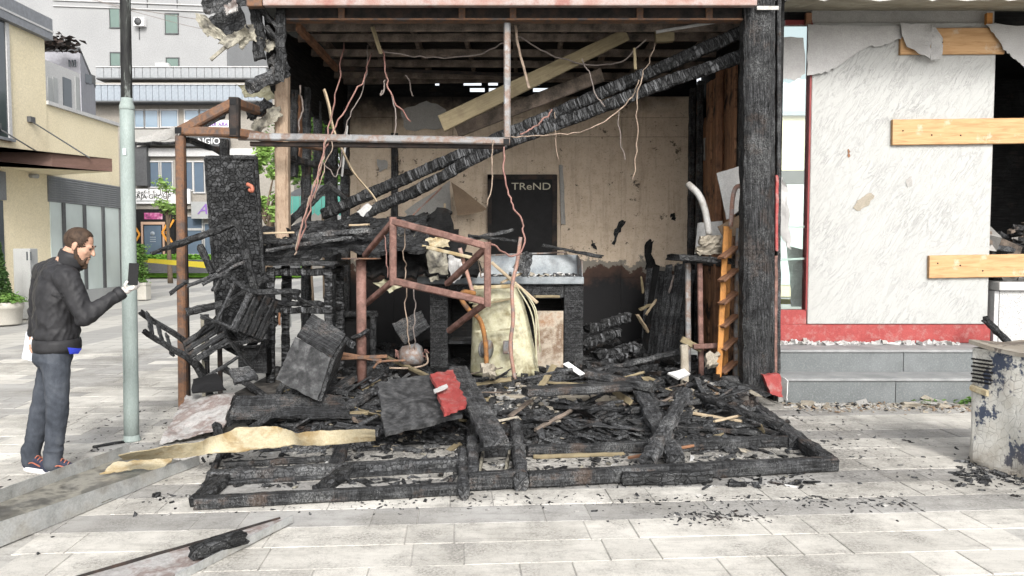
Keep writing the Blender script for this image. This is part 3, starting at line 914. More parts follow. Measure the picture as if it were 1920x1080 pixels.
# right side wall: studs and scorched boards running back from the corner post
RX = lambda Y: 2.66 + (KX1 + 0.08 - 2.70) * (Y - 8.2) / (BY - 8.2)
for i in range(11):
    Y = 8.45 + i * 0.28
    x = RX(Y) + 0.05
    top = 3.9 - (0.0 if i % 3 else RND.uniform(0, 0.5))
    beam('side_board', (x + 0.02 * (i % 2), Y, FZ), (x + 0.02 * (i % 2), Y, top), 0.26, 0.035, 'sidewall_board' if i not in (2, 3) else 'soot', kiosk, 0.004, seg=0.15, roll=R(90))
boxo('side_sheathing', (2.80, 8.2, 0.0), (2.84, 11.6, 4.235), 'soot', kiosk)
for Y in (8.9, 9.9, 10.9, 11.38):
    beam('side_stud', (RX(Y) - 0.03, Y, FZ), (RX(Y) - 0.03, Y, 3.95), 0.09, 0.09, 'char_wood' if Y != 9.9 else 'brown_wood', kiosk, 0.006)
beam('side_rail', (RX(8.5) - 0.03, 8.5, 1.45), (RX(11.3) - 0.03, 11.3, 1.45), 0.06, 0.1, 'char_wood', kiosk, 0.006)
polysheet('side_patch', [P(1313, 262, 10.9), P(1322, 258, 10.9), P(1323, 300, 10.9), P(1312, 302, 10.9)], 0.01, 'concrete', kiosk, 2, 0.01)
# big corner post on the right: charred core with remains of red facing strips
cp = beam('corner_post', P(1415, 735, 8.0), P(1418, -60, 8.0), 0.29, 0.25, 'char_post', kiosk, 0.012, seg=0.07)
for (px, wd, m, y0, y1) in ((1447, 0.05, 'char_post', 720, -50), (1453, 0.035, 'primer_red', 700, 480), (1459, 0.04, 'char_wood', 700, -50), (1444, 0.03, 'primer_red', 690, 330), (1455, 0.03, 'red_paint', 470, 330)):
    beam('facing_strip', P(px, y0, 7.93 + 0.01 * (px % 5)), P(px + 1, y1, 7.93 + 0.01 * (px % 5)), wd, 0.05, m, cp, 0.004)
beam('strap', P(1419, 15, 7.84), P(1460, 15, 7.84), 0.012, 0.038, 'white_pvc', cp)
rb = polysheet('post_foot', [P(1427, 702, 7.85), P(1458, 699, 7.85), P(1462, 742, 7.85), P(1440, 735, 7.85)], 0.08, 'red_paint', kiosk, 5, 0.008)
sheet('torn_skirting', [P(1466, 705, 8.0), P(1478, 715, 7.9), P(1478, 752, 7.9), P(1463, 745, 8.0)], 0.012, 'white_board', kiosk, 4, 6, 0.01, 6, 0.008)
# left front post of raw board, left side studs, ragged black cladding above
beam('timber_post', P(531, 492, 8.5), P(529, 138, 8.5), 0.145, 0.14, 'chip_post', kiosk, 0.003, seg=0.12)
LX = lambda Y: -2.55 + 0.13 * (Y - 8.4) / 3.1
for (px, y0, y1, Y, wd, m) in ((550, 170, 330, 9.0, 0.09, 'char_wood'), (574, 165, 640, 9.5, 0.11, 'char_wood'), (596, 190, 335, 10.1, 0.10, 'char_wood'), (621, 240, 640, 10.6, 0.17, 'char_block'), (647, 200, 640, 11.3, 0.13, 'char_wood'), (562, 180, 300, 9.2, 0.03, 'brown_wood')):
    beam('left_stud', P(px, y1, Y), P(px, y0, Y), wd, 0.1, m, kiosk, 0.01)
beam('left_rail', P(540, 296, 8.8), P(658, 325, 11.4), 0.08, 0.08, 'char_wood', kiosk, 0.014)
polysheet('left_cladding', [V((LX(8.3) - 0.05, 8.3, 4.1)), V((LX(11.5) - 0.05, 11.5, 4.1)), V((LX(11.5) - 0.05, 11.5, 3.1)), V((LX(10.8) - 0.05, 10.8, 3.35)), V((LX(10.1) - 0.05, 10.1, 3.25)), V((LX(9.4) - 0.05, 9.4, 3.45)), V((LX(8.8) - 0.05, 8.8, 3.2)), V((LX(8.35) - 0.05, 8.35, 3.35))], 0.05, 'soot', kiosk, 5, 0.05)
polysheet('left_low_cladding', [V((LX(10.6) - 0.06, 10.6, FZ)), V((LX(11.5) - 0.06, 11.5, FZ)), V((LX(11.5) - 0.06, 11.5, 1.75)), V((LX(11.0) - 0.06, 11.0, 1.5)), V((LX(10.6) - 0.06, 10.6, 1.2))], 0.05, 'char_block', kiosk, 5, 0.05)
# roof: deck, fascia channel, front girder, purlins, joists
boxo('roof_deck', (-2.75, 7.8, 4.24), (2.9, 11.9, 4.34), 'soot', kiosk)
fa = boxo('fascia', (P(492, 5, 7.75).x, 7.75, P(700, 10, 7.75).z), (P(1420, 5, 7.75).x, 7.83, 4.6), 'fascia_red', kiosk, 0.006)
boxo('fascia_lip', (P(462, 5, 7.75).x, 7.74, P(460, 12, 7.75).z), (P(491, 5, 7.75).x, 7.84, 4.55), 'rust', kiosk, 0.006)
gz0, gz1 = P(900, 40, 8.0).z, P(900, 14, 8.0).z
gd = boxo('girder', (-2.4, 8.0, gz0 + 0.02), (2.45, 8.03, gz1), 'rust_dark', kiosk)
boxo('flange', (-2.4, 7.95, gz0), (2.45, 8.08, gz0 + 0.018), 'rust', gd)
boxo('flange', (-2.4, 7.95, gz1 + 0.001), (2.45, 8.08, gz1 + 0.018), 'rust_dark', gd)
for i, px in enumerate((640, 866, 962, 1200, 1330)):
    fbox('stiffener', px - 6, 15, px + 6, 39, 7.97, 0.028, 'rust', gd)
for i, Y in enumerate((8.5, 9.0, 9.6, 10.2, 10.8, 11.3)):
    z = 4.02 + 0.02 * (i % 2)
    beam('purlin', (-2.45, Y, z), (2.5, Y + RND.uniform(-.05, .05), z + RND.uniform(-.05, .05)), 0.05, 0.09, 'rafter', kiosk, 0.004, seg=0.3)
for i in range(9):
    x = -2.3 + i * 0.58
    beam('joist', (x, 8.1, 4.17), (x + RND.uniform(-.04, .04), 11.5, 4.15), 0.05, 0.11, 'rafter', kiosk, 0.008, seg=0.2)
beam('corner_brace', P(560, 52, 8.3), P(630, 128, 10.0), 0.06, 0.09, 'brown_wood', kiosk, 0.004)
beam('ceiling_angle', P(632, 128, 10.0), P(1010, 142, 10.4), 0.04, 0.04, 'rust_dark', kiosk)
polysheet('duct_box', [P(1226, 40, 8.6), P(1261, 40, 8.6), P(1261, 80, 8.6), P(1228, 81, 8.6)], 0.08, 'tan_wood', kiosk, 2, 0.006)
beam('light_strip', P(1230, 60, 8.5), P(1410, 30, 8.3), 0.03, 0.03, 'white_board', kiosk, 0.002, seg=.2)

# ================================================================== THE BOARDED-UP SHOP ON THE RIGHT
WY = 9.15
shop = thing('boarded_shop', 'boarded-up shop with white trowelled panel, red base and sloping soffit', 'shop', (5.5, 9.6, 0))
zT = 0.507
SX0 = P(1463, 700, 8.1).x
for i, (Y, z0, z1) in enumerate(((8.08, 0.0, 0.262), (8.52, 0.262, zT))):
    x1 = 9.0
    for j, (a, b_) in enumerate(((SX0 + 0.06 * (1 - i) - 0.1 * i, 4.05 + 0.3 * i), (4.055 + 0.3 * i, 6.3), (6.305, x1))):
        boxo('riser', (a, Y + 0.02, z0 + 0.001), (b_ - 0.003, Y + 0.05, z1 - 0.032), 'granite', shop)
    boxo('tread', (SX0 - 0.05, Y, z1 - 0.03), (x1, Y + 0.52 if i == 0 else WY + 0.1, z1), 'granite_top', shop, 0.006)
boxo('step_core', (SX0, 8.14, 0.0), (9.0, 9.4, 0.23), 'concrete', shop)
zr = P(1600, 608, WY).z
bx0 = P(1462, 600, WY).x
wx0, wx1 = P(1514, 500, WY).x, P(1858, 300, WY).x
boxo('red_base', (bx0, WY - 0.015, zT + 0.002), (P(1856, 630, WY).x, WY + 0.2, zr), 'red_paint', shop, 0.006)
boxo('red_base_return', (bx0, WY - 0.012, zr + 0.001), (wx0 - 0.004, WY + 0.15, P(1490, 581, WY).z), 'red_paint', shop, 0.004)
ztop = P(1700, 44, WY).z
pan = boxo('white_panel', (wx0, WY - 0.03, zr + 0.006), (wx1, WY + 0.02, ztop), 'trowelled_white', shop, 0.006)
boxo('red_jamb', (wx0 - 0.024, WY - 0.028, P(1510, 581, WY).z), (wx0 - 0.003, WY + 0.1, ztop), 'red_trim', shop)
boxo('panel_back', (wx0, WY + 0.022, zT), (wx1, WY + 0.1, ztop + 0.2), 'concrete', shop)
# glazed strip between post and panel, with a torn white film over its head
boxo('window_pane', (bx0, WY + 0.03, P(1490, 581, WY).z), (wx0 - 0.036, WY + 0.036, ztop), 'clear_pane', shop)
boxo('window_head', (bx0, WY - 0.01, P(1490, 47, WY).z), (wx0 - 0.004, WY + 0.06, P(1490, 38, WY).z), 'red_trim', shop)
for yy in (427, 487):
    beam('glazing_bar', P(1462, yy, WY + 0.05), P(1508, yy - 2, WY + 0.05), 0.02, 0.025, 'plain_white', shop)
polysheet('hanging_film', [P(1460, 70, WY - 0.05), P(1508, 70, WY - 0.05), P(1508, 140, WY - 0.05), P(1490, 150, WY - 0.05), P(1475, 148, WY - 0.05), P(1460, 152, WY - 0.05)], 0.006, 'film', shop, 4, 0.012)
sheet('film_scrap', [P(1461, 330, WY - 0.05), P(1474, 340, WY - 0.05), P(1482, 470, WY - 0.05), P(1462, 440, WY - 0.05)], 0.006, 'film', shop, 4, 12, 0.03, 5, 0.02)
sheet('window_curtain', [P(1476, 460, WY + 0.3), P(1512, 470, WY + 0.3), P(1514, 575, WY + 0.3), P(1484, 575, WY + 0.3)], 0.006, 'film', shop, 10, 8, 0.03, 8)
# torn film across the head of the panel
polysheet('torn_film', [P(1514, 48, WY - 0.07), P(1700, 50, WY - 0.07), P(1690, 72, WY - 0.07), P(1660, 85, WY - 0.07), P(1628, 88, WY - 0.07), P(1590, 110, WY - 0.07), P(1565, 128, WY - 0.07), P(1545, 136, WY - 0.07), P(1514, 142, WY - 0.07)], 0.01, 'film', shop, 5, 0.012)
sheet('film_flap', [P(1684, 46, WY - 0.10), P(1748, 44, WY - 0.10), P(1744, 112, WY - 0.14), P(1700, 88, WY - 0.12)], 0.006, 'film', shop, 8, 8, 0.02, 6, 0.012)
sheet('film_flap', [P(1744, 46, WY - 0.12), P(1768, 70, WY - 0.16), P(1768, 108, WY - 0.12), P(1746, 115, WY - 0.12)], 0.006, 'film', shop, 6, 8, 0.02, 8, 0.008)
polysheet('film_flap', [P(1850, 46, WY - 0.12), P(1925, 48, WY - 0.12), P(1925, 135, WY - 0.12), P(1912, 118, WY - 0.12), P(1895, 105, WY - 0.12), P(1882, 92, WY - 0.12), P(1868, 70, WY - 0.12)], 0.008, 'film', shop, 4, 0.012)
for pts_, m_ in (([(1598, 392), (1612, 372), (1630, 362), (1642, 366), (1630, 382), (1612, 396)], 'stone_tan'), ([(1698, 338), (1708, 330), (1710, 348), (1702, 352)], 'concrete'), ([(1590, 280), (1594, 286), (1592, 296), (1588, 290)], 'brown_wood')):
    polysheet('peeled_patch', [P(x, y, WY - 0.034) for x, y in pts_], 0.003, m_, shop, 4, 0.012)
# planks nailed over the opening
for (x0, y0, x1, y1, Y) in ((1687, 53, 1882, 101, WY - 0.055), (1672, 224, 1990, 271, WY - 0.055), (1741, 478, 1990, 521, WY - 0.055)):
    a, b_ = P(x0, (y0 + y1) / 2 + 1, Y), P(x1, (y0 + y1) / 2 - 3 * (x1 > 1900), Y)
    pk = beam('nailed_plank', a, b_, 0.045, (y1 - y0) * Y / F, 'new_plank', shop, 0.0012, seg=0.12)
    for k in range(3):
        c = a.lerp(b_, 0.06 + 0.17 * k) + V((0, -0.024, RND.uniform(-.06, .06)))
        lathe('nail_head', [(0.0001, -0.003), (0.009, -0.003), (0.009, 0.004), (0.0001, 0.005)], 'rust_dark', pk, k=6, M=Matrix.Translation(c) @ Matrix.Rotation(R(90), 4, 'X'))
for (px, m) in ((1517, 'brown_wood'), (1856, 'orange_wood')):
    fbox('header_block', px - 5, 24, px + 5, 44, WY - 0.09, 0.05, m, shop)
# the burnt-out opening beyond the panel: dark room, back wall, rubble on a counter ledge
ox1 = 8.6
boxo('room_back', (wx1 - 0.3, 12.4, 0), (ox1, 12.5, 4.4), 'soot', shop)
boxo('room_side', (wx1 - 0.10, WY + 0.11, 0), (wx1 - 0.02, 12.39, 4.4), 'soot', shop)
boxo('room_floor', (wx1 - 0.01, WY + 0.12, 0.3), (ox1, 12.39, 0.5), 'slab_soot', shop)
boxo('room_far_side', (ox1 + 0.001, WY, 0), (ox1 + 0.1, 12.5, 4.4), 'soot', shop)
boxo('room_ceiling', (wx1 - 0.3, WY + 0.11, 4.3), (ox1, 12.5, 4.4), 'soot', shop)
boxo('header_dark', (bx0, WY + 0.03, ztop + 0.001), (ox1, WY + 0.12, ztop + 0.14), 'soot', shop)
sill_z = P(1880, 528, WY).z
boxo('counter_front', (P(1868, 600, WY).x, WY - 0.05, zT + 0.002), (ox1, WY + 0.3, P(1880, 545, WY).z), 'speckle', shop)
boxo('counter_top', (P(1861, 600, WY).x, WY - 0.11, P(1880, 544, WY).z), (ox1, WY + 0.36, sill_z), 'white_board', shop, 0.008)
boxo('counter_end', (P(1859, 600, WY).x, WY - 0.045, zT + 0.003), (P(1867, 600, WY).x, WY + 0.2, P(1880, 545, WY).z), 'trim_white', shop)
# soffit slab with rough broken front edge
n_ = 60
vs, fs = [], []
x0, x1 = P(1440, 10, 8.3).x, 9.5
for i in range(n_ + 1):
    x = x0 + (x1 - x0) * i / n_
    j1, j2 = RND.uniform(-.02, .02), RND.uniform(-.015, .02)
    vs += [(x, 8.22 + j1, 4.22 + j2), (x, 8.3 + j1, 4.255 + j2), (x, 9.3, 4.42), (x, 9.3, 4.8), (x, 8.2, 4.8)]
fm = []
for i in range(n_):
    for j in range(5):
        a, b_ = i * 5 + j, i * 5 + (j + 1) % 5
        fs.append((a, b_, b_ + 5, a + 5))
        fm.append(1 if j in (0, 1) else 0)
        if j == 0: fm[-1] = 0
        if j == 4: fm[-1] = 0
mk('soffit', vs, [tuple(reversed(f)) for f in fs], None, shop, None, False, ['rough_edge', 'soffit_tan'], fm)
# rubble in the opening
for i in range(16):
    p = V((wx1 + RND.uniform(0.15, 1.6), WY + RND.uniform(0.35, 1.4), 0.5))
    s = RND.uniform(0.12, 0.3)
    tag(sheet('rubble_lump', [p + V((-s, s, 0.4 + RND.random() * 0.9)), p + V((s, s * .7, 0.4 + RND.random() * .9)), p + V((s, -s, 0.3 + RND.random() * .6)), p + V((-s, -s * .6, 0.3 + RND.random() * .6))], 0.09, RND.choice(['char_ash', 'rubble_dark', 'concrete']), None, 5, 5, 0.05, 5, 0.05), 'sooty lump of fallen masonry heaped inside the boarded shop opening', 'rubble', 'masonry lumps heaped inside the boarded shop')
struct(chips('shop_rubble', 1600, lambda g: (lambda y: (wx1 + g.uniform(0.02, 1.9), WY + y, 0.5 + g.random() * (1.5 - 0.25 * y)))(g.uniform(0.4, 1.8)), (0.04, 0.26), ['rubble_dark', 'char_ash', 'concrete', 'rafter'], 5, 0.8, [3, 4, 2, 2]), 'stuff')
struct(chips('broken_step_edging', 130, lambda g: (SX0 + g.uniform(0.05, 2.3), 7.92 + g.gauss(0, 0.06), 0.0), (0.025, 0.14), ['stone_tan', 'concrete', 'stone_tan'], 15, 0.3, None, 1.8), 'stuff')
struct(chips('step_dust', 1500, lambda g: (SX0 + g.uniform(0.0, 2.6), 7.95 + g.gauss(-0.05, 0.13), 0.0), (0.006, 0.035), ['stone_tan', 'concrete', 'rubble_dark', 'cardboard'], 16, 0.5), 'stuff')
struct(chips('plaster_crumbs', 500, lambda g: (SX0 + g.uniform(0.0, 2.4), WY - 0.06 - abs(g.gauss(0, 0.06)), zT), (0.012, 0.07), ['white_board', 'film', 'concrete'], 17, 0.6), 'stuff')
struct(leaves('weeds', 160, lambda g: (g.choice([4.35, 4.75, 4.8, 5.3]) + g.gauss(0, 0.06), 7.98 + g.gauss(0, 0.02), abs(g.gauss(0.03, 0.02))), 0.05, 'leaf_green', None, 4), 'stuff')
tag(beam('charred_pole', P(1893, 645, 8.9), P(1846, 598, 8.75), 0.07, 0.07, 'char_block', None, 0.008), 'charred round pole end leaning against the white counter front', 'pole')

# flaked steel cabinet at the right edge
bin_ = thing('burnt_cabinet', 'rusty steel cabinet with flaked cream paint and small vent grille', 'cabinet', G(1814, 869))
A_, B_ = G(1814, 869), G(1922, 898)
ex = (B_ - A_).normalized()
ey = V((-ex.y, ex.x, 0))
Mb = Matrix((ex, ey, V((0, 0, 1)))).transposed().to_4x4()
Mb.translation = A_
WL, WD, WH = 0.86, 0.8, 0.885
def mkbin():
    bm = bmesh.new()
    bmesh.ops.create_grid(bm, x_segments=1, y_segments=1, size=0.5)
    bm.clear()
    nx_, nz_ = 22, 22
    def face(o, u, v, nu, nv, dn):
        g = []
        for j in range(nv + 1):
            for i in range(nu + 1):
                p = o + u * (i / nu) + v * (j / nv)
                q = 0 if i in (0, nu) or j in (0, nv) else 1
                p = p + dn * (q * (0.016 * nz(p, 5, 3) + 0.02 * nz(p, 2, 8)))
                z = p.z / WH
                p.x += (1 - z) * 0.012 * (1 if p.x < WL / 2 else -1)
                g.append(bm.verts.new(p))
        for j in range(nv):
            for i in range(nu):
                a = j * (nu + 1) + i
                bm.faces.new((g[a], g[a + 1], g[a + nu + 2], g[a + nu + 1]))
    X, Y, Z = V((WL, 0, 0)), V((0, WD, 0)), V((0, 0, WH))
    O = V((0, 0, 0))
    face(O, X, Z, nx_, nz_, V((0, -1, 0)))
    face(O + Y, Z, X, nz_, nx_, V((0, 1, 0)))
    face(O, Z, Y, nz_, nx_, V((-1, 0, 0)))
    face(O + X, Y, Z, nx_, nz_, V((1, 0, 0)))
    bmesh.ops.remove_doubles(bm, verts=bm.verts, dist=0.001)
    me = bpy.data.meshes.new('casing')
    bm.to_mesh(me)
    bm.free()
    me.materials.append(MAT['flaked_paint'])
    return me
bo_ = link('casing', mkbin(), bin_, Mb)
bv_ = bo_.modifiers.new('bevel', 'BEVEL'); bv_.width = 0.022; bv_.segments = 3; bv_.limit_method = 'ANGLE'; bv_.angle_limit = R(50)
inv = lambda x, y, z: Mb @ V((x, y, z))
sheet('lid', [inv(-0.012, WD + .01, WH - 0.01), inv(WL + .01, WD + .01, WH - 0.05), inv(WL + .01, -0.015, WH - 0.03), inv(-0.012, -0.015, WH + 0.012)], 0.03, 'flaked_paint', bin_, 14, 14, 0.03, 3.0)
for i in range(6):
    for j in range(7):
        z = 0.80 - j * 0.028
        x = 0.035 + i * 0.026 + (j % 2) * 0.012
        o = boxo('vent_slot', (0, 0, 0), (0.018, 0.02, 0.012), 'plain_black', bin_)
        o.matrix_local = WM[bin_].inverted() @ Mb @ Matrix.Translation((x, -0.022, z))
beam('handle_recess', inv(0.02, -0.012, 0.585), inv(0.15, -0.016, 0.565), 0.03, 0.045, 'cream_sheet', bin_, 0.004, seg=.03)
struct(chips('cabinet_soot', 500, lambda g: tuple(G(1840 + g.uniform(-50, 130), 888 + g.gauss(0, 14))), (0.006, 0.045), ['rubble_dark', 'char_ash'], 22, 0.4), 'stuff')
# ================================================================== BUILDINGS BEHIND
def row_windows(parent, rects, Y, pane='glass_sky', fr='trim_white', fw=3, split=None):
    for (x0, y0, x1, y1) in rects:
        wdw = fbox('window', x0, y0, x1, y1, Y - 0.04, 0.06, pane, parent)
        for (a, b_, c, d) in ((x0 - fw, y0 - fw, x1 + fw, y0), (x0 - fw, y1, x1 + fw, y1 + fw), (x0 - fw, y0, x0, y1), (x1, y0, x1 + fw, y1)):
            fbox('frame', a, b_, c, d, Y - 0.10, 0.13, fr, wdw)
        if split:
            m = x0 + (x1 - x0) * split
            fbox('mullion', m - fw * 0.6, y0, m + fw * 0.6, y1, Y - 0.09, 0.12, fr, wdw)
# pale grey tower
TY = 60.0
tower = thing('grey_tower', 'tall pale grey rendered block with small green-tinted windows and wall air conditioner', 'building', (-30, TY, 0))
a, b_ = P(20, -60, TY), P(433, 520, TY)
boxo('wall', (a.x, TY, 0), (b_.x, TY + 18, a.z + 4), 'grey_render', tower)
row_windows(tower, [(206, 14, 224, 51), (310, 26, 333, 62)], TY, 'glass_green', 'dark_grey', 1.6)
row_windows(tower, [(207, 99, 225, 123), (312, 109, 334, 124)], TY, 'glass_green', 'dark_grey', 1.6)
for (y, h) in ((8, 2), (19, 1.5)):
    beam('string_course', P(100, y - 8, TY - 0.06), P(432, y + 4, TY - 0.06), 0.12, h * TY / F, 'trim_white', tower)
for px in (276, 332):
    beam('panel_joint', P(px, -30, TY - 0.05), P(px, 14, TY - 0.05), 0.05, 0.05, 'dark_grey', tower)
ac = fbox('air_conditioner', 250, 32, 270, 48, TY - 0.5, 0.45, 'plain_white', tower)
lathe('fan_grille', [(0.001, 0), (0.26, 0), (0.28, 0.03), (0.001, 0.05)], 'dark_grey', ac, M=Matrix.Translation(P(258.5, 40, TY - 0.5)) @ Matrix.Rotation(R(90), 4, 'X'))
fbox('bracket', 260, 48, 262, 74, TY - 0.06, 0.05, 'dark_grey', tower)
ac = fbox('air_conditioner', 291, 118, 315, 125, TY - 0.5, 0.45, 'plain_white', tower)
# mid-height commercial block with ribbed fascias
MY = 45.0
mid = thing('shop_block', 'commercial block with blue-grey ribbed fascias above a row of shopfronts', 'building', (-20, MY, 0))
a, b_ = P(150, 120, MY), P(505, 520, MY)
boxo('wall', (a.x, MY, 0), (b_.x + 1.5, MY + 10, P(300, 155, MY).z), 'beige_wall', mid)
boxo('upper_wall', (P(182, 100, MY).x, MY + 1.5, P(300, 158, MY).z), (b_.x + 1.5, MY + 10, P(300, 126, MY).z), 'beige_wall', mid)
for (x0, x1, y0, y1, Y, m, st) in ((180, 500, 126, 146, MY + 0.7, 'rib_grey', 14.5), (154, 502, 159, 189, MY - 0.9, 'rib_blue', 12.0)):
    f = fbox('fascia_core', x0, y0 + 1, x1, y1, Y + 0.05, 1.0, m, mid)
    x = x0
    while x < x1 - 2:
        fbox('fascia_panel', x + 0.35, y0, min(x1, x + st) - 0.35, y1 - 0.5, Y, 0.049, m, f)
        x += st
    fbox('cap', x0 - 1, y0 - 2, x1 + 1, y0 - 0.2, Y - 0.06, 1.1, 'trim_white', f)
    fbox('drip_edge', x0, y1 - 0.4, x1, y1 + 2.5, Y - 0.03, 1.0, 'dark_grey', f)
row_windows(mid, [(253, 207, 269, 238), (272, 207, 295, 238), (302, 207, 332, 237), (347, 207, 372, 236), (375, 207, 400, 236)], MY, 'glass_sky', 'trim_white', 2.5)
row_windows(mid, [(279, 304, 297, 350), (303, 304, 322, 350), (349, 304, 360, 356), (364, 304, 382, 360), (408, 304, 424, 356)], MY, 'glass_blue', 'trim_white', 2.5)
fbox('balcony_parapet', 250, 243, 345, 270, MY - 0.8, 0.6, 'concrete', mid)
fbox('white_band', 276, 278, 480, 293, MY - 0.25, 0.24, 'trim_white', mid)
fbox('dark_pier', 250, 270, 276, 348, MY - 0.5, 0.45, 'dark_grey', mid)
s1 = fbox('shop_sign', 254, 354, 356, 382, MY - 0.5, 0.2, 'plain_white', mid)
RX90 = Matrix.Rotation(R(90), 4, 'X')
text('lettering', 'AJA GROUP', 0.36, 'letter_black', s1, Matrix.Translation(P(288, 369, MY - 0.51)) @ RX90, 0.01, 0, 1.05)
text('lettering', '\u0645\u062c\u0645\u0648\u0639\u0629 \u0639\u0644\u0627\u062c\u0643', 0.42, 'letter_black', s1, Matrix.Translation(P(284, 360, MY - 0.51)) @ RX90, 0.01)
fbox('strip', 256, 375.5, 320, 378, MY - 0.512, 0.01, 'cabinet_grey', s1)
fbox('beige_band', 254, 383, 440, 392, MY - 0.3, 0.28, 'beige_wall', mid)
df = fbox('dark_shopfront', 254, 393, 328, 500, MY - 0.35, 0.33, 'plain_black', mid)
fbox('screen', 270, 399, 304, 411, MY - 0.4, 0.045, 'screen_pink', df)
for (x0, y0, x1, y1) in ((264, 418, 269, 480), (304, 418, 309, 480), (264, 416, 309, 421)):
    fbox('copper_frame', x0, y0, x1, y1, MY - 0.42 - 0.01 * (y0 == 416), 0.06, 'copper_frame', df)
dd_ = fbox('glass_door', 270, 423, 303, 480, MY - 0.39, 0.03, 'glass_blue', df)
lathe('logo', [(0.001, 0), (0.13, 0), (0.13, 0.01), (0.001, 0.012)], 'rib_blue', dd_, M=Matrix.Translation(P(286, 438, MY - 0.4)) @ RX90)
for yy in (444, 448, 452):
    fbox('door_text', 281, yy, 292, yy + 1.4, MY - 0.4, 0.008, 'rib_blue', dd_)
for dx in (0, 8):
    for (a, b_) in (((326 - dx, 412), (312 - dx, 436)), ((312 - dx, 436), (326 - dx, 460))):
        beam('chevron', P(a[0], a[1], MY - 0.42), P(b_[0], b_[1], MY - 0.42), 0.05, 0.11, 'shop_orange', df)
for (a, b_) in (((250, 420), (262, 440)), ((262, 440), (250, 460))):
    beam('chevron', P(a[0], a[1], MY - 0.42), P(b_[0], b_[1], MY - 0.42), 0.05, 0.11, 'shop_orange', df)
s2 = fbox('grey_sign', 358, 378, 399, 410, MY - 0.7, 0.15, 'cabinet_grey', mid)
text('lettering', 'Ab', 0.85, 'letter_purple', s2, Matrix.Translation(P(386, 393, MY - 0.72)) @ RX90, 0.01, 0.4)
s3 = fbox('upper_sign', 345, 225, 440, 243, MY - 0.4, 0.2, 'plain_white', mid)
for k_, x_ in enumerate((386, 392, 397, 403, 412, 418, 424)):
    tube('script_stroke', [P(x_ - 2, 236, MY - 0.42), P(x_, 231 - 2 * (k_ % 2), MY - 0.42), P(x_ + 2, 236, MY - 0.42)], 0.03, 'letter_purple', s3, 5, 4)
lathe('leaf_emblem', [(0.001, 0), (0.14, 0.05), (0.1, 0.25), (0.001, 0.42)], 'leaf_dark', s3, P(377, 238, MY - 0.5), 10)
s4 = fbox('dark_sign', 345, 256, 430, 274, MY - 0.55, 0.2, 'dark_grey', mid)
text('lettering', 'ANGIO', 0.5, 'letter_white', s4, Matrix.Translation(P(386, 265, MY - 0.57)) @ RX90, 0.01)
row_windows(mid, [(350, 406, 378, 428), (350, 432, 378, 476), (384, 420, 412, 476)], MY - 0.05, 'glass_blue', 'trim_white', 2.2)
gp = fbox('planter_wall', 240, 487, 560, 512, 41.5, 0.4, 'dark_grey')
tag(gp, 'low dark retaining wall holding the grass strip before the shops', 'wall')
struct(fbox('grass_bed', 230, 486, 560, 520, 41.91, 2.6, 'grass'))
struct(leaves('grass_blades', 5000, lambda g: (g.uniform(-20.5, -11.8), g.uniform(41.92, 44.2), P(300, 486, 41.9).z + g.uniform(-0.02, 0.22)), 0.22, 'grass', None, 31), 'stuff')
tp = sheet('barrier_tape', [P(262, 484, 33), P(400, 492, 27), P(400, 504, 27), P(262, 491, 33)], 0.004, 'tape_yellow', None, 30, 2, 0.03, 0.9)
tag(tp, 'yellow barrier tape strung across the street before the dark shopfront', 'tape')
# lavender annex and cream shop building on the left
ann = thing('grey_annex', 'lavender grey annex with dark roof edge behind the cream building', 'building', (-20, 32, 0))
a, b_ = P(-300, 96, 31), P(153, 200, 31)
def footprint(name, pts, z0, z1, mat, parent):
    k = len(pts)
    vs = [V((x, y, z0)) for x, y in pts] + [V((x, y, z1)) for x, y in pts]
    return mk(name, vs, [tuple(reversed(range(k))), tuple(range(k, 2 * k))] + [(i, (i + 1) % k, k + (i + 1) % k, k + i) for i in range(k)], mat, parent)
cx_ = P(178, 150, 38).x
footprint('wall', [(a.x, 31), (b_.x, 31), (cx_, 38), (cx_ - 4, 40), (a.x, 40)], 0, a.z, 'lavender', ann)
footprint('roof_edge', [(a.x, 30.95), (b_.x + 0.03, 30.95), (cx_ + 0.03, 38), (cx_ - 4, 40.1), (a.x, 40.1)], a.z, P(100, 89, 31).z, 'dark_grey', ann)
for px in (128, 134, 139):
    fbox('slit_window', px, 112, px + 3, 125, 30.93, 0.04, 'glass_dark', ann)
for t_ in (0.3, 0.6):
    xw, yw = b_.x + (cx_ - b_.x) * t_, 31 + 7 * t_
    boxo('side_window', (xw - 0.1, yw - 0.25, P(165, 156, yw).z), (xw + 0.12, yw + 0.25, P(165, 140, yw).z), 'glass_dark', ann)
fire_roof = struct(leaves('roof_wreckage', 260, lambda g: (P(108, 85, 30).x + g.gauss(0, 0.33), 30 + g.gauss(0, 0.2), P(110, 83, 30).z + g.gauss(0, 0.11)), 0.3, 'rust_dark', None, 9), 'stuff')
CX = -12.5
cream = thing('cream_building', 'cream rendered shop building with grey eave, brown canopy and roller shutter', 'building', (CX - 2, 21, 0))
yE = PX(87, 200, CX).y
zE0, zE1 = PX(92, 78, CX).z, PX(95, 40, CX).z
boxo('wall', (-20, 12, 0), (CX, yE, zE0), 'cream_wall', cream)
boxo('eave', (-20.3, 11.8, zE0 + 0.001), (CX + 0.16, yE + 0.12, zE1), 'grey_fascia', cream)
boxo('eave_trim', (-20.3, 11.8, zE0 + 0.2), (CX + 0.175, yE + 0.14, zE0 + 0.25), 'trim_white', cream)
yF = PX(224, 300, CX).y
zC = PX(150, 215, CX).z
boxo('lower_wall', (-20, yE + 0.001, 0), (CX - 0.02, yF, zC), 'cream_wall', cream)
boxo('coping', (-20, yE + 0.002, zC + 0.001), (CX + 0.06, yF + 0.05, zC + 0.1), 'trim_white', cream)
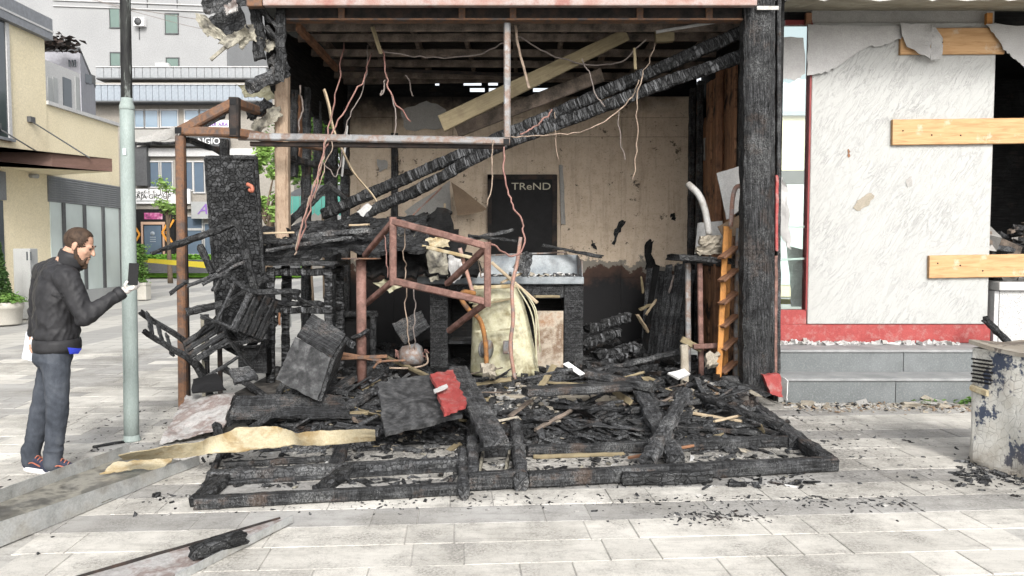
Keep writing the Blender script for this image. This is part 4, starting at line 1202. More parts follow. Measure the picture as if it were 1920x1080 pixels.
wv = boxo('window', (CX - 0.02, PX(-30, 100, CX).y, PX(0, 255, CX).z), (CX + 0.02, PX(9, 100, CX).y, zE0 - 0.01), 'glass_dark', cream)
boxo('frame', (CX - 0.02, PX(9.2, 100, CX).y, PX(0, 258, CX).z), (CX + 0.05, PX(15, 100, CX).y, zE0 - 0.01), 'trim_white', wv)
boxo('sill', (CX - 0.02, PX(-30, 100, CX).y, PX(0, 262, CX).z), (CX + 0.12, PX(16, 100, CX).y, PX(0, 256, CX).z - 0.01), 'grey_fascia', wv)
# shutter and glazed shopfront
y0, y1 = PX(90, 400, CX).y, PX(226, 400, CX).y
zs0, zs1 = PX(160, 385, CX).z, PX(160, 340, CX).z
sh = boxo('roller_shutter', (CX - 0.01, y0, zs0), (CX + 0.03, y1 - 0.05, zs1), 'shutter', cream)
ns = 11
for i in range(ns):
    z = zs0 + (zs1 - zs0) * i / ns
    boxo('slat', (CX + 0.031, y0, z + 0.012), (CX + 0.055, y1 - 0.05, z + (zs1 - zs0) / ns - 0.01), 'shutter', sh, 0.008)
zb = 0.42
boxo('sill', (CX - 0.01, y0, 0.02), (CX + 0.08, y1, zb), 'cabinet_grey', cream)
mull = [y0, PX(117, 400, CX).y, PX(156, 400, CX).y, PX(191, 400, CX).y, y1 - 0.08]
for a, b_ in zip(mull, mull[1:]):
    boxo('shop_pane', (CX - 0.01, a + 0.07, zb + 0.001), (CX + 0.02, b_ - 0.07, zs0 - 0.001), 'glass_frosted', cream)
for y in mull[1:]:
    boxo('mullion', (CX - 0.01, y - 0.065, zb + 0.001), (CX + 0.06, y + 0.065, zs0 - 0.002), 'dark_grey', cream)
boxo('brown_jamb', (CX - 0.01, y1 - 0.01, 0.3), (CX + 0.07, y1 + 0.12, zs1), 'canopy_brown', cream)
gs = boxo('shutter_case', (CX - 0.01, PX(-40, 400, CX).y, PX(5, 375, CX).z), (CX + 0.06, PX(9, 400, CX).y, PX(5, 322, CX).z), 'shutter', cream)
boxo('dark_opening', (CX - 0.01, PX(-40, 400, CX).y, 0.3), (CX + 0.02, PX(5, 400, CX).y, PX(5, 376, CX).z), 'glass_dark', cream)
# canopy with stay rods
zc0, zc1 = P(97, 313, 19).z, P(97, 287, 19).z
ca = [P(-60, 290, 18.6), P(97, 290, 19.0), P(210, 300, 20.2), V((CX + 0.01, 21.2, 0)), V((CX + 0.01, 16.5, 0))]
vs = [V((p.x, p.y, zc0)) for p in ca] + [V((p.x, p.y, zc1)) for p in ca]
k = len(ca)
fs = [tuple(reversed(range(k))), tuple(range(k, 2 * k))] + [(i, (i + 1) % k, k + (i + 1) % k, k + i) for i in range(k)]
fmm = [1, 0] + [0] * k
mk('canopy', vs, fs, None, cream, None, False, ['canopy_brown', 'cream_wall'], fmm)
for (q, Yc) in (((55, 225), (168, 296)), ((-10, 236), (72, 286))):
    wp = PX(q[0], q[1], CX)
    tube('stay_rod', [wp, P(Yc[0], Yc[1], 19.6)], 0.018, 'dark_grey', cream, 6, 1)
    boxo('stay_anchor', wp + V((-0.01, -0.1, -0.06)), wp + V((0.1, 0.1, 0.08)), 'dark_grey', cream)
tube('spot_lamp', [PX(56, 329, CX), PX(56, 329, CX) + V((0.22, -0.02, -0.02))], 0.06, 'cabinet_grey', cream, 8, 1)
# set-back storey with fins
yg0, yg1 = PX(84, 150, -14).y, PX(150, 150, -14).y
zt = PX(100, 118, -14).z
ups = boxo('upper_storey', (-19, yg0 - 1, zC), (-14, yg1, zt), 'trim_white', cream)
for i, (p0, p1) in enumerate(((88, 97), (98, 106), (117, 132), (140, 147))):
    boxo('bay', (-14.01, PX(p0, 150, -14).y, zC + 0.1), (-13.97, PX(p1, 150, -14).y, PX(p0, 126, -14).z - 0.3), 'glass_dark' if i == 2 else 'cabinet_grey', ups)
# street furniture of the left street
ub = thing('utility_cabinet', 'grey steel utility cabinet standing against the cream wall', 'cabinet', G(44, 598))
q = G(44, 598)
boxo('casing', (q.x - 0.2, q.y, 0), (q.x + 0.2, q.y + 0.3, P(40, 466, q.y).z), 'cabinet_grey', ub, 0.015)
boxo('casing', (q.x + 0.02, q.y - 0.02, 0), (q.x + 0.21, q.y - 0.002, P(40, 468, q.y).z), 'cabinet_grey', ub, 0.006)
for px in (49, 56):
    fbox('meter_window', px, 472, px + 3, 488, q.y - 0.03, 0.009, 'glass_dark', ub)
def planter(px, py, wpx, hpx, label, round_):
    q = G(px, py)
    s = q.y / F
    t = thing('planter', label, 'planter', q)
    r, h = wpx * s / 2, hpx * s
    if round_:
        lathe('pot', [(r * .86, 0), (r * .9, 0.02), (r * .97, h * .7), (r * 1.03, h * .72), (r * 1.05, h), (r * .92, h), (r * .9, h * .88), (0.001, h * .87)], 'planter_white', t, q, 24)
    else:
        boxo('pot', q + V((-r, -r, 0)), q + V((r, r, h)), 'planter_white', t, 0.02)
        boxo('rim', q + V((-r - .02, -r - .02, h - .08)), q + V((r + .02, r + .02, h + .005)), 'planter_white', t, 0.01)
    return q, s, t, h
q, s, t, h = planter(8, 608, 64, 42, 'round white planter with a young conifer beside the utility cabinet', True)
cz = P(5, 445, q.y).z
tr = thing('conifer', 'small dark green conifer growing in the round white planter', 'tree', q + V((0, 0, h * .87)))
tube('trunk', [q + V((-0.1, 0, h * .87)), q + V((-0.1, 0, cz - 0.3))], 0.03, 'bark', tr, 6, 1, 0.008)
def conif(g):
    z = g.random() ** 1.3
    a = g.uniform(0, 6.28)
    r = 0.30 * (1 - z * 0.9) * math.sqrt(g.random())
    return (q.x - 0.1 + r * math.cos(a), q.y + r * math.sin(a), h * .9 + z * (cz - h * .9))
leaves('crown', 3500, conif, 0.07, 'leaf_dark', tr, 12)
pl = thing('shrub', 'low leafy green plant spilling over the round planter rim', 'plant', q + V((0.2, -.1, h * .87)))
leaves('foliage', 500, lambda g: (q.x + 0.2 + g.gauss(0, 0.13), q.y - 0.1 + g.gauss(0, .1), h + abs(g.gauss(0.05, 0.07))), 0.08, 'leaf_green', pl, 13)
q2, s2_, t2, h2 = planter(268, 562, 22, 32, 'square cream planter box behind the lamp post', False)
pl2 = thing('shrub', 'tall thin green shrub in the square planter behind the lamp post', 'plant', q2 + V((0, 0, h2)))
hz = P(262, 458, q2.y).z
tube('stem', [q2 + V((0, 0, h2)), q2 + V((-0.06, 0, hz - 0.2))], 0.015, 'bark', pl2, 5, 1, 0.006)
leaves('foliage', 1600, lambda g: (q2.x - 0.08 + g.gauss(0, 0.11), q2.y + g.gauss(0, .12), g.uniform(h2, hz)), 0.09, 'leaf_green', pl2, 14)
# trees behind the kiosk and before the shops
def tree(label, base, hgt, crown, n, leafs, mat, seed, group=None):
    b0 = V(base)
    t = thing('street_tree', label, 'tree', b0, group)
    rg = random.Random(seed)
    top = b0 + V((rg.uniform(-.2, .2), 0, hgt * 0.62))
    tube('trunk', [b0, b0.lerp(top, 0.5) + V((rg.uniform(-.1, .1), 0, 0)), top], 0.13, 'bark', t, 8, 5, 0.06)
    cl = []
    for i in range(n):
        a, e = rg.uniform(0, 6.28), rg.uniform(-0.5, 1.2)
        d = V((math.cos(a) * math.cos(e) * crown[0], math.sin(a) * math.cos(e) * crown[0], math.sin(e) * crown[1])) * rg.uniform(0.45, 1.0)
        c = b0 + V((0, 0, hgt * 0.68)) + d
        cl.append((c, rg.uniform(0.25, 0.5) * crown[0]))
        if i % 2 == 0:
            tube('limb', [b0 + V((0, 0, hgt * rg.uniform(0.35, 0.6))), (b0 + V((0, 0, hgt * 0.6))).lerp(c, 0.5), c], 0.04, 'bark', t, 5, 3, 0.012)
    def pl(g):
        c, r = g.choice(cl)
        return c + V((g.gauss(0, r * .6), g.gauss(0, r * .6), g.gauss(0, r * .5)))
    leaves('crown', leafs, pl, 0.16, mat, t, seed + 1)
    return t
for i, (px, Y, hgt, cr) in enumerate(((580, 22, 6.4, (0.8, 2.2)), (612, 25, 7.2, (1.2, 2.6)), (645, 30, 7.5, (1.5, 2.5)))):
    b0 = P(px, 465, Y)
    tree('leafy bright green tree seen through the burnt left wall studs', (b0.x, Y, 0), hgt, cr, 16, 9000, 'leaf_green', 50 + i, 'trees seen through the kiosk left wall')
b0 = P(500, 465, 17.5)
tree('thin pale green tree beside the charred door leaf and raw timber post', (b0.x, 17.5, 0), 4.2, (0.4, 1.3), 9, 900, 'leaf_pale', 70)
b0 = P(318, 465, 36)
tree('slim young street tree before the white shop sign', (b0.x, 36, 0), 5.4, (0.55, 1.2), 8, 900, 'leaf_pale', 80)
# teal market awning behind the left wall
vp = P(600, 465, 16.0)
van = thing('market_awning', 'teal fabric market awning on thin posts seen behind the burnt left wall', 'awning', (vp.x, 16.0, 0))
zt0, zt1 = P(600, 402, 16).z, P(600, 368, 16).z
vx0, vx1 = P(535, 400, 16).x, P(672, 400, 16).x
for i in range(10):
    xa, xb = vx0 + (vx1 - vx0) * i / 10, vx0 + (vx1 - vx0) * (i + 1) / 10
    polysheet('valance', [V((xa + .004, 16, zt1)), V((xb - .004, 16, zt1)), V((xb - .004, 16, zt0 + 0.03)), V(((xa + xb) / 2, 16, zt0 - .03)), V((xa + .004, 16, zt0 + 0.03))], 0.01, 'teal_paint', van, 1)
sheet('roof_cloth', [V((vx0, 17.6, zt1 + .35)), V((vx1, 17.6, zt1 + .35)), V((vx1, 15.99, zt1)), V((vx0, 15.99, zt1))], 0.01, 'dark_grey', van, 14, 8, 0.02, 2)
for x in (vx0 + .05, vx1 - .05):
    for y in (16.05, 17.5):
        tube('post', [V((x, y, 0)), V((x, y, zt1))], 0.025, 'cabinet_grey', van, 8, 1)
RX90 = Matrix.Rotation(R(90), 4, 'X')
# cream building and hedge line seen through the glazed strip on the right
cb = thing('rear_building', 'cream rendered building with blue roof edge seen through the glazed strip', 'building', (9, 26, 0))
ya, yb = P(1480, 218, 26), P(1480, 320, 26)
boxo('wall', (6.5, 26, 0), (12.5, 34, ya.z), 'cream_wall', cb)
boxo('roof_edge', (6.4, 25.8, ya.z + .001), (12.6, 34, P(1480, 210, 26).z), 'rib_blue', cb)
boxo('shop_band', (6.5, 25.94, P(1480, 345, 26).z), (12.5, 25.99, yb.z), 'dark_grey', cb)
for i in range(5):
    boxo('shop_pane', (6.6 + i * 1.2, 25.95, 0.4), (7.7 + i * 1.2, 25.99, P(1480, 346, 26).z), 'glass_frosted', cb)
tree('rounded pale green tree rising behind the rear cream building', (P(1462, 465, 45).x, 45, 0), 10.2, (1.6, 2.2), 14, 3000, 'leaf_pale', 90)
tp2 = sheet('barrier_tape', [P(1440, 560, 10.6), P(1530, 562, 10.6), P(1530, 571, 10.6), P(1440, 570, 10.6)], 0.003, 'tape_yellow', None, 14, 2, 0.02, 2)
tag(tp2, 'yellow barrier tape stretched behind the glazed strip', 'tape')
# overhead cables
for (ya, yb, r) in ((2, 34, 0.012), (0, 52, 0.01)):
    tag(tube('overhead_cable', [P(150, ya - 8, 30), P(250, ya + (yb - ya) * .35 + 3, 30), P(400, yb + 6, 30), P(560, yb + 20, 30)], r, 'wire_grey'), 'thin overhead cable crossing in front of the pale grey tower', 'cable', 'overhead cables before the tower')
# ================================================================== STEEL AWNING FRAME
aw = thing('awning_frame', 'rusted square-tube awning frame with tall brown post and long horizontal rail', 'frame', P(343, 765, 7.9))
A, B, C = P(338, 246, 7.9), P(440, 192, 7.9), P(440, 248, 7.9)
post = beam('post', V((P(344, 765, 7.9).x, 7.9, 0.0)), A + V((0, 0, -0.05)), 0.085, 0.085, 'rust', aw, 0.0008, seg=0.2)
beam('post_flange', V((P(351, 765, 7.97).x, 7.98, 0.0)), P(342, 252, 7.98), 0.06, 0.05, 'rust_dark', aw, 0.002, seg=0.2)
beam('rafter', A + V((0, 0.003, 0)), B, 0.09, 0.095, 'rust', aw, 0.001, seg=.2)
beam('tie', A + V((0.05, 0, 0)), C, 0.09, 0.09, 'rust', aw, 0.001, seg=.2)
beam('king_post', C + V((0, 0, -0.045)), B + V((0, 0.002, 0.045)), 0.1, 0.1, 'rust_dark', aw, 0.001, seg=.2)
beam('purlin', B, P(523, 222, 9.0), 0.09, 0.09, 'rust', aw, 0.001, seg=.2)
beam('outrigger', C, P(600, 275, 9.0), 0.08, 0.09, 'rust', aw, 0.001, seg=.2)
rl = beam('long_rail', P(448, 256, 8.05), P(956, 265, 8.05), 0.075, 0.075, 'steel_grey', aw, 0.001, seg=.25)
beam('lower_rail', P(470, 270, 8.10), P(945, 275, 8.10), 0.05, 0.05, 'rust_dark', aw, 0.001, seg=.25)
boxo('open_end', (P(944, 265, 8.0).x, 8.003, P(950, 270, 8.0).z), (P(955, 265, 8.0).x, 8.01, P(950, 260, 8.0).z), 'plain_black', aw)
for q in (A, C, B):
    boxo('open_end', q + V((-0.032, -0.054, -0.032)), q + V((0.032, -0.0505, 0.032)), 'plain_black', aw)
beam('hanger', P(951, 258, 8.05), P(951, 44, 8.05), 0.07, 0.07, 'steel_grey', aw, 0.001, seg=.2)
beam('cross_bar', P(352, 262, 8.0), P(425, 288, 8.5), 0.07, 0.06, 'char_wood', aw, 0.01)
beam('short_post', P(421, 262, 8.4), P(421, 300, 8.4), 0.09, 0.09, 'char_wood', aw, 0.006)
beam('rear_rail', P(356, 247, 8.2), P(520, 262, 8.6), 0.05, 0.06, 'rust_orange', aw, 0.004)
G_SH = 'torn sheets hanging off the kiosk eave'
def tagd(o, label, cat, g=None):
    return tag(o, label, cat, g)
tagd(sheet('torn_awning_sheet', [P(254, 258, 7.7), P(336, 240, 7.95), P(334, 262, 7.95), P(256, 271, 7.6)], 0.006, 'concrete', None, 16, 6, 0.012, 4, 0.008, 0.004), 'torn grey awning sheet drooping from the rusty post towards the lamp post', 'sheet')
tagd(beam('charred_stick', P(253, 270, 7.55), P(330, 268, 7.9), 0.03, 0.03, 'char_block', None, 0.006), 'thin charred stick under the torn grey awning sheet', 'stick')
# insulation, cables and scraps in the awning truss
for i, (c4, m, lab) in enumerate((
        ([(470, 232), (520, 196), (530, 222), (480, 252)], 'torn_foil', 'crumpled foil insulation scrap lodged in the awning truss'),
        ([(455, 205), (500, 185), (520, 200), (470, 228)], 'char_block', 'charred felt scrap lodged in the awning truss'),
        ([(365, 235), (430, 195), (434, 210), (378, 246)], 'char_block', 'black charred board leaning inside the awning triangle'),
        ([(440, 160), (515, 150), (522, 190), (460, 180)], 'cream_metal', 'cream insulation scrap above the rusty awning rafter'))):
    tagd(sheet('insulation_scrap', [P(x, y, 8.35 + 0.08 * i) for x, y in c4], 0.015, m, None, 10, 6, 0.05, 6, 0.02, 0.015), lab, 'scrap')
# torn eave wreckage at the left roof corner
for i, (c4, Y, m, lab) in enumerate((
        ([(368, 24), (388, 30), (440, 88), (384, 66)], 7.75, 'torn_foil', 'pale torn metal corner sheet jutting from the roof edge'),
        ([(388, 34), (452, 8), (470, 62), (408, 76)], 7.8, 'char_block', 'black burnt roof panel hanging at the roof corner'),
        ([(410, 78), (462, 52), (470, 62), (428, 92)], 7.7, 'torn_foil', 'narrow cream flashing strip folded under the roof corner'),
        ([(442, 76), (462, 58), (472, 74), (450, 92)], 7.75, 'torn_foil', 'small square pale panel dangling below the roof corner'),
        ([(454, 44), (476, 50), (482, 80), (458, 74)], 7.9, 'torn_foil', 'cream pleated insulation wad under the roof corner'),
        ([(492, 66), (516, 82), (508, 98), (492, 92)], 8.0, 'torn_foil', 'pale pleated foil fan beside the left roof edge'),
        ([(376, -10), (470, -14), (465, 12), (385, 26)], 7.9, 'char_ash', 'ash-grey roof felt curling over the roof corner'),
        ([(418, 8), (446, 4), (448, 24), (424, 28)], 7.65, 'ash_sheet', 'small crumpled silver foil clinging under the roof corner'))):
    tagd(sheet('eave_scrap', [P(x, y, Y + 0.05 * math.sin(3 * k + i)) for k, (x, y) in enumerate(c4)], 0.012, m, None, 12, 8, 0.02, 5, 0.012, 0.012), lab, 'scrap', None)
tagd(beam('flashing_strip', P(395, 112, 7.7), P(430, 82, 7.72), 0.02, 0.035, 'torn_foil', None, 0.003), 'straight pale flashing strip sticking out below the torn roof corner', 'flashing')
for (x0, y0, x1, y1, w_, lab) in ((488, 110, 478, 10, 0.12, 'ragged charred board hanging down from the roof corner'), (528, 20, 524, 150, 0.10, 'charred upright board beside the raw timber post top'), (500, 50, 526, 85, 0.07, 'short charred brace at the left roof edge'), (472, 6, 530, 60, 0.09, 'charred eave rafter under the red fascia end')):
    tagd(beam('charred_board', P(x0, y0, 7.95), P(x1, y1, 7.98), w_, 0.05, 'char_block', None, 0.016, seg=.04), lab, 'board')
tagd(beam('charred_timber', P(468, 164, 7.8), P(535, 132, 8.2), 0.09, 0.12, 'char_ash', None, 0.016, seg=.04, taper=1.2), 'short charred timber poking out over the raw timber post', 'timber')
tagd(sheet('roof_clump', [P(503, 112, 8.1), P(534, 95, 8.2), P(536, 140, 8.2), P(510, 130, 8.1)], 0.06, 'char_ash', None, 8, 8, 0.05, 8, 0.02, 0.02), 'lump of burnt roofing stuck on the raw timber post top', 'clump')

# ================================================================== CHARRED THINGS IN THE LEFT HALF
dl = thing('charred_door', 'tall door leaf burnt to cracked black charcoal, leaning upright', 'door', P(440, 690, 8.1))
sheet('leaf', [P(388, 294, 7.75), P(478, 293, 7.78), P(503, 640, 8.1), P(413, 640, 8.08)], 0.05, 'char_door', dl, 16, 40, 0.004, 5, 0.006, 0.006)
for (a, b_) in (((386, 296), (480, 295)), ((386, 296), (411, 630)), ((480, 294), (502, 630))):
    f = lambda q: P(q[0], q[1], 7.72 + 0.36 * (q[1] - 294) / 396)
    beam('edge_moulding', f(a), f(b_), 0.03, 0.045, 'char_block', dl, 0.004)
tube('handle_remnant', [P(463, 345, 7.71), P(472, 350, 7.70), P(473, 358, 7.70), P(467, 356, 7.71)], 0.02, 'orange_plastic', dl, 6, 4)

def charred_chair(M, label):
    global XF
    t = thing('charred_chair', label, 'chair', M.translation)
    XF = M
    bw_, d_ = 0.40, 0.40
    for sx in (-1, 1):
        beam('leg', (sx * bw_ / 2, -d_ / 2, 0), (sx * bw_ / 2 * .95, -d_ / 2, 0.45), 0.042, 0.042, 'char_block', t, 0.007, seg=.05)
        beam('back_leg', (sx * bw_ / 2, d_ / 2 + 0.05, 0), (sx * bw_ / 2, d_ / 2 + 0.12, 0.95), 0.042, 0.05, 'char_block', t, 0.007, seg=.05, mids=[(0.45, 0, -0.09)])
        beam('side_rail', (sx * bw_ / 2, -d_ / 2, 0.42), (sx * bw_ / 2, d_ / 2, 0.42), 0.03, 0.06, 'char_ash', t, 0.006, seg=.05)
        beam('stretcher', (sx * bw_ / 2, -d_ / 2, 0.2), (sx * bw_ / 2, d_ / 2 + .02, 0.2), 0.024, 0.03, 'char_ash', t, 0.005, seg=.05)
    for y in (-d_ / 2, d_ / 2):
        beam('cross_rail', (-bw_ / 2, y, 0.42), (bw_ / 2, y, 0.42), 0.03, 0.06, 'char_block', t, 0.006, seg=.05)
    for z in (0.6, 0.74, 0.9):
        beam('back_slat', (-bw_ / 2, d_ / 2 + 0.08, z), (bw_ / 2, d_ / 2 + 0.08, z), 0.022, 0.055, 'char_ash', t, 0.005, seg=.05)
    for i in range(3):
        x = -0.13 + 0.13 * i
        beam('seat_slat', (x, -d_ / 2, 0.455), (x + .01, d_ / 2, 0.455), 0.085, 0.016, 'char_wood', t, 0.004, seg=.05)
    XF = Matrix.Identity(4)
    return t
def pose(px, py, Y, rx, ry, rz):
    return Matrix.Translation(P(px, py, Y)) @ Matrix.Rotation(R(rz), 4, 'Z') @ Matrix.Rotation(R(ry), 4, 'Y') @ Matrix.Rotation(R(rx), 4, 'X')
charred_chair(pose(420, 568, 7.6, 105, 20, 70), 'charred wooden chair tipped on its back, propped before the burnt door leaf')
charred_chair(pose(432, 694, 7.75, -35, -22, 120), 'charred wooden chair standing askew behind the brown awning post')
charred_chair(pose(436, 668, 7.7, 65, -35, 200), 'charred wooden chair upside down beside the charred cabinet frame')
for i, (x0, y0, Y0, x1, y1, Y1, w_, lab) in enumerate((
        (286, 476, 7.5, 358, 447, 7.55, 0.05, 'charred chair leg pointing at the lamp post, behind the awning post'),
        (322, 462, 7.55, 446, 418, 7.6, 0.075, 'long charred bar slanting up before the burnt door leaf'),
        (444, 416, 7.58, 478, 545, 7.7, 0.075, 'charred upright hanging from the slanting bar end'),
        (375, 460, 7.6, 398, 512, 7.62, 0.08, 'short thick charred stub below the slanting bar'),
        (318, 550, 7.45, 352, 528, 7.5, 0.045, 'thin charred spindle poking out past the awning post'),
        (352, 537, 7.5, 452, 497, 7.55, 0.045, 'charred spindle with ash-grey top above the tangled chairs'),
        (380, 534, 7.4, 458, 490, 7.5, 0.04, 'slim ash-grey spindle across the tangled chairs'),
        (408, 510, 7.45, 448, 478, 7.5, 0.035, 'pale ash spindle slanting under the burnt door leaf'),
        (400, 545, 7.45, 412, 524, 7.5, 0.05, 'stubby ash-grey peg among the tangled chairs'),
        (350, 585, 7.55, 420, 570, 7.6, 0.09, 'charred seat rail behind the awning post'),
        (366, 632, 7.5, 412, 590, 7.55, 0.05, 'charred spindle hanging below the seat rail'),
        (406, 622, 7.5, 416, 580, 7.5, 0.05, 'short charred peg hanging under the tangled chairs'),
        (400, 652, 7.45, 500, 632, 7.6, 0.06, 'charred bar with rounded end above the pale ash sheet'),
        (436, 610, 7.5, 462, 560, 7.55, 0.04, 'ash-grey spindle leaning left of the charred cabinet frame'),
        (455, 575, 7.55, 480, 545, 7.6, 0.04, 'curved ash-grey splinter beside the charred cabinet frame'),
        (418, 575, 7.6, 500, 520, 7.8, 0.07, 'charred rail running back under the burnt door leaf'))):
    tagd(beam('charred_spindle', P(x0, y0, Y0), P(x1, y1, Y1), w_, w_ * .8, 'char_ash' if 'ash' in lab else 'char_block', None, 0.007, seg=.03), lab, 'charred wood')
for (px, lab, m) in ((383, 'pale narrow upright strip behind the tangled chairs', 'torn_foil'), (413, 'thin brown upright rod behind the tangled chairs', 'rust_dark'), (389, 'dark upright bar paired with the pale strip behind the tangled chairs', 'char_wood')):
    b0 = P(px, 715, 7.95)
    tagd(beam('upright_strip', V((b0.x, 7.95, 0)), P(px - 2, 590, 7.95), 0.045, 0.03, m, None, 0.003, seg=.1), lab, 'strip')

# charred cabinet frame (stall) with see-through opening
cf = thing('charred_cabinet_frame', 'charred square cabinet frame standing open, with crackled posts and rails', 'cabinet', P(562, 705, 8.2))
for px in (507, 616):
    for Y in (8.2, 8.75):
        beam('post', V((P(px, 700, 8.2).x, Y, FZ)), V((P(px, 500, 8.2).x, Y, P(px, 502, 8.2).z)), 0.085, 0.085, 'char_rib', cf, 0.006, rib=.04, seg=.03)
for (yy, hh) in ((510, 0.075), (582, 0.065), (692, 0.06)):
    beam('front_rail', P(514, yy, 8.2), P(609, yy, 8.2), 0.06, hh, 'char_rib', cf, 0.006, rib=.05, seg=.03)
for px in (507, 616):
    for yy in (510, 582):
        a = P(px, yy, 8.2)
        beam('side_rail', a + V((0, .04, 0)), a + V((0, 0.53, 0)), 0.05, 0.06, 'char_block', cf, 0.006)
beam('table_top', P(488, 492, 8.45), P(640, 493, 8.45), 0.7, 0.05, 'char_wood', cf, 0.007, seg=.08)
beam('divider', P(538, 582, 8.7), P(538, 510, 8.7), 0.1, 0.03, 'char_rib', cf, 0.004)
beam('stick', P(524, 610, 8.18), P(524, 585, 8.18), 0.02, 0.02, 'brown_wood', cf, 0.002)
# neighbouring charred box behind
cb2 = thing('charred_side_cabinet', 'low charred cabinet carcass behind the round-topped pedestal', 'cabinet', P(665, 690, 9.0))
for px in (640, 700):
    beam('post', V((P(px, 690, 9.0).x, 9.0, FZ)), P(px, 590, 9.0), 0.07, 0.07, 'char_block', cb2, 0.006)
beam('rail', P(630, 590, 9.0), P(708, 588, 9.0), 0.07, 0.07, 'char_block', cb2, 0.006)
fbox('panel', 644, 595, 696, 690, 9.05, 0.02, 'soot', cb2)
boxp = thing('charred_drawer', 'small charred drawer on its side left of the cabinet frame', 'drawer', P(465, 700, 8.0))  # a burnt drawer lying on its side: front, body and lip
fbox('front', 446, 655, 500, 700, 7.95, 0.03, 'char_wood', boxp, 0.004)
fbox('body', 446, 657, 500, 700, 7.981, 0.3, 'soot', boxp)
beam('lip', P(444, 652, 7.94), P(500, 648, 7.98), 0.05, 0.03, 'char_ash', boxp, 0.004)

# collapsed roof deck lying over the tables
tagd(sheet('collapsed_roof_panel', [P(466, 444, 8.6), P(800, 402, 9.6), P(800, 470, 8.3), P(500, 492, 8.1)], 0.05, 'char_block', None, 30, 12, 0.05, 3, 0.04, 0.02), 'collapsed black roof panel draped over the charred tables', 'roof panel')
tagd(sheet('collapsed_roof_panel', [P(640, 440, 9.0), P(840, 398, 9.6), P(905, 520, 8.7), P(690, 520, 8.5)], 0.04, 'soot', None, 22, 14, 0.06, 3, 0.05, 0.02), 'sooty torn roof panel hanging behind the tipped red frame', 'roof panel')
for i, (x0, y0, Y0, x1, y1, Y1, w_, h_, m, lab) in enumerate((
        (560, 445, 8.3, 696, 432, 8.3, 0.16, 0.06, 'char_ash', 'thick ash-grey charred board atop the collapsed roof panel'),
        (462, 438, 8.0, 552, 436, 8.1, 0.05, 0.02, 'pale_wood', 'pale scorched lath lying on the collapsed roof panel'),
        (655, 422, 8.5, 692, 421, 8.5, 0.06, 0.02, 'pale_wood', 'short pale lath end on the charred board'),
        (470, 455, 8.0, 640, 448, 8.2, 0.06, 0.05, 'char_block', 'charred batten on the collapsed roof panel'),
        (500, 470, 7.95, 660, 445, 8.1, 0.05, 0.04, 'char_ash', 'ash-streaked batten along the collapsed roof panel edge'),
        (520, 437, 8.9, 625, 340, 9.6, 0.08, 0.07, 'char_block', 'charred strut slanting behind the raw timber post'),
        (615, 345, 9.5, 648, 372, 9.6, 0.06, 0.06, 'char_wood', 'short charred strut meeting the slanted strut'),
        (1020, 460, 9.6, 1128, 482, 9.3, 0.10, 0.035, 'char_block', 'black charred board jutting over the metal tray'),
        (860, 452, 9.4, 960, 432, 9.5, 0.12, 0.04, 'char_ash', 'twisted charred board before the black door'),
        (880, 442, 9.4, 968, 452, 9.3, 0.08, 0.03, 'char_block', 'burnt curling strip before the black door'))):
    tagd(beam('charred_batten', P(x0, y0, Y0), P(x1, y1, Y1), w_, h_, m, None, 0.01 if 'pale' not in m else 0.003, seg=.05), lab, 'board')
struct(chips('roof_debris', 900, lambda g: (lambda u, v: tuple(P(470 + 330 * u, 448 - 34 * u + 30 * v, 8.55 + 0.9 * u - 0.5 * v) + V((0, 0, 0.03))))(g.random(), g.random()), (0.015, 0.12), ['rubble_dark', 'char_ash', 'rubble_dark', 'torn_foil'], 33, 0.4, [6, 4, 4, 1]), 'stuff')

# the long charred roof beams fallen across the kiosk
tagd(beam('fallen_beam', P(606, 402, 9.7), P(1415, 50, 8.3), 0.115, 0.13, 'char_rib', None, 0.007, rib=0.05, seg=0.028), 'long charred roof beam fallen diagonally, upper of two', 'beam')
tagd(beam('fallen_beam', P(618, 432, 9.5), P(1402, 100, 8.35), 0.115, 0.13, 'char_rib', None, 0.007, rib=0.05, seg=0.028, mids=[(0.2, 0, 0.03), (0.45, 0, 0.13), (0.75, 0, 0.07)]), 'long charred roof beam fallen diagonally, lower of two', 'beam')
tagd(beam('hanging_plank', P(828, 232, 9.1), P(1176, 64, 8.7), 0.05, 0.2, 'tan_wood', None, 0.002, seg=.15, taper=0.7), 'tan plank hanging diagonally from the ceiling through the rail hanger', 'plank')
tagd(beam('hanging_plank', P(856, 246, 9.5), P(1130, 140, 9.2), 0.04, 0.16, 'rafter', None, 0.003, seg=.15), 'dark brown plank hanging just behind the tan plank', 'plank')
tagd(beam('pale_lath', P(607, 168, 8.25), P(706, 378, 8.5), 0.055, 0.02, 'pale_wood', None, 0.002, seg=.05, taper=0.7, mids=[(0.4, 0.0, -0.1), (0.65, 0, -0.10)]), 'bent pale wooden lath leaning over the long grey rail', 'lath')
tagd(beam('pale_lath', P(651, 236, 8.4), P(641, 330, 8.6), 0.02, 0.02, 'white_board', None, 0.002, seg=.05), 'thin white splinter dangling behind the long grey rail', 'lath')
tagd(beam('split_batten', P(698, 50, 8.3), P(714, 100, 8.4), 0.03, 0.04, 'tan_wood', None, 0.004, seg=.05), 'split tan batten hanging from the front girder', 'batten')
tagd(beam('split_batten', P(966, 48, 8.2), P(992, 165, 8.3), 0.025, 0.035, 'wire_tan', None, 0.004, seg=.05, mids=[(.3, .02, -.04)]), 'curling grey batten beside the rail hanger', 'batten')
tagd(beam('curled_batten', P(1190, 90, 8.4), P(1192, 130, 8.4), 0.03, 0.02, 'tan_wood', None, 0.004, seg=.03), 'short curled batten dangling above the fallen beams', 'batten')
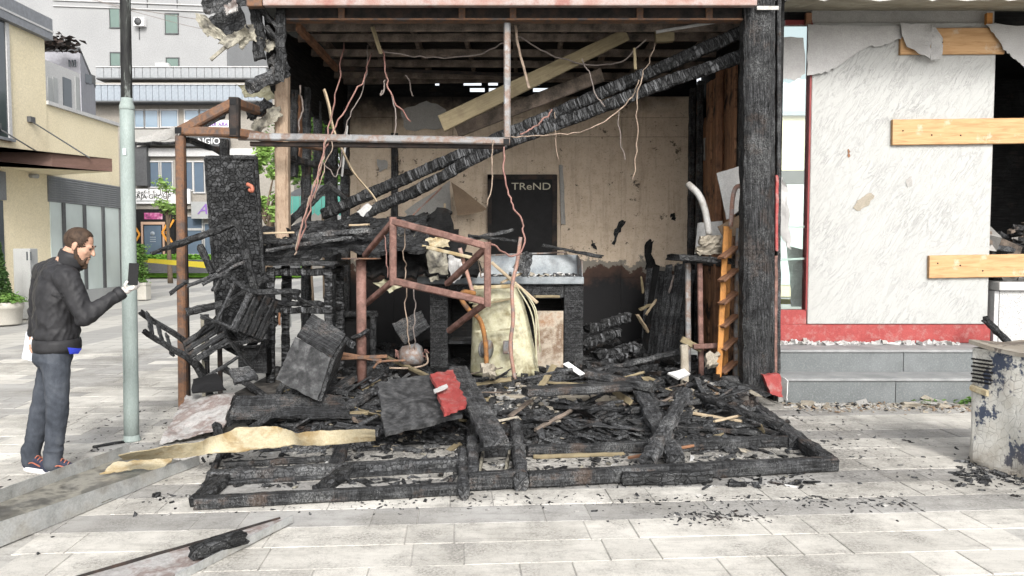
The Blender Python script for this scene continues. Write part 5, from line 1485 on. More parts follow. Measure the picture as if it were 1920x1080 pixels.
tagd(beam('leaning_strip', P(765, 412, 10.4), P(828, 352, 10.8), 0.02, 0.02, 'bent_rod', None, 0.002), 'thin grey strip leaning on the scorched back wall', 'strip')
tagd(beam('leaning_strip', P(833, 432, 10.2), P(834, 382, 10.6), 0.03, 0.02, 'pale_wood', None, 0.002), 'short pale stick standing before the scorched back wall', 'stick')
tagd(polysheet('cardboard_piece', [P(846, 340, 11.1), P(912, 392, 11.1), P(908, 396, 11.08), P(858, 405, 11.08)], 0.012, 'cardboard', None, 3, 0.01), 'brown triangular cardboard piece hanging left of the black door', 'cardboard')
tagd(polysheet('white_flake', [P(668, 398, 8.9), P(690, 382, 8.9), P(697, 388, 8.9), P(682, 405, 8.88)], 0.01, 'white_board', None, 3, 0.01), 'small white flake wedged between the fallen beams', 'flake')

# ---- hanging cables
for (pts, r, m, lab) in (
        ([(690, 85, 8.8), (683, 160, 8.6), (650, 230, 8.4), (632, 330, 8.2), (605, 300, 8.1)], .008, 'wire_grey', 'grey wire sagging from the ceiling left of the bent lath'),
        ([(697, 100, 8.8), (680, 150, 8.5), (640, 215, 8.2), (606, 290, 8.0), (585, 380, 7.9), (560, 460, 7.9)], .011, 'wire_pink', 'pink wire draped over the long grey rail to the tables'),
        ([(645, 80, 8.8), (630, 180, 8.4), (612, 260, 8.0), (600, 320, 7.98), (575, 390, 7.9), (556, 470, 7.85)], .010, 'wire_pink', 'second pink wire draped over the long grey rail to the tables'),
        ([(612, 262, 7.98), (604, 310, 7.97), (586, 350, 7.95), (566, 430, 7.9), (552, 478, 7.85)], .009, 'wire_tan', 'tan wire hanging under the long grey rail'),
        ([(622, 265, 7.98), (608, 315, 7.97), (590, 372, 7.92)], .007, 'wire_tan', 'short tan wire hanging under the long grey rail'),
        ([(716, 92, 8.6), (722, 130, 8.5), (735, 180, 8.5), (770, 228, 8.6)], .012, 'wire_pink', 'thick pink cable bundle hanging near the split tan batten'),
        ([(735, 180, 8.5), (742, 235, 8.5), (738, 262, 8.5)], .01, 'wire_grey', 'grey cable tail hanging behind the long grey rail'),
        ([(712, 96, 8.6), (800, 108, 8.7), (880, 104, 8.6), (948, 80, 8.4)], .010, 'wire_grey', 'grey cable sagging under the ceiling left of the hanger'),
        ([(970, 68, 8.4), (1030, 100, 8.6), (1110, 122, 8.8), (1170, 112, 8.6), (1212, 74, 8.5)], .010, 'wire_grey', 'grey cable sagging under the ceiling right of the hanger'),
        ([(1228, 82, 8.4), (1205, 140, 8.4), (1194, 180, 8.4), (1195, 270, 8.5), (1186, 338, 8.5)], .009, 'wire_tan', 'long tan wire hanging straight before the back wall'),
        ([(1198, 150, 8.4), (1180, 190, 8.4), (1110, 240, 8.3), (1030, 254, 8.2), (958, 256, 8.1)], .009, 'wire_tan', 'tan wire looping from ceiling to the rail end'),
        ([(1092, 110, 8.5), (1105, 140, 8.5), (1118, 180, 8.5), (1134, 200, 8.5)], .009, 'wire_grey', 'grey wire dangling across the fallen beams'),
        ([(1035, 205, 8.6), (1024, 222, 8.5), (1000, 240, 8.4), (975, 252, 8.3)], .012, 'wire_pink', 'short pink cable lying along the fallen beams'),
        ([(925, 262, 8.0), (922, 330, 8.0), (914, 390, 8.0)], .009, 'wire_tan', 'tan wire hanging from the long rail before the black door'),
        ([(945, 275, 8.0), (948, 340, 7.95), (966, 390, 7.9), (982, 430, 7.85), (978, 470, 7.8), (955, 478, 7.7), (920, 458, 7.5)], .012, 'wire_pink', 'pink cable looping from the rail end to the tipped red frame'),
        ([(1160, 200, 8.7), (1165, 270, 8.7), (1172, 300, 8.7)], .007, 'wire_grey', 'thin wire hanging before the right of the back wall'),
        ([(1040, 210, 8.8), (1042, 260, 8.8), (1048, 300, 8.8)], .007, 'wire_tan', 'thin wire hanging above the black door'),
        ([(722, 150, 8.5), (718, 175, 8.45), (714, 178, 8.45), (716, 170, 8.45)], .01, 'wire_grey', 'hooked grey wire end under the ceiling'),
        ([(760, 142, 9.0), (768, 158, 9.0), (775, 180, 9.0)], .01, 'wire_grey', 'bent grey wire hook before the sooty ceiling corner'),
        ([(763, 420, 7.45), (757, 470, 7.5), (760, 520, 7.6), (762, 600, 7.6), (768, 655, 7.7)], .008, 'wire_tan', 'tan wire hanging inside the tipped red frame'),
        ([(776, 540, 7.6), (778, 600, 7.6), (777, 655, 7.7)], .008, 'wire_grey', 'grey wire hanging below the tipped red frame'),
        ([(720, 440, 7.6), (724, 480, 7.55), (727, 520, 7.5)], .008, 'wire_pink', 'pink wire hanging beside the tipped red frame corner'),
        ([(900, 462, 7.45), (898, 500, 7.5), (905, 520, 7.55)], .008, 'wire_tan', 'short tan wire inside the tipped red frame corner'),
        ([(563, 160, 8.6), (566, 200, 8.7), (560, 250, 8.7)], .012, 'wire_grey', 'grey wire hanging beside the raw timber post')):
    tagd(tube('hanging_cable', kinked([P(*p) for p in pts]), r * .8, m, None, 6, 1), lab, 'cable')

# ================================================================== TIPPED RED FRAME
tf = thing('tipped_table_frame', 'red-brown steel table frame tipped on edge with legs pointing back', 'table frame', P(800, 560, 7.5))
TL, TR, BR, BL = P(737, 415, 7.4), P(914, 462, 7.15), P(914, 566, 7.2), P(737, 527, 7.45)
for nm, a, b_ in (('rail', TL, TR), ('rail', BL, BR), ('side', BL - V((0, 0, .04)), TL + V((0, 0, .04))), ('side', BR - V((0, 0, .04)), TR + V((0, 0, .04)))):
    beam(nm, a, b_, 0.065, 0.065, 'primer_red', tf, 0.002, seg=.1)
for a, q in ((TL, P(684, 478, 8.1)), (BL, P(680, 575, 8.1)), (BR, P(842, 620, 7.9)), (TR, P(838, 532, 7.85))):
    beam('leg', a, q, 0.055, 0.055, 'primer_red', tf, 0.002, seg=.1)
# ---- pedestal with round plate
pd = thing('table_pedestal', 'pinkish steel pedestal table base with thin round top plate', 'table base', P(677, 690, 7.8))
q0 = P(678, 692, 7.8)
tube('column', [V((q0.x, 7.8, FZ)), P(677, 487, 7.8)], 0.05, 'primer_red', pd, 14, 1)
lathe('plate', [(0.001, 0), (0.2, 0.0), (0.2, 0.012), (0.001, 0.014)], 'rust', pd, P(677, 486, 7.8), 24)
for (x0, y0, x1, y1) in ((634, 672, 726, 668), (640, 663, 715, 676)):
    beam('foot_bar', P(x0, y0, 7.7), P(x1, y1, 7.75), 0.04, 0.035, 'rust', pd, 0.001)
tagd(tube('charred_strap', [P(660, 634, 7.75), P(676, 628, 7.7), P(690, 620, 7.75), (P(680, 640, 7.85))], .022, 'char_block', None, 8, 6), 'charred strap knotted round the pedestal column', 'strap')

# ================================================================== COUNTER, TRAY, DRUM
ct = thing('charred_counter', 'charred counter with grey stone top and crackled black side panels', 'counter', P(950, 690, 9.2))
fbox('top', 782, 519, 1095, 533, 9.0, 0.75, 'stainless', ct, 0.008)
fbox('side_panel', 806, 534, 840, 700, 9.05, 0.6, 'char_fine', ct, 0.004)
fbox('side_panel', 1058, 534, 1093, 700, 9.05, 0.6, 'char_fine', ct, 0.004)
fbox('apron', 841, 534, 1057, 558, 9.06, 0.05, 'char_fine', ct, 0.004)
fbox('back_panel', 841, 560, 1057, 700, 9.6, 0.04, 'soot', ct)
fbox('shelf', 841, 640, 1057, 645, 9.1, 0.48, 'char_wood', ct)
tr_ = thing('metal_tray', 'dented grey stainless splash tray lying on the charred counter', 'tray', P(1000, 518, 9.4))
sheet('back', [P(920, 480, 9.62), P(1083, 478, 9.62), P(1084, 518, 9.55), P(918, 518, 9.55)], 0.01, 'stainless', tr_, 20, 8, 0.012, 4, 0.003)
beam('rim', P(905, 479, 9.6), P(1060, 473, 9.66), 0.03, 0.02, 'steel_grey', tr_, 0.002, seg=.1)
sheet('side', [P(1083, 478, 9.6), P(1092, 490, 9.2), P(1093, 518, 9.2), P(1084, 518, 9.55)], 0.01, 'steel_grey', tr_, 4, 6, 0.004, 4)
struct(chips('counter_crumbs', 900, lambda g: tuple(P(g.uniform(800, 1088), 518.5, 9.05 + g.random() * 0.45)), (0.012, 0.06), ['white_board', 'rubble_dark', 'stone_tan', 'char_ash'], 41, 0.5, [3, 5, 2, 4]), 'stuff')
for (c4, m, lab) in (
        ([(796, 446), (842, 444), (842, 462), (802, 464)], 'cream_sheet', 'cream casing piece behind the tipped red frame top'),
        ([(800, 468), (838, 476), (840, 520), (806, 528)], 'torn_foil', 'grey-green bent sheet behind the tipped red frame'),
        ([(840, 478), (870, 486), (864, 522), (846, 530)], 'film', 'pale bent panel piece behind the tipped red frame'),
        ([(698, 530), (742, 518), (772, 530), (730, 548)], 'cream_metal', 'pale yellowish rag hanging beside the pedestal'),
        ([(960, 500), (985, 470), (1000, 478), (990, 520)], 'char_ash', 'charred stub standing on the metal tray')):
    tagd(sheet('bent_scrap', [P(x, y, 8.6 + 0.004 * i * x / 300) for i, (x, y) in enumerate(c4)], 0.012, m, None, 8, 6, 0.03, 6, 0.012, 0.01), lab, 'scrap')
for (x0, y0, Y0, x1, y1, Y1, w_, h_, m, lab) in (
        (793, 462, 8.4, 888, 484, 8.2, 0.05, 0.035, 'cream_sheet', 'cream trim strip slanting behind the tipped red frame'),
        (922, 492, 8.6, 1008, 568, 8.35, 0.035, 0.03, 'pale_wood', 'pale stick slanting across the counter edge'),
        (940, 530, 8.5, 985, 508, 8.7, 0.04, 0.02, 'pale_wood', 'short pale lath on the counter top'),
        (1003, 556, 8.6, 1048, 556, 8.75, 0.04, 0.03, 'tan_wood', 'tan batten under the counter apron'),
        (880, 566, 8.1, 960, 560, 8.3, 0.03, 0.03, 'cream_metal', 'cream rim strip over the leaning drum'),
        (886, 575, 8.05, 960, 560, 8.2, 0.035, 0.02, 'tan_wood', 'tan slat resting on the leaning drum')):
    tagd(beam('loose_strip', P(x0, y0, Y0), P(x1, y1, Y1), w_, h_, m, None, 0.002, seg=.08), lab, 'strip')
# leaning cream appliance body with ribbed right side
dm = thing('leaning_drum', 'cream scorched appliance casing leaning on the counter, with round valve fitting', 'appliance', P(945, 700, 8.5))
def drum():
    nu, nv = 26, 20
    g = []
    for j in range(nv + 1):
        v = j / nv
        for i in range(nu + 1):
            u = i / nu
            xl, xr = 888 - 6 * v, 968 + 44 * v ** 0.7
            y = 534 + 168 * v + 6 * math.sin(u * math.pi)
            a = u * math.pi
            p = P(xl + (xr - xl) * u, y, 8.45 - 0.22 * math.sin(a) ** 0.6 + 0.1 * (1 - v))
            if u > 0.66:
                p.y += 0.02 * math.sin((u - 0.66) * 90)
            p.y += 0.02 * nz(p, 3, 4)
            g.append(p)
    return g, nu, nv
g, nu, nv = drum()
c0 = WM[dm].translation
N = len(g)
vs = [p - c0 for p in g] + [p - c0 + V((0, 0.035, 0)) for p in g]
fs = []
for j in range(nv):
    for i in range(nu):
        a = j * (nu + 1) + i
        q = (a, a + 1, a + nu + 2, a + nu + 1)
        fs += [q, tuple(N + x for x in reversed(q))]
rim = [i for i in range(nu + 1)] + [j * (nu + 1) + nu for j in range(1, nv + 1)] + [nv * (nu + 1) + i for i in range(nu - 1, -1, -1)] + [j * (nu + 1) for j in range(nv - 1, 0, -1)]
fs += [(y, x, N + x, N + y) for x, y in zip(rim, rim[1:] + rim[:1])]
mk('casing', vs, fs, 'cream_metal', dm, Matrix.Translation(c0), True)
for (x0, y0, x1, y1) in ((968, 536, 1008, 690), (976, 540, 1013, 660), (985, 548, 1004, 680)):
    tube('rib', [P(x0, y0, 8.4), P((x0 + x1) / 2 + 10, (y0 + y1) / 2 - 20, 8.33), P(x1, y1, 8.33)], 0.008, 'cream_metal', dm, 6, 5)
beam('seam_bar', P(890, 622, 8.2), P(968, 616, 8.17), 0.02, 0.02, 'cream_metal', dm)
beam('top_rim', P(884, 540, 8.28), P(968, 536, 8.22), 0.05, 0.04, 'cream_sheet', dm, 0.002, seg=.05)
vM = Matrix.Translation(P(917, 655, 8.12)) @ Matrix.Rotation(R(62), 4, 'Z') @ RX90.inverted()
for k, (r, z) in enumerate(((0.10, 0.0), (0.085, 0.03), (0.095, 0.06))):
    lathe('valve_ring', [(0.04, z), (r, z), (r, z + 0.018), (0.04, z + 0.02)], 'steel_grey', dm, M=vM)
fbox('valve_block', 943, 640, 962, 664, 8.1, 0.08, 'steel_grey', dm, 0.008)
tagd(fbox('scorched_panel', 1003, 583, 1056, 690, 8.92, 0.02, 'scorched_metal'), 'scorched rusty metal panel standing under the counter right side', 'panel')
for (pts, r, m, lab) in (
        ([(976, 445, 8.0), (970, 490, 7.95), (960, 540, 7.9), (962, 600, 7.88), (957, 650, 7.9), (966, 715, 7.95)], 0.02, 'bent_rod', 'bent reddish pipe standing before the cream casing'),
        ([(862, 465, 8.3), (872, 500, 8.3), (884, 540, 8.2), (890, 560, 8.1)], 0.022, 'bent_rod', 'bent grey pipe behind the tipped red frame lower corner'),
        ([(890, 550, 8.0), (868, 548, 7.9), (866, 562, 7.85), (880, 582, 7.85), (900, 600, 7.9), (910, 640, 7.95), (912, 685, 8.0)], 0.026, 'rust_orange', 'orange rusty pipe curving down before the cream casing'),
        ([(700, 690, 7.4), (715, 678, 7.4), (760, 676, 7.4)], 0.012, 'rust', 'thin rusty rod arched over the black slab')):
    tagd(tube('bent_pipe', [P(*p) for p in pts], r, m, None, 8, 6), lab, 'pipe')
# burnt motor lump with copper windings
mo = thing('burnt_motor', 'burnt electric motor with loose copper windings under the tipped frame', 'motor', P(772, 680, 8.3))
lathe('housing', [(0.001, -0.12), (0.08, -0.12), (0.115, -0.08), (0.12, 0.08), (0.08, 0.12), (0.001, 0.12)], 'steel_grey', mo, k=14, M=Matrix.Translation(P(772, 666, 8.3)) @ Matrix.Rotation(R(80), 4, 'Y'))
for i in range(6):
    sgn = -1 if i % 2 else 1
    c = P(772 + sgn * 28, 664, 8.25)
    tube('winding', [c + V((RND.uniform(-.06, .06), RND.uniform(-.03, .03), RND.uniform(-.06, .06))) for _ in range(4)], 0.006, 'wire_pink', mo, 5, 5)
tube('cord', [P(800, 662, 8.25), P(800, 682, 8.2), P(770, 690, 8.1), P(730, 690, 8.0)], 0.01, 'wire_tan', mo, 6, 6)
tagd(sheet('charred_lid', [P(735, 610, 8.9), P(790, 585, 9.0), P(806, 615, 8.9), P(760, 648, 8.8)], 0.04, 'char_wood', None, 8, 8, 0.006, 4, .008), 'charred square lid leaning in the dark beside the counter', 'panel')  # a loose square lid, burnt black

# ================================================================== RIGHT INTERIOR
st = thing('charred_stand', 'charred shelf board on one pink and one grey post', 'stand', P(1312, 690, 8.6))
beam('shelf', P(1262, 482, 8.5), P(1358, 490, 8.6), 0.4, 0.06, 'char_block', st, 0.012)
beam('post', V((P(1315, 690, 8.5).x, 8.5, FZ)), P(1312, 494, 8.5), 0.055, 0.05, 'primer_red', st, 0.001)
beam('post', V((P(1292, 690, 8.6).x, 8.65, FZ)), P(1290, 494, 8.65), 0.06, 0.05, 'steel_grey', st, 0.002)
beam('foot_bar', P(1278, 636, 8.4), P(1315, 655, 8.4), 0.05, 0.07, 'tan_wood', st, 0.004)
beam('foot_bar', P(1300, 650, 8.35), P(1346, 648, 8.35), 0.05, 0.055, 'primer_red', st, 0.001)
ld = thing('orange_ladder', 'scorched orange wooden stepladder standing by the corner post', 'ladder', P(1352, 690, 8.2))
beam('stile', V((P(1347, 690, 8.2).x, 8.2, FZ)), P(1362, 425, 8.35), 0.06, 0.03, 'orange_wood', ld, 0.003)
beam('stile', V((P(1358, 690, 8.4).x, 8.38, FZ)), P(1368, 430, 8.5), 0.05, 0.03, 'orange_wood', ld, 0.003)
beam('rear_stile', V((P(1379, 690, 8.3).x, 8.3, FZ)), P(1384, 428, 8.35), 0.05, 0.04, 'steel_grey', ld, 0.004)
beam('rear_stile', V((P(1388, 700, 8.2).x, 8.2, FZ)), P(1390, 410, 8.25), 0.045, 0.04, 'tan_wood', ld, 0.005)
for i in range(6):
    y = 470 + i * 43
    beam('step', P(1352, y + 14, 8.22), P(1380, y - 8, 8.3), 0.12, 0.025, 'brown_wood', ld, 0.003)
for (c4, Y, m, lab) in (
        ([(1343, 325), (1392, 310), (1392, 390), (1362, 412)], 8.7, 'white_board', 'white panel hung beside the corner post above the ladder'),
        ([(1308, 418), (1354, 414), (1354, 462), (1302, 476)], 8.9, 'white_board', 'small white board standing on the charred shelf'),
        ([(1312, 445), (1350, 440), (1356, 476), (1304, 478)], 8.55, 'stone_tan', 'tan crumpled insulation heap on the charred shelf'),
        ([(1345, 425), (1392, 400), (1394, 440), (1356, 445)], 8.6, 'cardboard', 'brown crumpled insulation wad beside the white panel')):
    tagd(sheet('white_panel_scrap' if 'white' in lab else 'insulation_wad', [P(x, y, Y) for x, y in c4], 0.02 if 'white' in lab else 0.08, m, None, 8, 8, 0.0 if 'white' in lab else 0.05, 7, 0.002 if 'white' in lab else 0.02, 0.0 if 'white' in lab else 0.03), lab, 'panel' if 'white' in lab else 'insulation')
tagd(tube('white_pipe', [P(1290, 345, 8.8), P(1310, 365, 8.7), P(1322, 395, 8.65), P(1330, 440, 8.6)], 0.038, 'white_pvc', None, 10, 6), 'bent white plastic pipe above the charred shelf', 'pipe')
tagd(tube('bent_bracket', [P(1392, 348, 8.3), P(1380, 352, 8.3), P(1374, 372, 8.3), P(1370, 425, 8.3)], 0.025, 'bent_rod', None, 8, 6), 'bent grey bracket rod beside the white panel', 'bracket')
for i in range(11):
    px = 1212 + i * 8 + RND.uniform(-4, 4)
    Y = 10.9 - 0.06 * i
    b0 = P(px - RND.uniform(5, 25), 690, Y - 0.5)
    tagd(beam('leaning_board', V((b0.x, b0.y, FZ)), P(px + RND.uniform(0, 16), 480 + RND.uniform(0, 40), Y), 0.09, 0.025, RND.choice(['char_wood', 'soot', 'char_block', 'char_ash']), None, 0.006, seg=.08), 'charred narrow board leaning on the right of the back wall', 'board', 'charred boards leaning on the back wall')
for i, (y, dx) in enumerate(((604, 0), (628, -6), (652, 8), (676, 0))):
    tagd(beam('charred_log', P(1100 + dx * 2, y + 14 + 3 * (i % 2), 9.5 - 0.1 * i), P(1178 + dx * 2 - 6 * (i % 2), y - 10 + 5 * (i % 3), 9.9 - 0.15 * i), 0.16, 0.11, 'char_rib', None, 0.026, rib=.18, seg=.03), 'crackled charred log stacked right of the counter', 'log', 'charred logs stacked beside the counter')
for (x0, y0, x1, y1, m, lab) in ((1195, 590, 1215, 622, 'pale_wood', 'splintered pale wood clump before the leaning boards'), (1212, 590, 1230, 562, 'pale_wood', 'bent pale splinter before the leaning boards'), (1200, 580, 1222, 572, 'tan_wood', 'tan splinter crossing the pale wood clump'), (1202, 520, 1206, 548, 'tan_wood', 'thin pink-tan splinter on the dark back wall'), (1255, 548, 1262, 518, 'wire_grey', 'grey splinter stuck between the leaning boards')):
    tagd(beam('splinter', P(x0, y0, 10.0), P(x1, y1, 10.1), 0.05 if 'clump' in lab else .025, 0.03, m, None, 0.008, seg=.03), lab, 'splinter')
tagd(beam('charred_rail', P(1100, 700, 8.6), P(1270, 660, 9.0), 0.07, 0.05, 'char_ash', None, 0.008), 'charred rail lying right of the counter foot', 'rail')
tagd(beam('short_post', V((P(1284, 700, 8.0).x, 8.0, FZ)), P(1283, 648, 8.0), 0.08, 0.07, 'stone_tan', None, 0.006), 'short pale broken post stub below the charred stand', 'post stub')

# ================================================================== WRECKAGE IN FRONT
def gp_(px, py, z):
    return G(px, py, z)
fr = thing('fallen_window_frame', 'charred window frame lying flat with long front rail and log beside it', 'frame', G(1280, 900))
def gbeam(nm, a, b_, w_, h_, m, par, rough=0.009, rib=0.0, za=None, zb=None):
    za = h_ / 2 if za is None else za
    zb = h_ / 2 if zb is None else zb
    return beam(nm, gp_(a[0], a[1], za), gp_(b_[0], b_[1], zb), w_, h_, m, par, rough, rib=rib, seg=.05)
gbeam('front_rail', (990, 899), (1566, 869), 0.10, 0.105, 'char_wood', fr, 0.003)
gbeam('right_stile', (1548, 862), (1338, 706), 0.11, 0.10, 'char_wood', fr, 0.009)
gbeam('inner_stile', (1490, 830), (1325, 694), 0.08, 0.10, 'char_ash', fr, 0.009)
gbeam('middle_rail', (990, 846), (1500, 826), 0.07, 0.09, 'char_wood', fr, 0.007)
gbeam('middle_bead', (1000, 857), (1170, 851), 0.03, 0.03, 'tan_wood', fr, 0.004)
gbeam('left_stile', (978, 905), (962, 760), 0.09, 0.12, 'char_ash', fr, 0.009)
gbeam('back_rail', (980, 792), (1400, 772), 0.08, 0.08, 'char_wood', fr)
fl = thing('fallen_door_frame', 'charred door frame lying flat beside the cream sheet, rails grey with ash', 'frame', G(620, 930))
gbeam('front_rail', (366, 943), (872, 915), 0.09, 0.075, 'char_wood', fl, 0.003)
gbeam('middle_rail', (392, 893), (872, 866), 0.10, 0.075, 'char_ash', fl, 0.008)
gbeam('middle_bead', (420, 906), (860, 880), 0.03, 0.03, 'char_wood', fl, 0.004)
gbeam('back_rail', (420, 872), (640, 858), 0.05, 0.05, 'char_wood', fl)
gbeam('left_stile', (374, 940), (415, 898), 0.12, 0.07, 'char_block', fl)
gbeam('cross_piece', (628, 880), (648, 812), 0.11, 0.06, 'char_wood', fl, 0.006)
gbeam('cross_piece', (385, 912), (420, 840), 0.04, 0.05, 'char_wood', fl, 0.006)
gbeam('right_stile', (870, 925), (868, 850), 0.07, 0.09, 'char_ash', fl, 0.012)
gbeam('block', (600, 918), (655, 880), 0.10, 0.07, 'char_block', fl, 0.012)
fc = thing('fallen_small_frame', 'small charred casement frame lying between the two long fallen frames', 'frame', G(930, 915))
gbeam('front_rail', (878, 903), (984, 897), 0.08, 0.12, 'char_wood', fc, 0.004)
gbeam('left_stile', (888, 898), (884, 796), 0.075, 0.13, 'char_ash', fc, 0.011)
gbeam('right_stile', (974, 894), (962, 752), 0.07, 0.13, 'char_ash', fc, 0.011)
gbeam('middle_rail', (886, 846), (968, 842), 0.06, 0.11, 'char_ash', fc, 0.008)
gbeam('glazing_bead', (900, 882), (906, 850), 0.02, 0.06, 'torn_foil', fc, 0.004)
gbeam('glazing_bead', (948, 884), (956, 848), 0.02, 0.06, 'torn_foil', fc, 0.004)
# leaning planks, boards and slabs over the frames
for (a, za, b_, zb, w_, h_, m, rg_, lab) in (
        ((1212, 868), .10, (1285, 738), .32, 0.11, 0.09, 'char_ash', .014, 'thick charred baulk crossing the fallen window frame, pale ash top'),
        ((1268, 862), .08, (1188, 712), .30, 0.14, 0.08, 'char_ash', .014, 'wide ash-crusted plank crossing the thick charred baulk'),
        ((930, 830), .22, (858, 690), .42, 0.19, 0.05, 'char_ash', .008, 'ash-grey plank leaning beside the red painted piece'),
        ((985, 735), .34, (1178, 724), .34, 0.20, 0.07, 'char_wood', .006, 'broad charred lintel board propped behind the small frame'),
        ((1100, 700), .40, (1225, 728), .32, 0.12, 0.09, 'char_wood', .008, 'charred timber with brown end resting on the lintel board'),
        ((1180, 770), .18, (1340, 748), .20, 0.06, 0.05, 'char_wood', .008, 'charred batten inside the fallen window frame'),
        ((1270, 800), .09, (1420, 812), .08, 0.06, 0.04, 'char_wood', .006, 'narrow charred batten low inside the fallen window frame'),
        ((1280, 772), .14, (1390, 790), .11, 0.03, 0.025, 'pale_wood', .004, 'pale splintered lath inside the fallen window frame'),
        ((1340, 790), .14, (1408, 774), .16, 0.02, 0.02, 'pale_wood', .003, 'short pale lath tip inside the fallen window frame'),
        ((1180, 858), .04, (1300, 835), .05, 0.025, 0.02, 'brown_wood', .003, 'thin brown lath under the crossing baulks'),
        ((1310, 740), .25, (1460, 800), .14, 0.10, 0.05, 'char_block', .012, 'charred board sloping along the right of the fallen window frame'),
        ((1165, 898), .045, (1334, 893), .045, 0.085, 0.08, 'char_block', .008, 'loose charred log lying before the front rail'),
        ((575, 772), .16, (628, 668), .50, 0.10, 0.05, 'char_wood', .010, 'charred leg with burnt brown core leaning on the black box'),
        ((512, 775), .15, (528, 722), .27, 0.06, 0.05, 'char_ash', .008, 'small upright charred block before the black box'),
        ((495, 742), .22, (420, 690), .35, 0.06, 0.05, 'char_ash', .008, 'ash-grey batten left of the black box'),
        ((610, 745), .20, (690, 690), .38, 0.12, 0.05, 'char_wood', .010, 'charred plank heaped right of the black box'),
        ((640, 770), .17, (700, 735), .24, 0.09, 0.07, 'char_ash', .012, 'ash-crusted wood chunk right of the black box'),
        ((725, 670), .36, (812, 710), .38, 0.05, 0.035, 'tan_wood', .003, 'tan lath along the edge of the black slab'),
        ((430, 790), .12, (640, 778), .14, 0.05, 0.05, 'char_wood', .006, 'long charred edge strip behind the cream sheet'),
        ((428, 795), .12, (445, 745), .24, 0.05, 0.05, 'char_block', .008, 'charred corner strip beside the pale ash sheet'),
        ((640, 812), .12, (712, 812), .12, 0.10, 0.05, 'char_ash', .006, 'weathered grey board end behind the cream sheet tip'),
        ((425, 850), .05, (405, 800), .15, 0.07, 0.06, 'char_block', .012, 'charred lump of timber beside the pale ash sheet foot')):
    tagd(beam('charred_plank', gp_(a[0], a[1], za), gp_(b_[0], b_[1], zb), w_, h_, m, None, rg_, seg=.05), lab, 'plank')
# red painted board piece and black slab
sb = tagd(sheet('black_slab', [gp_(706, 722, .42), gp_(808, 704, .44), gp_(868, 782, .26), gp_(722, 828, .14)], 0.035, 'slab_black', None, 16, 14, 0.012, 3, 0.012, 0.004), 'broad dull black board sloping beside the red painted piece', 'board')
tagd(sheet('red_board', [gp_(806, 706, .47), gp_(848, 694, .47), gp_(876, 768, .33), gp_(832, 784, .31)], 0.03, 'red_paint', None, 10, 12, 0.006, 5, 0.014, 0.004), 'bright red painted board piece lying on the black board', 'board')
tagd(sheet('white_splinter', [gp_(812, 732, .45), gp_(838, 722, .46), gp_(840, 727, .45), gp_(815, 738, .45)], 0.01, 'white_board', None, 4, 3, .004, 5, .006), 'white chipped splinter on the red painted piece', 'splinter')
bb = thing('black_box', 'charred black box tipped on its corner before the cabinet frame', 'box', gp_(560, 745, .2))
q1, q2_, q3, q4 = P(556, 632, 7.1), P(622, 672, 7.0), P(596, 752, 6.9), P(520, 712, 7.0)
sheet('face', [q1, q2_, q3, q4], 0.03, 'slab_black', bb, 10, 10, 0.004, 4, 0.006)
dv = V((0.05, 0.36, 0.16))
sheet('top', [q1 + dv, q2_ + dv, q2_, q1], 0.03, 'char_wood', bb, 10, 8, 0.004, 4, 0.006)
sheet('side', [q2_, q2_ + dv, q3 + dv, q3], 0.03, 'char_block', bb, 8, 8, 0.004, 4, 0.006)
beam('edge', P(566, 628, 7.15), P(600, 605, 7.5), 0.05, 0.05, 'char_ash', bb, 0.006)
beam('edge', P(596, 606, 7.5), P(662, 648, 7.3), 0.05, 0.06, 'char_rib', bb, 0.006)
tagd(sheet('grey_board', [P(428, 695, 7.2), P(468, 690, 7.3), P(486, 715, 7.2), P(440, 722, 7.05)], 0.03, 'char_ash', None, 8, 6, .01, 5, .008, .004), 'small ash-grey board lying above the pale ash sheet', 'board')
tagd(sheet('black_sheet', [P(362, 712, 7.4), P(408, 702, 7.45), P(424, 734, 7.2), P(360, 738, 7.2)], 0.015, 'plain_black', None, 8, 6, .02, 5, .006), 'black curled plastic sheet at the awning post foot', 'sheet')
tagd(sheet('charred_tabletop', [gp_(446, 752, .26), gp_(640, 740, .26), gp_(660, 780, .17), gp_(430, 792, .13)], 0.03, 'char_wood', None, 20, 8, .012, 4, .01, .006), 'charred tabletop lying flat behind the cream sheet', 'tabletop')
tagd(sheet('ash_sheet', [gp_(350, 740, .22), gp_(442, 738, .24), gp_(420, 800, .10), gp_(300, 832, .02)], 0.012, 'ash_sheet', None, 22, 16, .035, 3, .014, .008), 'pale ash-grey curved sheet lying at the awning post foot', 'sheet')
def yellow():
    top = [(222, 852), (300, 838), (380, 826), (448, 801), (520, 798), (560, 812), (610, 806), (703, 806)]
    bot = [(232, 862), (300, 858), (380, 852), (436, 846), (520, 836), (560, 834), (612, 832), (704, 824)]
    return top, bot
tp_, bt_ = yellow()
nseg = 70
vs, fs = [], []
def lerp_list(L, t):
    x = t * (len(L) - 1)
    i = min(int(x), len(L) - 2)
    f_ = x - i
    return tuple(L[i][k] + (L[i + 1][k] - L[i][k]) * f_ for k in range(2))
rows = 10
for i in range(nseg + 1):
    t = i / nseg
    a, b_ = lerp_list(tp_, t), lerp_list(bt_, t)
    zt_, zb_ = 0.25, 0.13
    pa, pb = G(a[0], a[1], zt_ + 0.06 * t), G(b_[0], b_[1], zb_ + 0.08 * t)
    for j in range(rows + 1):
        p = pa.lerp(pb, j / rows)
        vs.append(p + V((0, 0, 0.022 * abs(nz(p, 4, 2)) + 0.012 * abs(nz(p, 14, 5)) - 0.01)))
N = len(vs)
vs = vs + [v - V((0, -0.004, 0.008)) for v in vs]
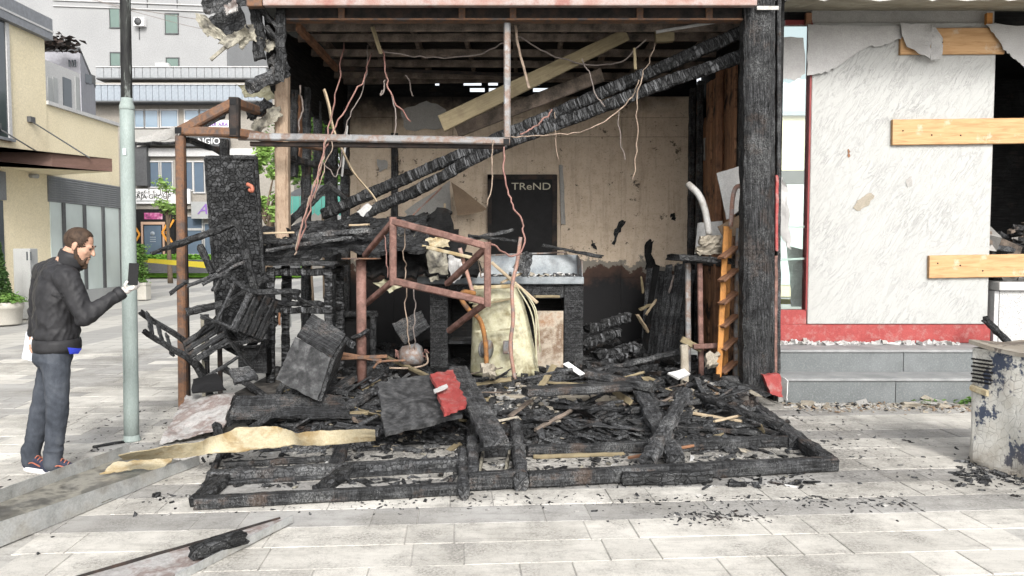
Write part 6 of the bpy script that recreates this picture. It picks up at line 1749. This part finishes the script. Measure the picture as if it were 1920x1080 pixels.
for i in range(nseg):
    for j in range(rows):
        a = i * (rows + 1) + j
        q = (a, a + 1, a + rows + 2, a + rows + 1)
        fs += [q, tuple(N + x for x in reversed(q))]
rim = [i * (rows + 1) for i in range(nseg + 1)] + [nseg * (rows + 1) + j for j in range(1, rows + 1)] + [i * (rows + 1) + rows for i in range(nseg - 1, -1, -1)] + [j for j in range(rows - 1, 0, -1)]
fs += [(x, y, N + y, N + x) for x, y in zip(rim, rim[1:] + rim[:1])]
c0 = sum(vs, V()) / len(vs)
tagd(mk('cream_sheet', [v - c0 for v in vs], fs, 'cream_sheet', None, Matrix.Translation(c0)), 'long crumpled cream metal sheet lying across the trough end', 'sheet')
tagd(sheet('cream_offcut', [gp_(215, 868, .08), gp_(330, 858, .08), gp_(300, 882, .03), gp_(190, 890, .03)], 0.008, 'cream_sheet', None, 14, 6, .02, 5, .012), 'small cream crumpled offcut lying inside the metal trough', 'sheet')
# metal trough
tq = thing('metal_trough', 'long open galvanised metal trough with dirty wet bottom, running past the lamp post', 'trough', G(170, 930))
fa0, fa1 = G(-60, 972), G(243, 856)
na0, na1 = G(-60, 1052), G(372, 872)
def wallstrip(nm, a, b_, h0, h1, par, bulge):
    return sheet(nm, [a + V((0, 0, h0)), b_ + V((0, 0, h1)), b_ + V((0, 0, 0.004)), a + V((0, 0, 0.004))], 0.006, 'galvanised', par, 40, 4, 0.010, 2.2, 0.0, 0.002)
wallstrip('far_side', fa0, fa1, 0.11, 0.10, tq, 0)
wallstrip('near_side', na0, na1, 0.15, 0.075, tq, 0)
m_mottle('wet_dirt', [(0.05, 0.047, 0.04), (0.12, 0.115, 0.1), (0.3, 0.285, 0.24), (0.07, 0.065, 0.055)], 3.0, rough=0.3, fb=0.2, spec=0.6)
sheet('bottom', [fa0 + V((0, 0, .012)), fa1 + V((0, 0, .012)), na1 + V((0, 0, .012)), na0 + V((0, 0, .012))], 0.008, 'wet_dirt', tq, 24, 6, 0.002, 4)
tagd(gbeam('flat_bar', (175, 838), (232, 828), .03, .02, 'char_block', None, .003), 'thin dark flat bar lying beside the lamp post foot', 'bar')
# near channel with a charred log in it
ch = thing('metal_channel', 'pale shallow metal channel in the foreground holding a charred log', 'channel', G(350, 1030))
ca0, ca1, cb0, cb1 = G(140, 1092), G(525, 984), G(330, 1092), G(548, 984)
sheet('bottom', [ca0 + V((0, 0, .008)), ca1 + V((0, 0, .03)), cb1 + V((0, 0, .03)), cb0 + V((0, 0, .008))], 0.006, 'ash_sheet', ch, 30, 6, 0.004, 4)
beam('near_lip', cb0 + V((0, 0, .022)), cb1 + V((0, 0, .035)), 0.01, 0.045, 'galvanised', ch, 0.001, seg=.1)
beam('far_lip', ca0 + V((0, 0, .016)), ca1 + V((0, 0, .03)), 0.012, 0.03, 'rust_dark', ch, 0.002, seg=.1)
tagd(gbeam('charred_log', (362, 1036), (458, 1006), .085, .07, 'char_block', None, .010, za=.065, zb=.075), 'short charred log lying in the foreground metal channel', 'log')
for (a, b_, lab) in (((290, 930), (298, 926), 'tiny charred lump on the pavement before the trough'), ((1366, 908), (1395, 908), 'small charred chip right of the fallen log')):
    tagd(gbeam('charred_lump', a, b_, .035, .03, 'char_block', None, .006), lab, 'charcoal')
tagd(polysheet('white_tile_piece', [P(1252, 702, 7.6), P(1282, 694, 7.7), P(1294, 704, 7.65), P(1272, 712, 7.55)], 0.02, 'white_board', None, 2, 0.005), 'white square tile piece lying on the rubble below the stand', 'tile')
tagd(sheet('white_moulding', [P(1056, 684, 7.9), P(1066, 680, 7.9), P(1098, 702, 7.8), P(1088, 706, 7.8)], 0.025, 'plain_white', None, 6, 3, .004, 5), 'short white moulding lying on the rubble beside the counter foot', 'moulding')
tagd(sheet('pale_lump', [P(900, 690, 7.7), P(925, 685, 7.75), P(930, 710, 7.6), P(905, 712, 7.6)], .06, 'stone_tan', None, 6, 6, .04, 8, .02, .03), 'pale rubble lump at the foot of the cream casing', 'rubble')
tagd(sheet('pale_lump', [P(1322, 668, 8.2), P(1345, 664, 8.25), P(1346, 688, 8.1), P(1324, 690, 8.1)], .06, 'stone_tan', None, 6, 6, .03, 8, .02, .02), 'pale round rubble lump between the stand and the ladder', 'rubble')

# ---- the heap itself: sooty ash mound with uncountable fragments
def heapz(x, y):
    a = max(0.0, min(1.0, (y - 6.3) / 0.9)) * max(0.0, min(1.0, (2.45 - abs(x)) / 0.5))
    if y > 8.6:
        a *= max(0.0, 1 - (y - 8.6) / 2.0) * 0.5 + 0.3
    base = 0.22 if y < 9.5 else 0.22
    v = a * (0.17 + 0.09 * noise.noise(V((x * 1.6, y * 1.6, 3))) + 0.05 * noise.noise(V((x * 6, y * 6, 1))))
    if y > 7.46:
        v = max(v, FZ + 0.004 + 0.06 * max(0, noise.noise(V((x * 2.2, y * 2.2, 7)))) + 0.02 * noise.noise(V((x * 9, y * 9, 7))))
    return v
nx_, ny_ = 110, 110
vs, fs = [], []
for j in range(ny_ + 1):
    y = 6.25 + (11.4 - 6.25) * j / ny_
    for i in range(nx_ + 1):
        x = -2.35 + 4.75 * i / nx_
        vs.append((x, y, heapz(x, y) - 0.006))
for j in range(ny_):
    for i in range(nx_):
        a = j * (nx_ + 1) + i
        fs.append((a, a + 1, a + nx_ + 2, a + nx_ + 1))
struct(mk('ash_heap', vs, fs, 'rubble_dark'), 'stuff')
rl_ = random.Random(91)
for i in range(95):
    x, y = rl_.uniform(-2.15, 2.25), 6.45 + 1.75 * rl_.random() ** 0.9
    if i % 3 == 0:
        x, y = rl_.gauss(-1.3, 0.45), rl_.gauss(7.0, 0.35)
    L_, a_ = rl_.uniform(0.18, 0.75), rl_.gauss(0, 0.9)
    x2, y2 = x + L_ * math.cos(a_), y + L_ * math.sin(a_)
    if not (-2.3 < x2 < 2.4 and 6.0 < y2 < 8.4):
        continue
    za, zb = heapz(x, y) + 0.03, heapz(x2, y2) + 0.03 + max(0, rl_.gauss(0.02, 0.07))
    tagd(beam('charred_lath', V((x, y, za)), V((x2, y2, zb)), rl_.uniform(0.02, 0.07), rl_.uniform(0.01, 0.03), rl_.choice(['char_ash', 'char_wood', 'char_wood', 'char_ash', 'rafter', 'char_block', 'tan_wood', 'char_ash'] if i % 4 else ['char_ash', 'rafter']), None, 0.006, seg=.05, roll=rl_.gauss(0, .4)), 'thin broken burnt lath lying loose on the ash heap', 'lath', 'broken laths strewn over the ash heap')
def on_heap(y0, y1, pw=1.0):
    def f(g):
        x, y = g.uniform(-2.3, 2.35), y0 + (y1 - y0) * g.random() ** pw
        return (x, y, heapz(x, y) - 0.004)
    return f
struct(chips('charred_fragments', 7500, on_heap(6.15, 8.4), (0.008, 0.085), ['rubble_dark', 'char_ash', 'char_block', 'stone_tan', 'tan_wood'], 61, 0.3, [7, 9, 4, 0.5, 0.3], 4.0), 'stuff')
struct(chips('charred_shards', 380, on_heap(6.5, 8.2), (0.06, 0.2), ['char_ash', 'char_wood', 'char_block'], 67, 0.22, [5, 4, 3], 3.0), 'stuff')
struct(chips('charred_fragments', 3500, on_heap(8.0, 11.3), (0.015, 0.15), ['rubble_dark', 'char_block', 'soot', 'char_ash'], 62, 0.5, [5, 4, 4, 1], 3.0), 'stuff')
struct(chips('pale_rubble', 800, lambda g: (lambda p: (p.x, p.y, heapz(p.x, p.y)))(P(g.gauss(990, 55), 710, g.uniform(7.0, 7.9))), (0.012, 0.06), ['stone_tan', 'concrete', 'rubble_dark'], 63, 0.55, [5, 4, 3], 1.8), 'stuff')
struct(chips('pale_rubble', 420, lambda g: (lambda p: (p.x, p.y, heapz(p.x, p.y) - .01))(P(g.gauss(1320, 30), 700, g.uniform(7.2, 8.1))), (0.012, 0.06), ['stone_tan', 'concrete', 'cardboard'], 64, 0.55, None, 1.8), 'stuff')
def frame_bits(g):
    p = G(g.uniform(380, 1530), g.uniform(815, 915))
    return (p.x, p.y, 0.0) if p.y < 6.2 else None
struct(chips('frame_splinters', 3000, frame_bits, (0.004, 0.045), ['rubble_dark', 'char_ash', 'char_block', 'torn_foil', 'white_board'], 65, 0.35, [6, 4, 3, 1, 1], 4.0), 'stuff')
def pav_bits(g):
    k = g.random()
    if k < 0.45:
        x, y = g.gauss(-2.7, 0.65), g.gauss(7.0, 1.0)
    elif k < 0.65:
        x, y = g.gauss(2.6, 0.5), g.gauss(6.4, 0.7)
    elif k < 0.92:
        x, y = g.uniform(-2.4, 2.6), 5.0 - abs(g.gauss(0, 0.16)) + 0.08 * g.random()
    else:
        x, y = g.gauss(1.2, 0.16), g.gauss(4.62, 0.06)
    if y < 3.0:
        return None
    return (x, y, 0.0)
struct(chips('pavement_charcoal', 5000, pav_bits, (0.0025, 0.022), ['rubble_dark', 'char_ash', 'char_block', 'concrete'], 66, 0.3, [6, 3, 2, 2], 2.5), 'stuff')
# ================================================================== LAMP POST
LY = 6.5
lp = thing('lamp_post', 'pale green-grey steel lamp post with scorched black upper shaft', 'lamp post', V((P(247, 830, LY).x, LY, 0)))
pb = V((P(247, 830, LY).x, LY, 0.0))
pc = P(238, 200, LY)
pt = P(233, -120, LY)
ax = (pt - pb).normalized()
def shaft(nm, a, b_, r0, r1, m, par):
    return tube(nm, [a, a.lerp(b_, .34), a.lerp(b_, .67), b_], r0, m, par, 24, 3, r1)
lo = shaft('lower_shaft', pb, pc, 0.061, 0.056, 'pole_paint', lp)
cM = Matrix.Translation(pc) @ ax.to_track_quat('Z', 'Y').to_matrix().to_4x4()
lathe('collar', [(0.0562, -0.03), (0.060, -0.02), (0.060, 0.0), (0.046, 0.05), (0.0445, 0.07)], 'pole_paint', lp, k=24, M=cM)
shaft('upper_shaft', pc, pt, 0.044, 0.040, 'pole_burnt', lp)
lathe('base_plate', [(0.001, 0), (0.075, 0), (0.075, 0.012), (0.063, 0.02), (0.062, 0.05), (0.001, 0.05)], 'pole_paint', lp, pb, 24)
tube('earth_strap', [P(231, 642, LY - .05), P(231, 680, LY - .06), P(233, 712, LY - .06), P(231, 718, LY - .05)], 0.004, 'pole_paint', lp, 5, 4)
fbox('sticker', 230, 278, 236, 290, LY - 0.066, 0.004, 'paper', lp)

# ================================================================== PERSON
YM = 5.58
def Q(px, py, d=0.0):
    return P(px, py, YM + d)
def cone_geo(p0, p1, r0, r1, k=16, hs=5):
    p0, p1 = V(p0), V(p1)
    d = p1 - p0
    L = d.length
    ex = d.normalized() if L > 1e-6 else V((0, 0, 1))
    ref = V((0, 0, 1)) if abs(ex.z) < .9 else V((1, 0, 0))
    u = ex.cross(ref).normalized()
    v = ex.cross(u)
    rings = []
    for i in range(1, hs + 1):
        a = -math.pi / 2 + math.pi / 2 * i / hs
        rings.append((p0 + ex * (r0 * math.sin(a)), r0 * math.cos(a)))
    for i in range(0, hs):
        a = math.pi / 2 * i / hs
        rings.append((p1 + ex * (r1 * math.sin(a)), r1 * math.cos(a)))
    vs = [p0 - ex * r0]
    for c, r in rings:
        for j in range(k):
            a = 2 * math.pi * j / k
            vs.append(c + (u * math.cos(a) + v * math.sin(a)) * r)
    vs.append(p1 + ex * r1)
    fs = [(0, 1 + (j + 1) % k, 1 + j) for j in range(k)]
    for i in range(len(rings) - 1):
        for j in range(k):
            a_, b_ = 1 + i * k + j, 1 + i * k + (j + 1) % k
            fs.append((a_, b_, b_ + k, a_ + k))
    e = len(vs) - 1
    o = 1 + (len(rings) - 1) * k
    fs += [(o + j, o + (j + 1) % k, e) for j in range(k)]
    return vs, fs
def ell_geo(M):
    vs, fs = cone_geo((0, 0, -0.0001), (0, 0, 0.0001), 1, 1, 18, 7)
    return [M @ v for v in vs], fs
def blob(name, prims, voxel, smooth, mat, parent, disp=None, post=0):
    vs, fs = [], []
    for pr in prims:
        a, b_ = pr
        o = len(vs)
        vs += a
        fs += [tuple(o + i for i in f) for f in b_]
    me = bpy.data.meshes.new(name)
    me.from_pydata([tuple(v) for v in vs], [], fs)
    bm = bmesh.new(); bm.from_mesh(me)
    bmesh.ops.recalc_face_normals(bm, faces=bm.faces)
    bm.to_mesh(me); bm.free()
    ob = bpy.data.objects.new(name, me)
    COL.objects.link(ob)
    md = ob.modifiers.new('r', 'REMESH'); md.mode = 'VOXEL'; md.voxel_size = voxel
    if smooth:
        ms = ob.modifiers.new('s', 'SMOOTH'); ms.factor = 0.5; ms.iterations = smooth
    dg = bpy.context.evaluated_depsgraph_get()
    m2 = bpy.data.meshes.new_from_object(ob.evaluated_get(dg))
    bpy.data.objects.remove(ob)
    if disp:
        ns = [v.normal.copy() for v in m2.vertices]
        for v, n in zip(m2.vertices, ns):
            v.co = v.co + n * disp(v.co)
    m2.name = name
    m2.materials.clear()
    m2.materials.append(MAT[mat])
    m2.polygons.foreach_set('use_smooth', [True] * len(m2.polygons))
    c = WM[parent].translation
    for v in m2.vertices:
        v.co = v.co - c
    m2.update()
    return link(name, m2, parent, Matrix.Translation(c))
man = thing('person', 'man in black jacket and grey jeans filming the wreck with a phone', 'person', G(85, 888))
fwd = V((math.cos(R(30)), math.sin(R(30)), 0))
rgt = V((fwd.y, -fwd.x, 0))
# joints
hipC = Q(104, 652)
hipR, hipL = hipC + rgt * 0.095, hipC - rgt * 0.095
knR, knL = Q(108, 770, -0.08), Q(77, 768, 0.06)
anR, anL = Q(99, 868, -0.06), Q(58, 866, 0.04)
anR.z, anL.z = 0.095, 0.095
chest = Q(106, 548)
upper = Q(112, 512)
shR, shL = Q(126, 522, -0.14), Q(84, 512, 0.15)
elR, wrR = Q(160, 594, -0.13), Q(231, 546, 0.02)
elL, wrL = Q(70, 585, 0.22), Q(62, 628, 0.24)
neck = Q(134, 492)
HM = Matrix.Translation(Q(150, 459)) @ Matrix.Rotation(R(14), 4, 'Z') @ Matrix.Rotation(R(24), 4, 'Y')
def E(c, r, rot=None):
    M = HM @ Matrix.Translation(V(c))
    if rot:
        M = M @ rot
    return ell_geo(M @ Matrix.Diagonal((r[0], r[1], r[2], 1)))
def HC(a, b_, r0, r1):
    return cone_geo(HM @ V(a), HM @ V(b_), r0, r1)
def foot_dirs(an, d):
    return an + d
head = [E((-0.018, 0, 0.028), (0.096, 0.075, 0.088)), E((0.028, 0, -0.03), (0.066, 0.064, 0.095)), E((0.045, 0, -0.085), (0.045, 0.046, 0.036)),
        HC((0.088, 0, 0.008), (0.110, 0, -0.032), 0.010, 0.0125), E((0.075, 0, 0.016), (0.022, 0.052, 0.014)), E((0.088, 0, -0.068), (0.014, 0.026, 0.012)),
        E((0.084, 0, -0.098), (0.018, 0.022, 0.016)), E((0.05, 0.04, -0.03), (0.03, 0.022, 0.03)), E((0.05, -0.04, -0.03), (0.03, 0.022, 0.03)),
        HC((-0.03, 0, -0.06), (-0.05, 0, -0.15), 0.056, 0.056)]
for s in (-1, 1):
    head.append(E((-0.012, s * 0.076, -0.012), (0.02, 0.009, 0.032), Matrix.Rotation(R(s * 14), 4, 'Z')))
    head.append(E((-0.004, s * 0.079, -0.034), (0.01, 0.007, 0.012)))
def hand_prims(dr=0.0):
    """right hand, palm up behind the phone's foot, fingers curling up its far side, thumb on the near side"""
    h = []
    w0 = wrR
    pc_ = Q(244, 541, 0.03)
    h.append(cone_geo(w0, w0.lerp(pc_, 0.5), 0.027 + dr, 0.03 + dr))
    Mx = Matrix.Translation(pc_) @ Matrix.Rotation(R(-20), 4, 'Y')
    h.append(ell_geo(Mx @ Matrix.Diagonal((0.042 + dr, 0.034 + dr, 0.019 + dr, 1))))
    for k, (dx, dy, ln) in enumerate(((0.030, 0.028, 0.9), (0.034, 0.012, 1.0), (0.032, -0.006, 0.93), (0.026, -0.022, 0.75))):
        b0 = pc_ + V((dx, dy, 0.0))
        b1 = b0 + V((0.016 * ln, 0.004, 0.020 * ln))
        b2 = b1 + V((-0.004, 0.002, 0.026 * ln))
        b3 = b2 + V((-0.012, 0.0, 0.016 * ln))
        for a, b_, r in ((b0 - V((0.02, 0, 0)), b0, .0105), (b0, b1, .0098), (b1, b2, .009), (b2, b3, .0082)):
            h.append(cone_geo(a, b_, r + dr, r * .95 + dr, 10, 3))
    t0 = pc_ + V((-0.018, -0.028, 0.004))
    t1 = t0 + V((0.004, -0.016, 0.024))
    t2 = t1 + V((0.016, -0.004, 0.022))
    h += [cone_geo(pc_ + V((-0.02, -0.01, 0)), t0, .015 + dr, .0125 + dr, 10, 3), cone_geo(t0, t1, .0115 + dr, .0105 + dr, 10, 3), cone_geo(t1, t2, .0105 + dr, .009 + dr, 10, 3)]
    return h
body = head + hand_prims(-0.0015) + [
    cone_geo(neck, upper, .058, .07), cone_geo(shL.lerp(shR, .12), shR.lerp(shL, .12), .05, .05), cone_geo(upper, chest, .085, .10), cone_geo(chest, hipC, .10, .11), cone_geo(hipL, hipR, .085, .085),
    cone_geo(hipR, knR, .078, .052), cone_geo(knR, anR, .05, .036), cone_geo(hipL, knL, .078, .052), cone_geo(knL, anL, .05, .036),
    cone_geo(anR, anR + fwd * .1 + V((0, 0, -.05)), .035, .028), cone_geo(anL, anL + fwd * .1 + V((0, 0, -.05)), .035, .028),
    cone_geo(shR.lerp(elR, .1), elR, .042, .036), cone_geo(elR, wrR, .035, .026), cone_geo(shL.lerp(elL, .1), elL, .042, .036), cone_geo(elL, wrL, .038, .027),
    cone_geo(wrL, wrL + V((-.01, .01, -.07)), .03, .024)]
for k in range(4):
    b0 = wrL + V((-.012 + .006 * k, -.025 + .018 * k, -.075))
    body += [cone_geo(b0, b0 + V((.005, -.004, -.032)), .0092, .0088, 8, 3), cone_geo(b0 + V((.005, -.004, -.032)), b0 + V((.022, -.01, -.055)), .0088, .0078, 8, 3)]
body.append(cone_geo(wrL + V((.02, -.03, -.03)), wrL + V((.03, -.05, -.075)), .012, .009, 8, 3))
blob('body', body, 0.0055, 3, 'skin', man)
# jacket
def fold(co, s, o):
    n = noise.noise(V((co.x * s[0] + o, co.y * s[1], co.z * s[2])))
    return 1 - abs(n) * 2
def jdisp(co):
    z = co.z
    a = fold(V((co.x + co.z * .8, co.y, co.z * .35)), (13, 13, 9), 2)
    b2 = fold(V((co.x - co.z * .5, co.y, co.z * .5)), (22, 20, 16), 7)
    m_ = 0.5 + 0.5 * noise.noise(co * 5)
    return 0.014 * (a - 0.6) * m_ + 0.006 * (b2 - .6) + 0.001 * noise.noise(co * 40)
hem = Q(108, 640)
spine = Q(100, 590)
def flat(c, rx, ry, rz):
    """ellipsoid turned to the body's facing: rx forward, ry sideways"""
    return ell_geo(Matrix.Translation(c) @ Matrix.Rotation(R(30), 4, 'Z') @ Matrix.Diagonal((rx, ry, rz, 1)))
jk = [flat(Q(105, 560), .148, .205, .26), flat(Q(104, 595), .148, .20, .24), flat(Q(107, 622), .155, .195, .14), flat(Q(108, 520), .12, .19, .12), cone_geo(shL, shR, .088, .088),
      cone_geo(upper, neck + V((0, 0, .0)), .11, .085), cone_geo(shL + V((.03, 0, .02)), neck, .08, .075),
      cone_geo(shR, elR, .086, .066), cone_geo(elR, elR.lerp(wrR, .9), .066, .045), cone_geo(elR + V((-.01, 0, -.012)), elR.lerp(wrR, .3), .062, .056),
      cone_geo(shL, elL, .086, .066), cone_geo(elL, elL.lerp(wrL, .9), .062, .044), flat(Q(130, 560), .10, .14, .13)]
blob('jacket', jk, 0.008, 16, 'jacket_black', man, jdisp)
# ribbed hem band, cuffs, stand-up collar
def ring_band(nm, c, rx, ry, z0, z1, mat, bulge=0.01, axis=None, k=40):
    vs, fs = [], []
    rows_ = [(z0, 0.0), (z0 + (z1 - z0) * .3, bulge), (z0 + (z1 - z0) * .7, bulge), (z1, 0.0), (z1, -0.012), (z0, -0.012)]
    M = Matrix.Translation(c) @ (axis or Matrix.Rotation(R(30), 4, 'Z'))
    for (z, e) in rows_:
        for j in range(k):
            a = 2 * math.pi * j / k
            rr = e + 0.0016 * (1 if j % 2 else -1)
            vs.append(((rx + rr) * math.cos(a), (ry + rr) * math.sin(a), z))
    n = len(rows_)
    for i in range(n):
        for j in range(k):
            a_, b_ = i * k + j, i * k + (j + 1) % k
            c_, d_ = ((i + 1) % n) * k + (j + 1) % k, ((i + 1) % n) * k + j
            fs.append((a_, b_, c_, d_))
    return mk(nm, vs, fs, mat, man, M, True)
ring_band('hem_band', Q(107, 642), .152, .188, -0.06, 0.03, 'jacket_black', 0.005, None, 72)
cd = (wrR - elR).normalized()
ring_band('cuff', elR.lerp(wrR, .88), .044, .044, -0.02, 0.035, 'jacket_black', 0.006, cd.to_track_quat('Z', 'Y').to_matrix().to_4x4(), 24)
cv = (Q(146, 474) - Q(138, 500)).normalized()
ring_band('collar', Q(134, 488, -0.0), .086, .088, -0.05, 0.062, 'jacket_black', 0.006, cv.to_track_quat('Z', 'Y').to_matrix().to_4x4(), 30)
# yoke seam across the back
tube('yoke_seam', [Q(64, 540, -0.02), Q(85, 548, -0.155), Q(110, 556, -0.195), Q(135, 552, -0.19)], 0.004, 'jacket_black', man, 5, 6)
# jeans
def jeans_disp(co):
    z = co.z
    wq = co + V((noise.noise(co * 6), noise.noise(co * 6 + V((9, 3, 1))), noise.noise(co * 5 + V((2, 8, 4))))) * 0.09
    k = fold(V((wq.x * .8, wq.y * .8, wq.z + wq.x * .5)), (9, 9, 15), 4)
    amp = 0.003 + 0.004 * math.exp(-((z - 0.5) / .12) ** 2) + 0.007 * math.exp(-((z - 0.14) / .09) ** 2) + 0.005 * math.exp(-((z - 0.82) / .07) ** 2)
    return amp * (k - .4) + 0.002 * noise.noise(co * 30)
jn = [flat(hipC + V((0, 0, 0.02)), .135, .175, .12), flat(hipC + V((0, 0, -.06)) - fwd * .02, .13, .17, .11), cone_geo(hipR + V((0, 0, -.03)), knR, .098, .071), cone_geo(knR, anR + V((0, 0, .01)), .072, .058), cone_geo(hipL + V((0, 0, -.03)), knL, .098, .071), cone_geo(knL, anL + V((0, 0, .01)), .072, .058),
      cone_geo(anR + V((0, 0, 0.06)), anR + V((0.004, 0, -0.01)), .06, .064), cone_geo(anL + V((0, 0, 0.06)), anL + V((0.004, 0, -0.01)), .06, .064)]
blob('jeans', jn, 0.0075, 4, 'jeans', man, jeans_disp)
sheet('shirt_tail', [Q(126, 652, -0.155), Q(152, 653, -0.085), Q(146, 663, -0.09), Q(130, 664, -0.145)], 0.01, 'blue_shirt', man, 8, 5, 0.006, 8)
# shoes
for an, yaw in ((anR, 12), (anL, -8)):
    fM = Matrix.Rotation(R(30 - 42 + yaw), 4, 'Z')
    f_ = fM @ V((1, 0, 0))
    sd_ = V((-f_.y, f_.x, 0))
    heel = V((an.x, an.y, 0)) - f_ * 0.055
    toe = heel + f_ * 0.27
    up_ = [cone_geo(heel + V((0, 0, .055)) + f_ * .025, heel + V((0, 0, .095)) + f_ * .05, .042, .042), cone_geo(heel + V((0, 0, .045)) + f_ * .03, toe + V((0, 0, .038)) - f_ * .045, .04, .034), cone_geo(heel + V((0, 0, .09)) + f_ * .07, toe + V((0, 0, .05)) - f_ * .08, .038, .03)]
    sh_ = blob('shoe', up_, 0.006, 3, 'shoe_navy', man)
    so_ = []
    for t in range(24):
        a = 2 * math.pi * t / 24
        so_.append((0.142 * math.cos(a), (0.046 + 0.006 * math.cos(a)) * math.sin(a)))
    k = 24
    mid_ = heel + f_ * .125
    Ms = Matrix.Translation(mid_) @ Matrix.Rotation(math.atan2(f_.y, f_.x), 4, 'Z')
    vs = [(x, y, 0.0) for x, y in so_] + [(x * 1.02, y * 1.04, 0.026 + 0.012 * (x < -.08) + .008 * (x > .1)) for x, y in so_]
    mk('sole', vs, [tuple(reversed(range(k))), tuple(range(k, 2 * k))] + [(i, (i + 1) % k, k + (i + 1) % k, k + i) for i in range(k)], 'plain_white', sh_, Ms, False)
    for j in range(4):
        c = heel + f_ * (.125 + .024 * j) + V((0, 0, .115 - .013 * j))
        tube('lace', [c - sd_ * .022 + V((0, 0, -.014)), c + V((0, 0, .0)), c + sd_ * .022 + V((0, 0, -.014))], 0.004, 'orange_plastic', sh_, 6, 4)
    tube('side_stripe', [heel + f_ * .06 - sd_ * .044 + V((0, 0, .05)), heel + f_ * .12 - sd_ * .046 + V((0, 0, .075)), heel + f_ * .19 - sd_ * .036 + V((0, 0, .05))], 0.005, 'orange_plastic', sh_, 6, 4)
# hair and beard
def hair_shell():
    vs, fs = ell_geo(Matrix.Identity(4))
    k, hs = 56, 20
    vs, fs = cone_geo((0, 0, -0.0001), (0, 0, 0.0001), 1, 1, k, hs)
    keep = []
    pts = []
    for v in vs:
        p = V((v.x * 0.101 - 0.018, v.y * 0.080, v.z * 0.093 + 0.028))
        pts.append(p)
    def ok(p):
        if p.x > 0.052 and p.z > 0.0:
            return False
        if p.x > 0.015 and p.z < 0.088 and abs(p.y) < 0.05 and p.x > 0.045:
            return False
        if p.z < -0.012 and p.x > -0.03:
            return False
        return p.z > -0.075 or p.x < -0.055
    for f in fs:
        jx = V((RND.uniform(-.012, .012), 0, RND.uniform(-.012, .012)))
        if all(ok(pts[i] + jx) for i in f):
            keep.append(f)
    use = sorted({i for f in keep for i in f})
    ix = {j: i for i, j in enumerate(use)}
    P2 = [HM @ (pts[j] * (1 + 0.012 * RND.uniform(-1, 1))) for j in use]
    n = len(P2)
    P3 = [HM @ (pts[j] * 0.93) for j in use]
    f2 = [tuple(ix[i] for i in f) for f in keep]
    edges = {}
    for f in f2:
        for a, b_ in zip(f, f[1:] + f[:1]):
            edges[(a, b_)] = True
    allf = f2 + [tuple(n + i for i in reversed(f)) for f in f2]
    for (a, b_) in edges:
        if (b_, a) not in edges:
            allf.append((b_, a, n + a, n + b_))
    c = WM[man].translation
    return mk('hair', [p - c for p in P2 + P3], allf, 'hair_brown', man, Matrix.Translation(c), True)
hair_shell()
bd = []
for s in (-1, 1):
    bd += [HC((0.0, s * .067, -.03), (0.022, s * .058, -.085), .010, .017), HC((0.022, s * .056, -.085), (.07, s * .026, -.118), .018, .02), HC((.07, s * .024, -.118), (.085, 0, -.122), .02, .02), HC((.094, 0, -.055), (.082, s * .03, -.07), .007, .008), HC((.082, s * .03, -.07), (.078, s * .03, -.1), .009, .012)]
bd.append(HC((.05, 0, -.125), (.088, 0, -.135), .026, .02))
blob('beard', bd, 0.005, 2, 'hair_brown', man, lambda co: 0.0025 * noise.noise(co * 120))
for s in (-1, 1):
    lathe('eyebrow', [(0.0005, -0.016), (0.005, -0.01), (0.005, 0.01), (0.0005, 0.016)], 'hair_brown', man, k=8, M=HM @ Matrix.Translation((0.088, s * 0.032, 0.024)) @ Matrix.Rotation(R(90), 4, 'X') @ Matrix.Rotation(R(s * 25), 4, 'X'))
    lathe('eye', [(0.0005, -0.010), (0.007, -0.006), (0.009, 0), (0.007, 0.006), (0.0005, 0.010)], 'eye_dark', man, k=10, M=HM @ Matrix.Translation((0.080, s * 0.033, 0.0)))
blob('glove', hand_prims(0.0012), 0.004, 2, 'glove', man, lambda co: 0.0008 * noise.noise(co * 150))
# phone and papers in his hands
ph = thing('phone', 'black smartphone held upright in the white-gloved hand', 'phone', Q(250, 535, 0.03))
pM = Matrix.Translation(Q(250, 514, 0.012)) @ Matrix.Rotation(R(4), 4, 'Z') @ Matrix.Rotation(R(-8), 4, 'X') @ Matrix.Rotation(R(2), 4, 'Y')
o = boxo('body', (-.036, -.0045, -.08), (.036, .0045, .08), 'plain_black', ph, 0.004)
o.matrix_local = WM[ph].inverted() @ pM @ Matrix.Translation((0, 0, -.08)); WM[o] = pM @ Matrix.Translation((0, 0, -.08))
s_ = boxo('screen', (-.032, -.0055, -.066), (.032, -.0047, .066), 'phone_screen', ph)
s_.matrix_local = WM[ph].inverted() @ pM @ Matrix.Translation((0, 0, -.066)); WM[s_] = pM @ Matrix.Translation((0, 0, -.066))
tag(sheet('papers', [Q(50, 622, .24), Q(68, 630, .20), Q(62, 678, .20), Q(42, 672, .26)], 0.004, 'paper', None, 6, 8, .004, 5), 'white sheets of paper held at the man\'s left side', 'paper')
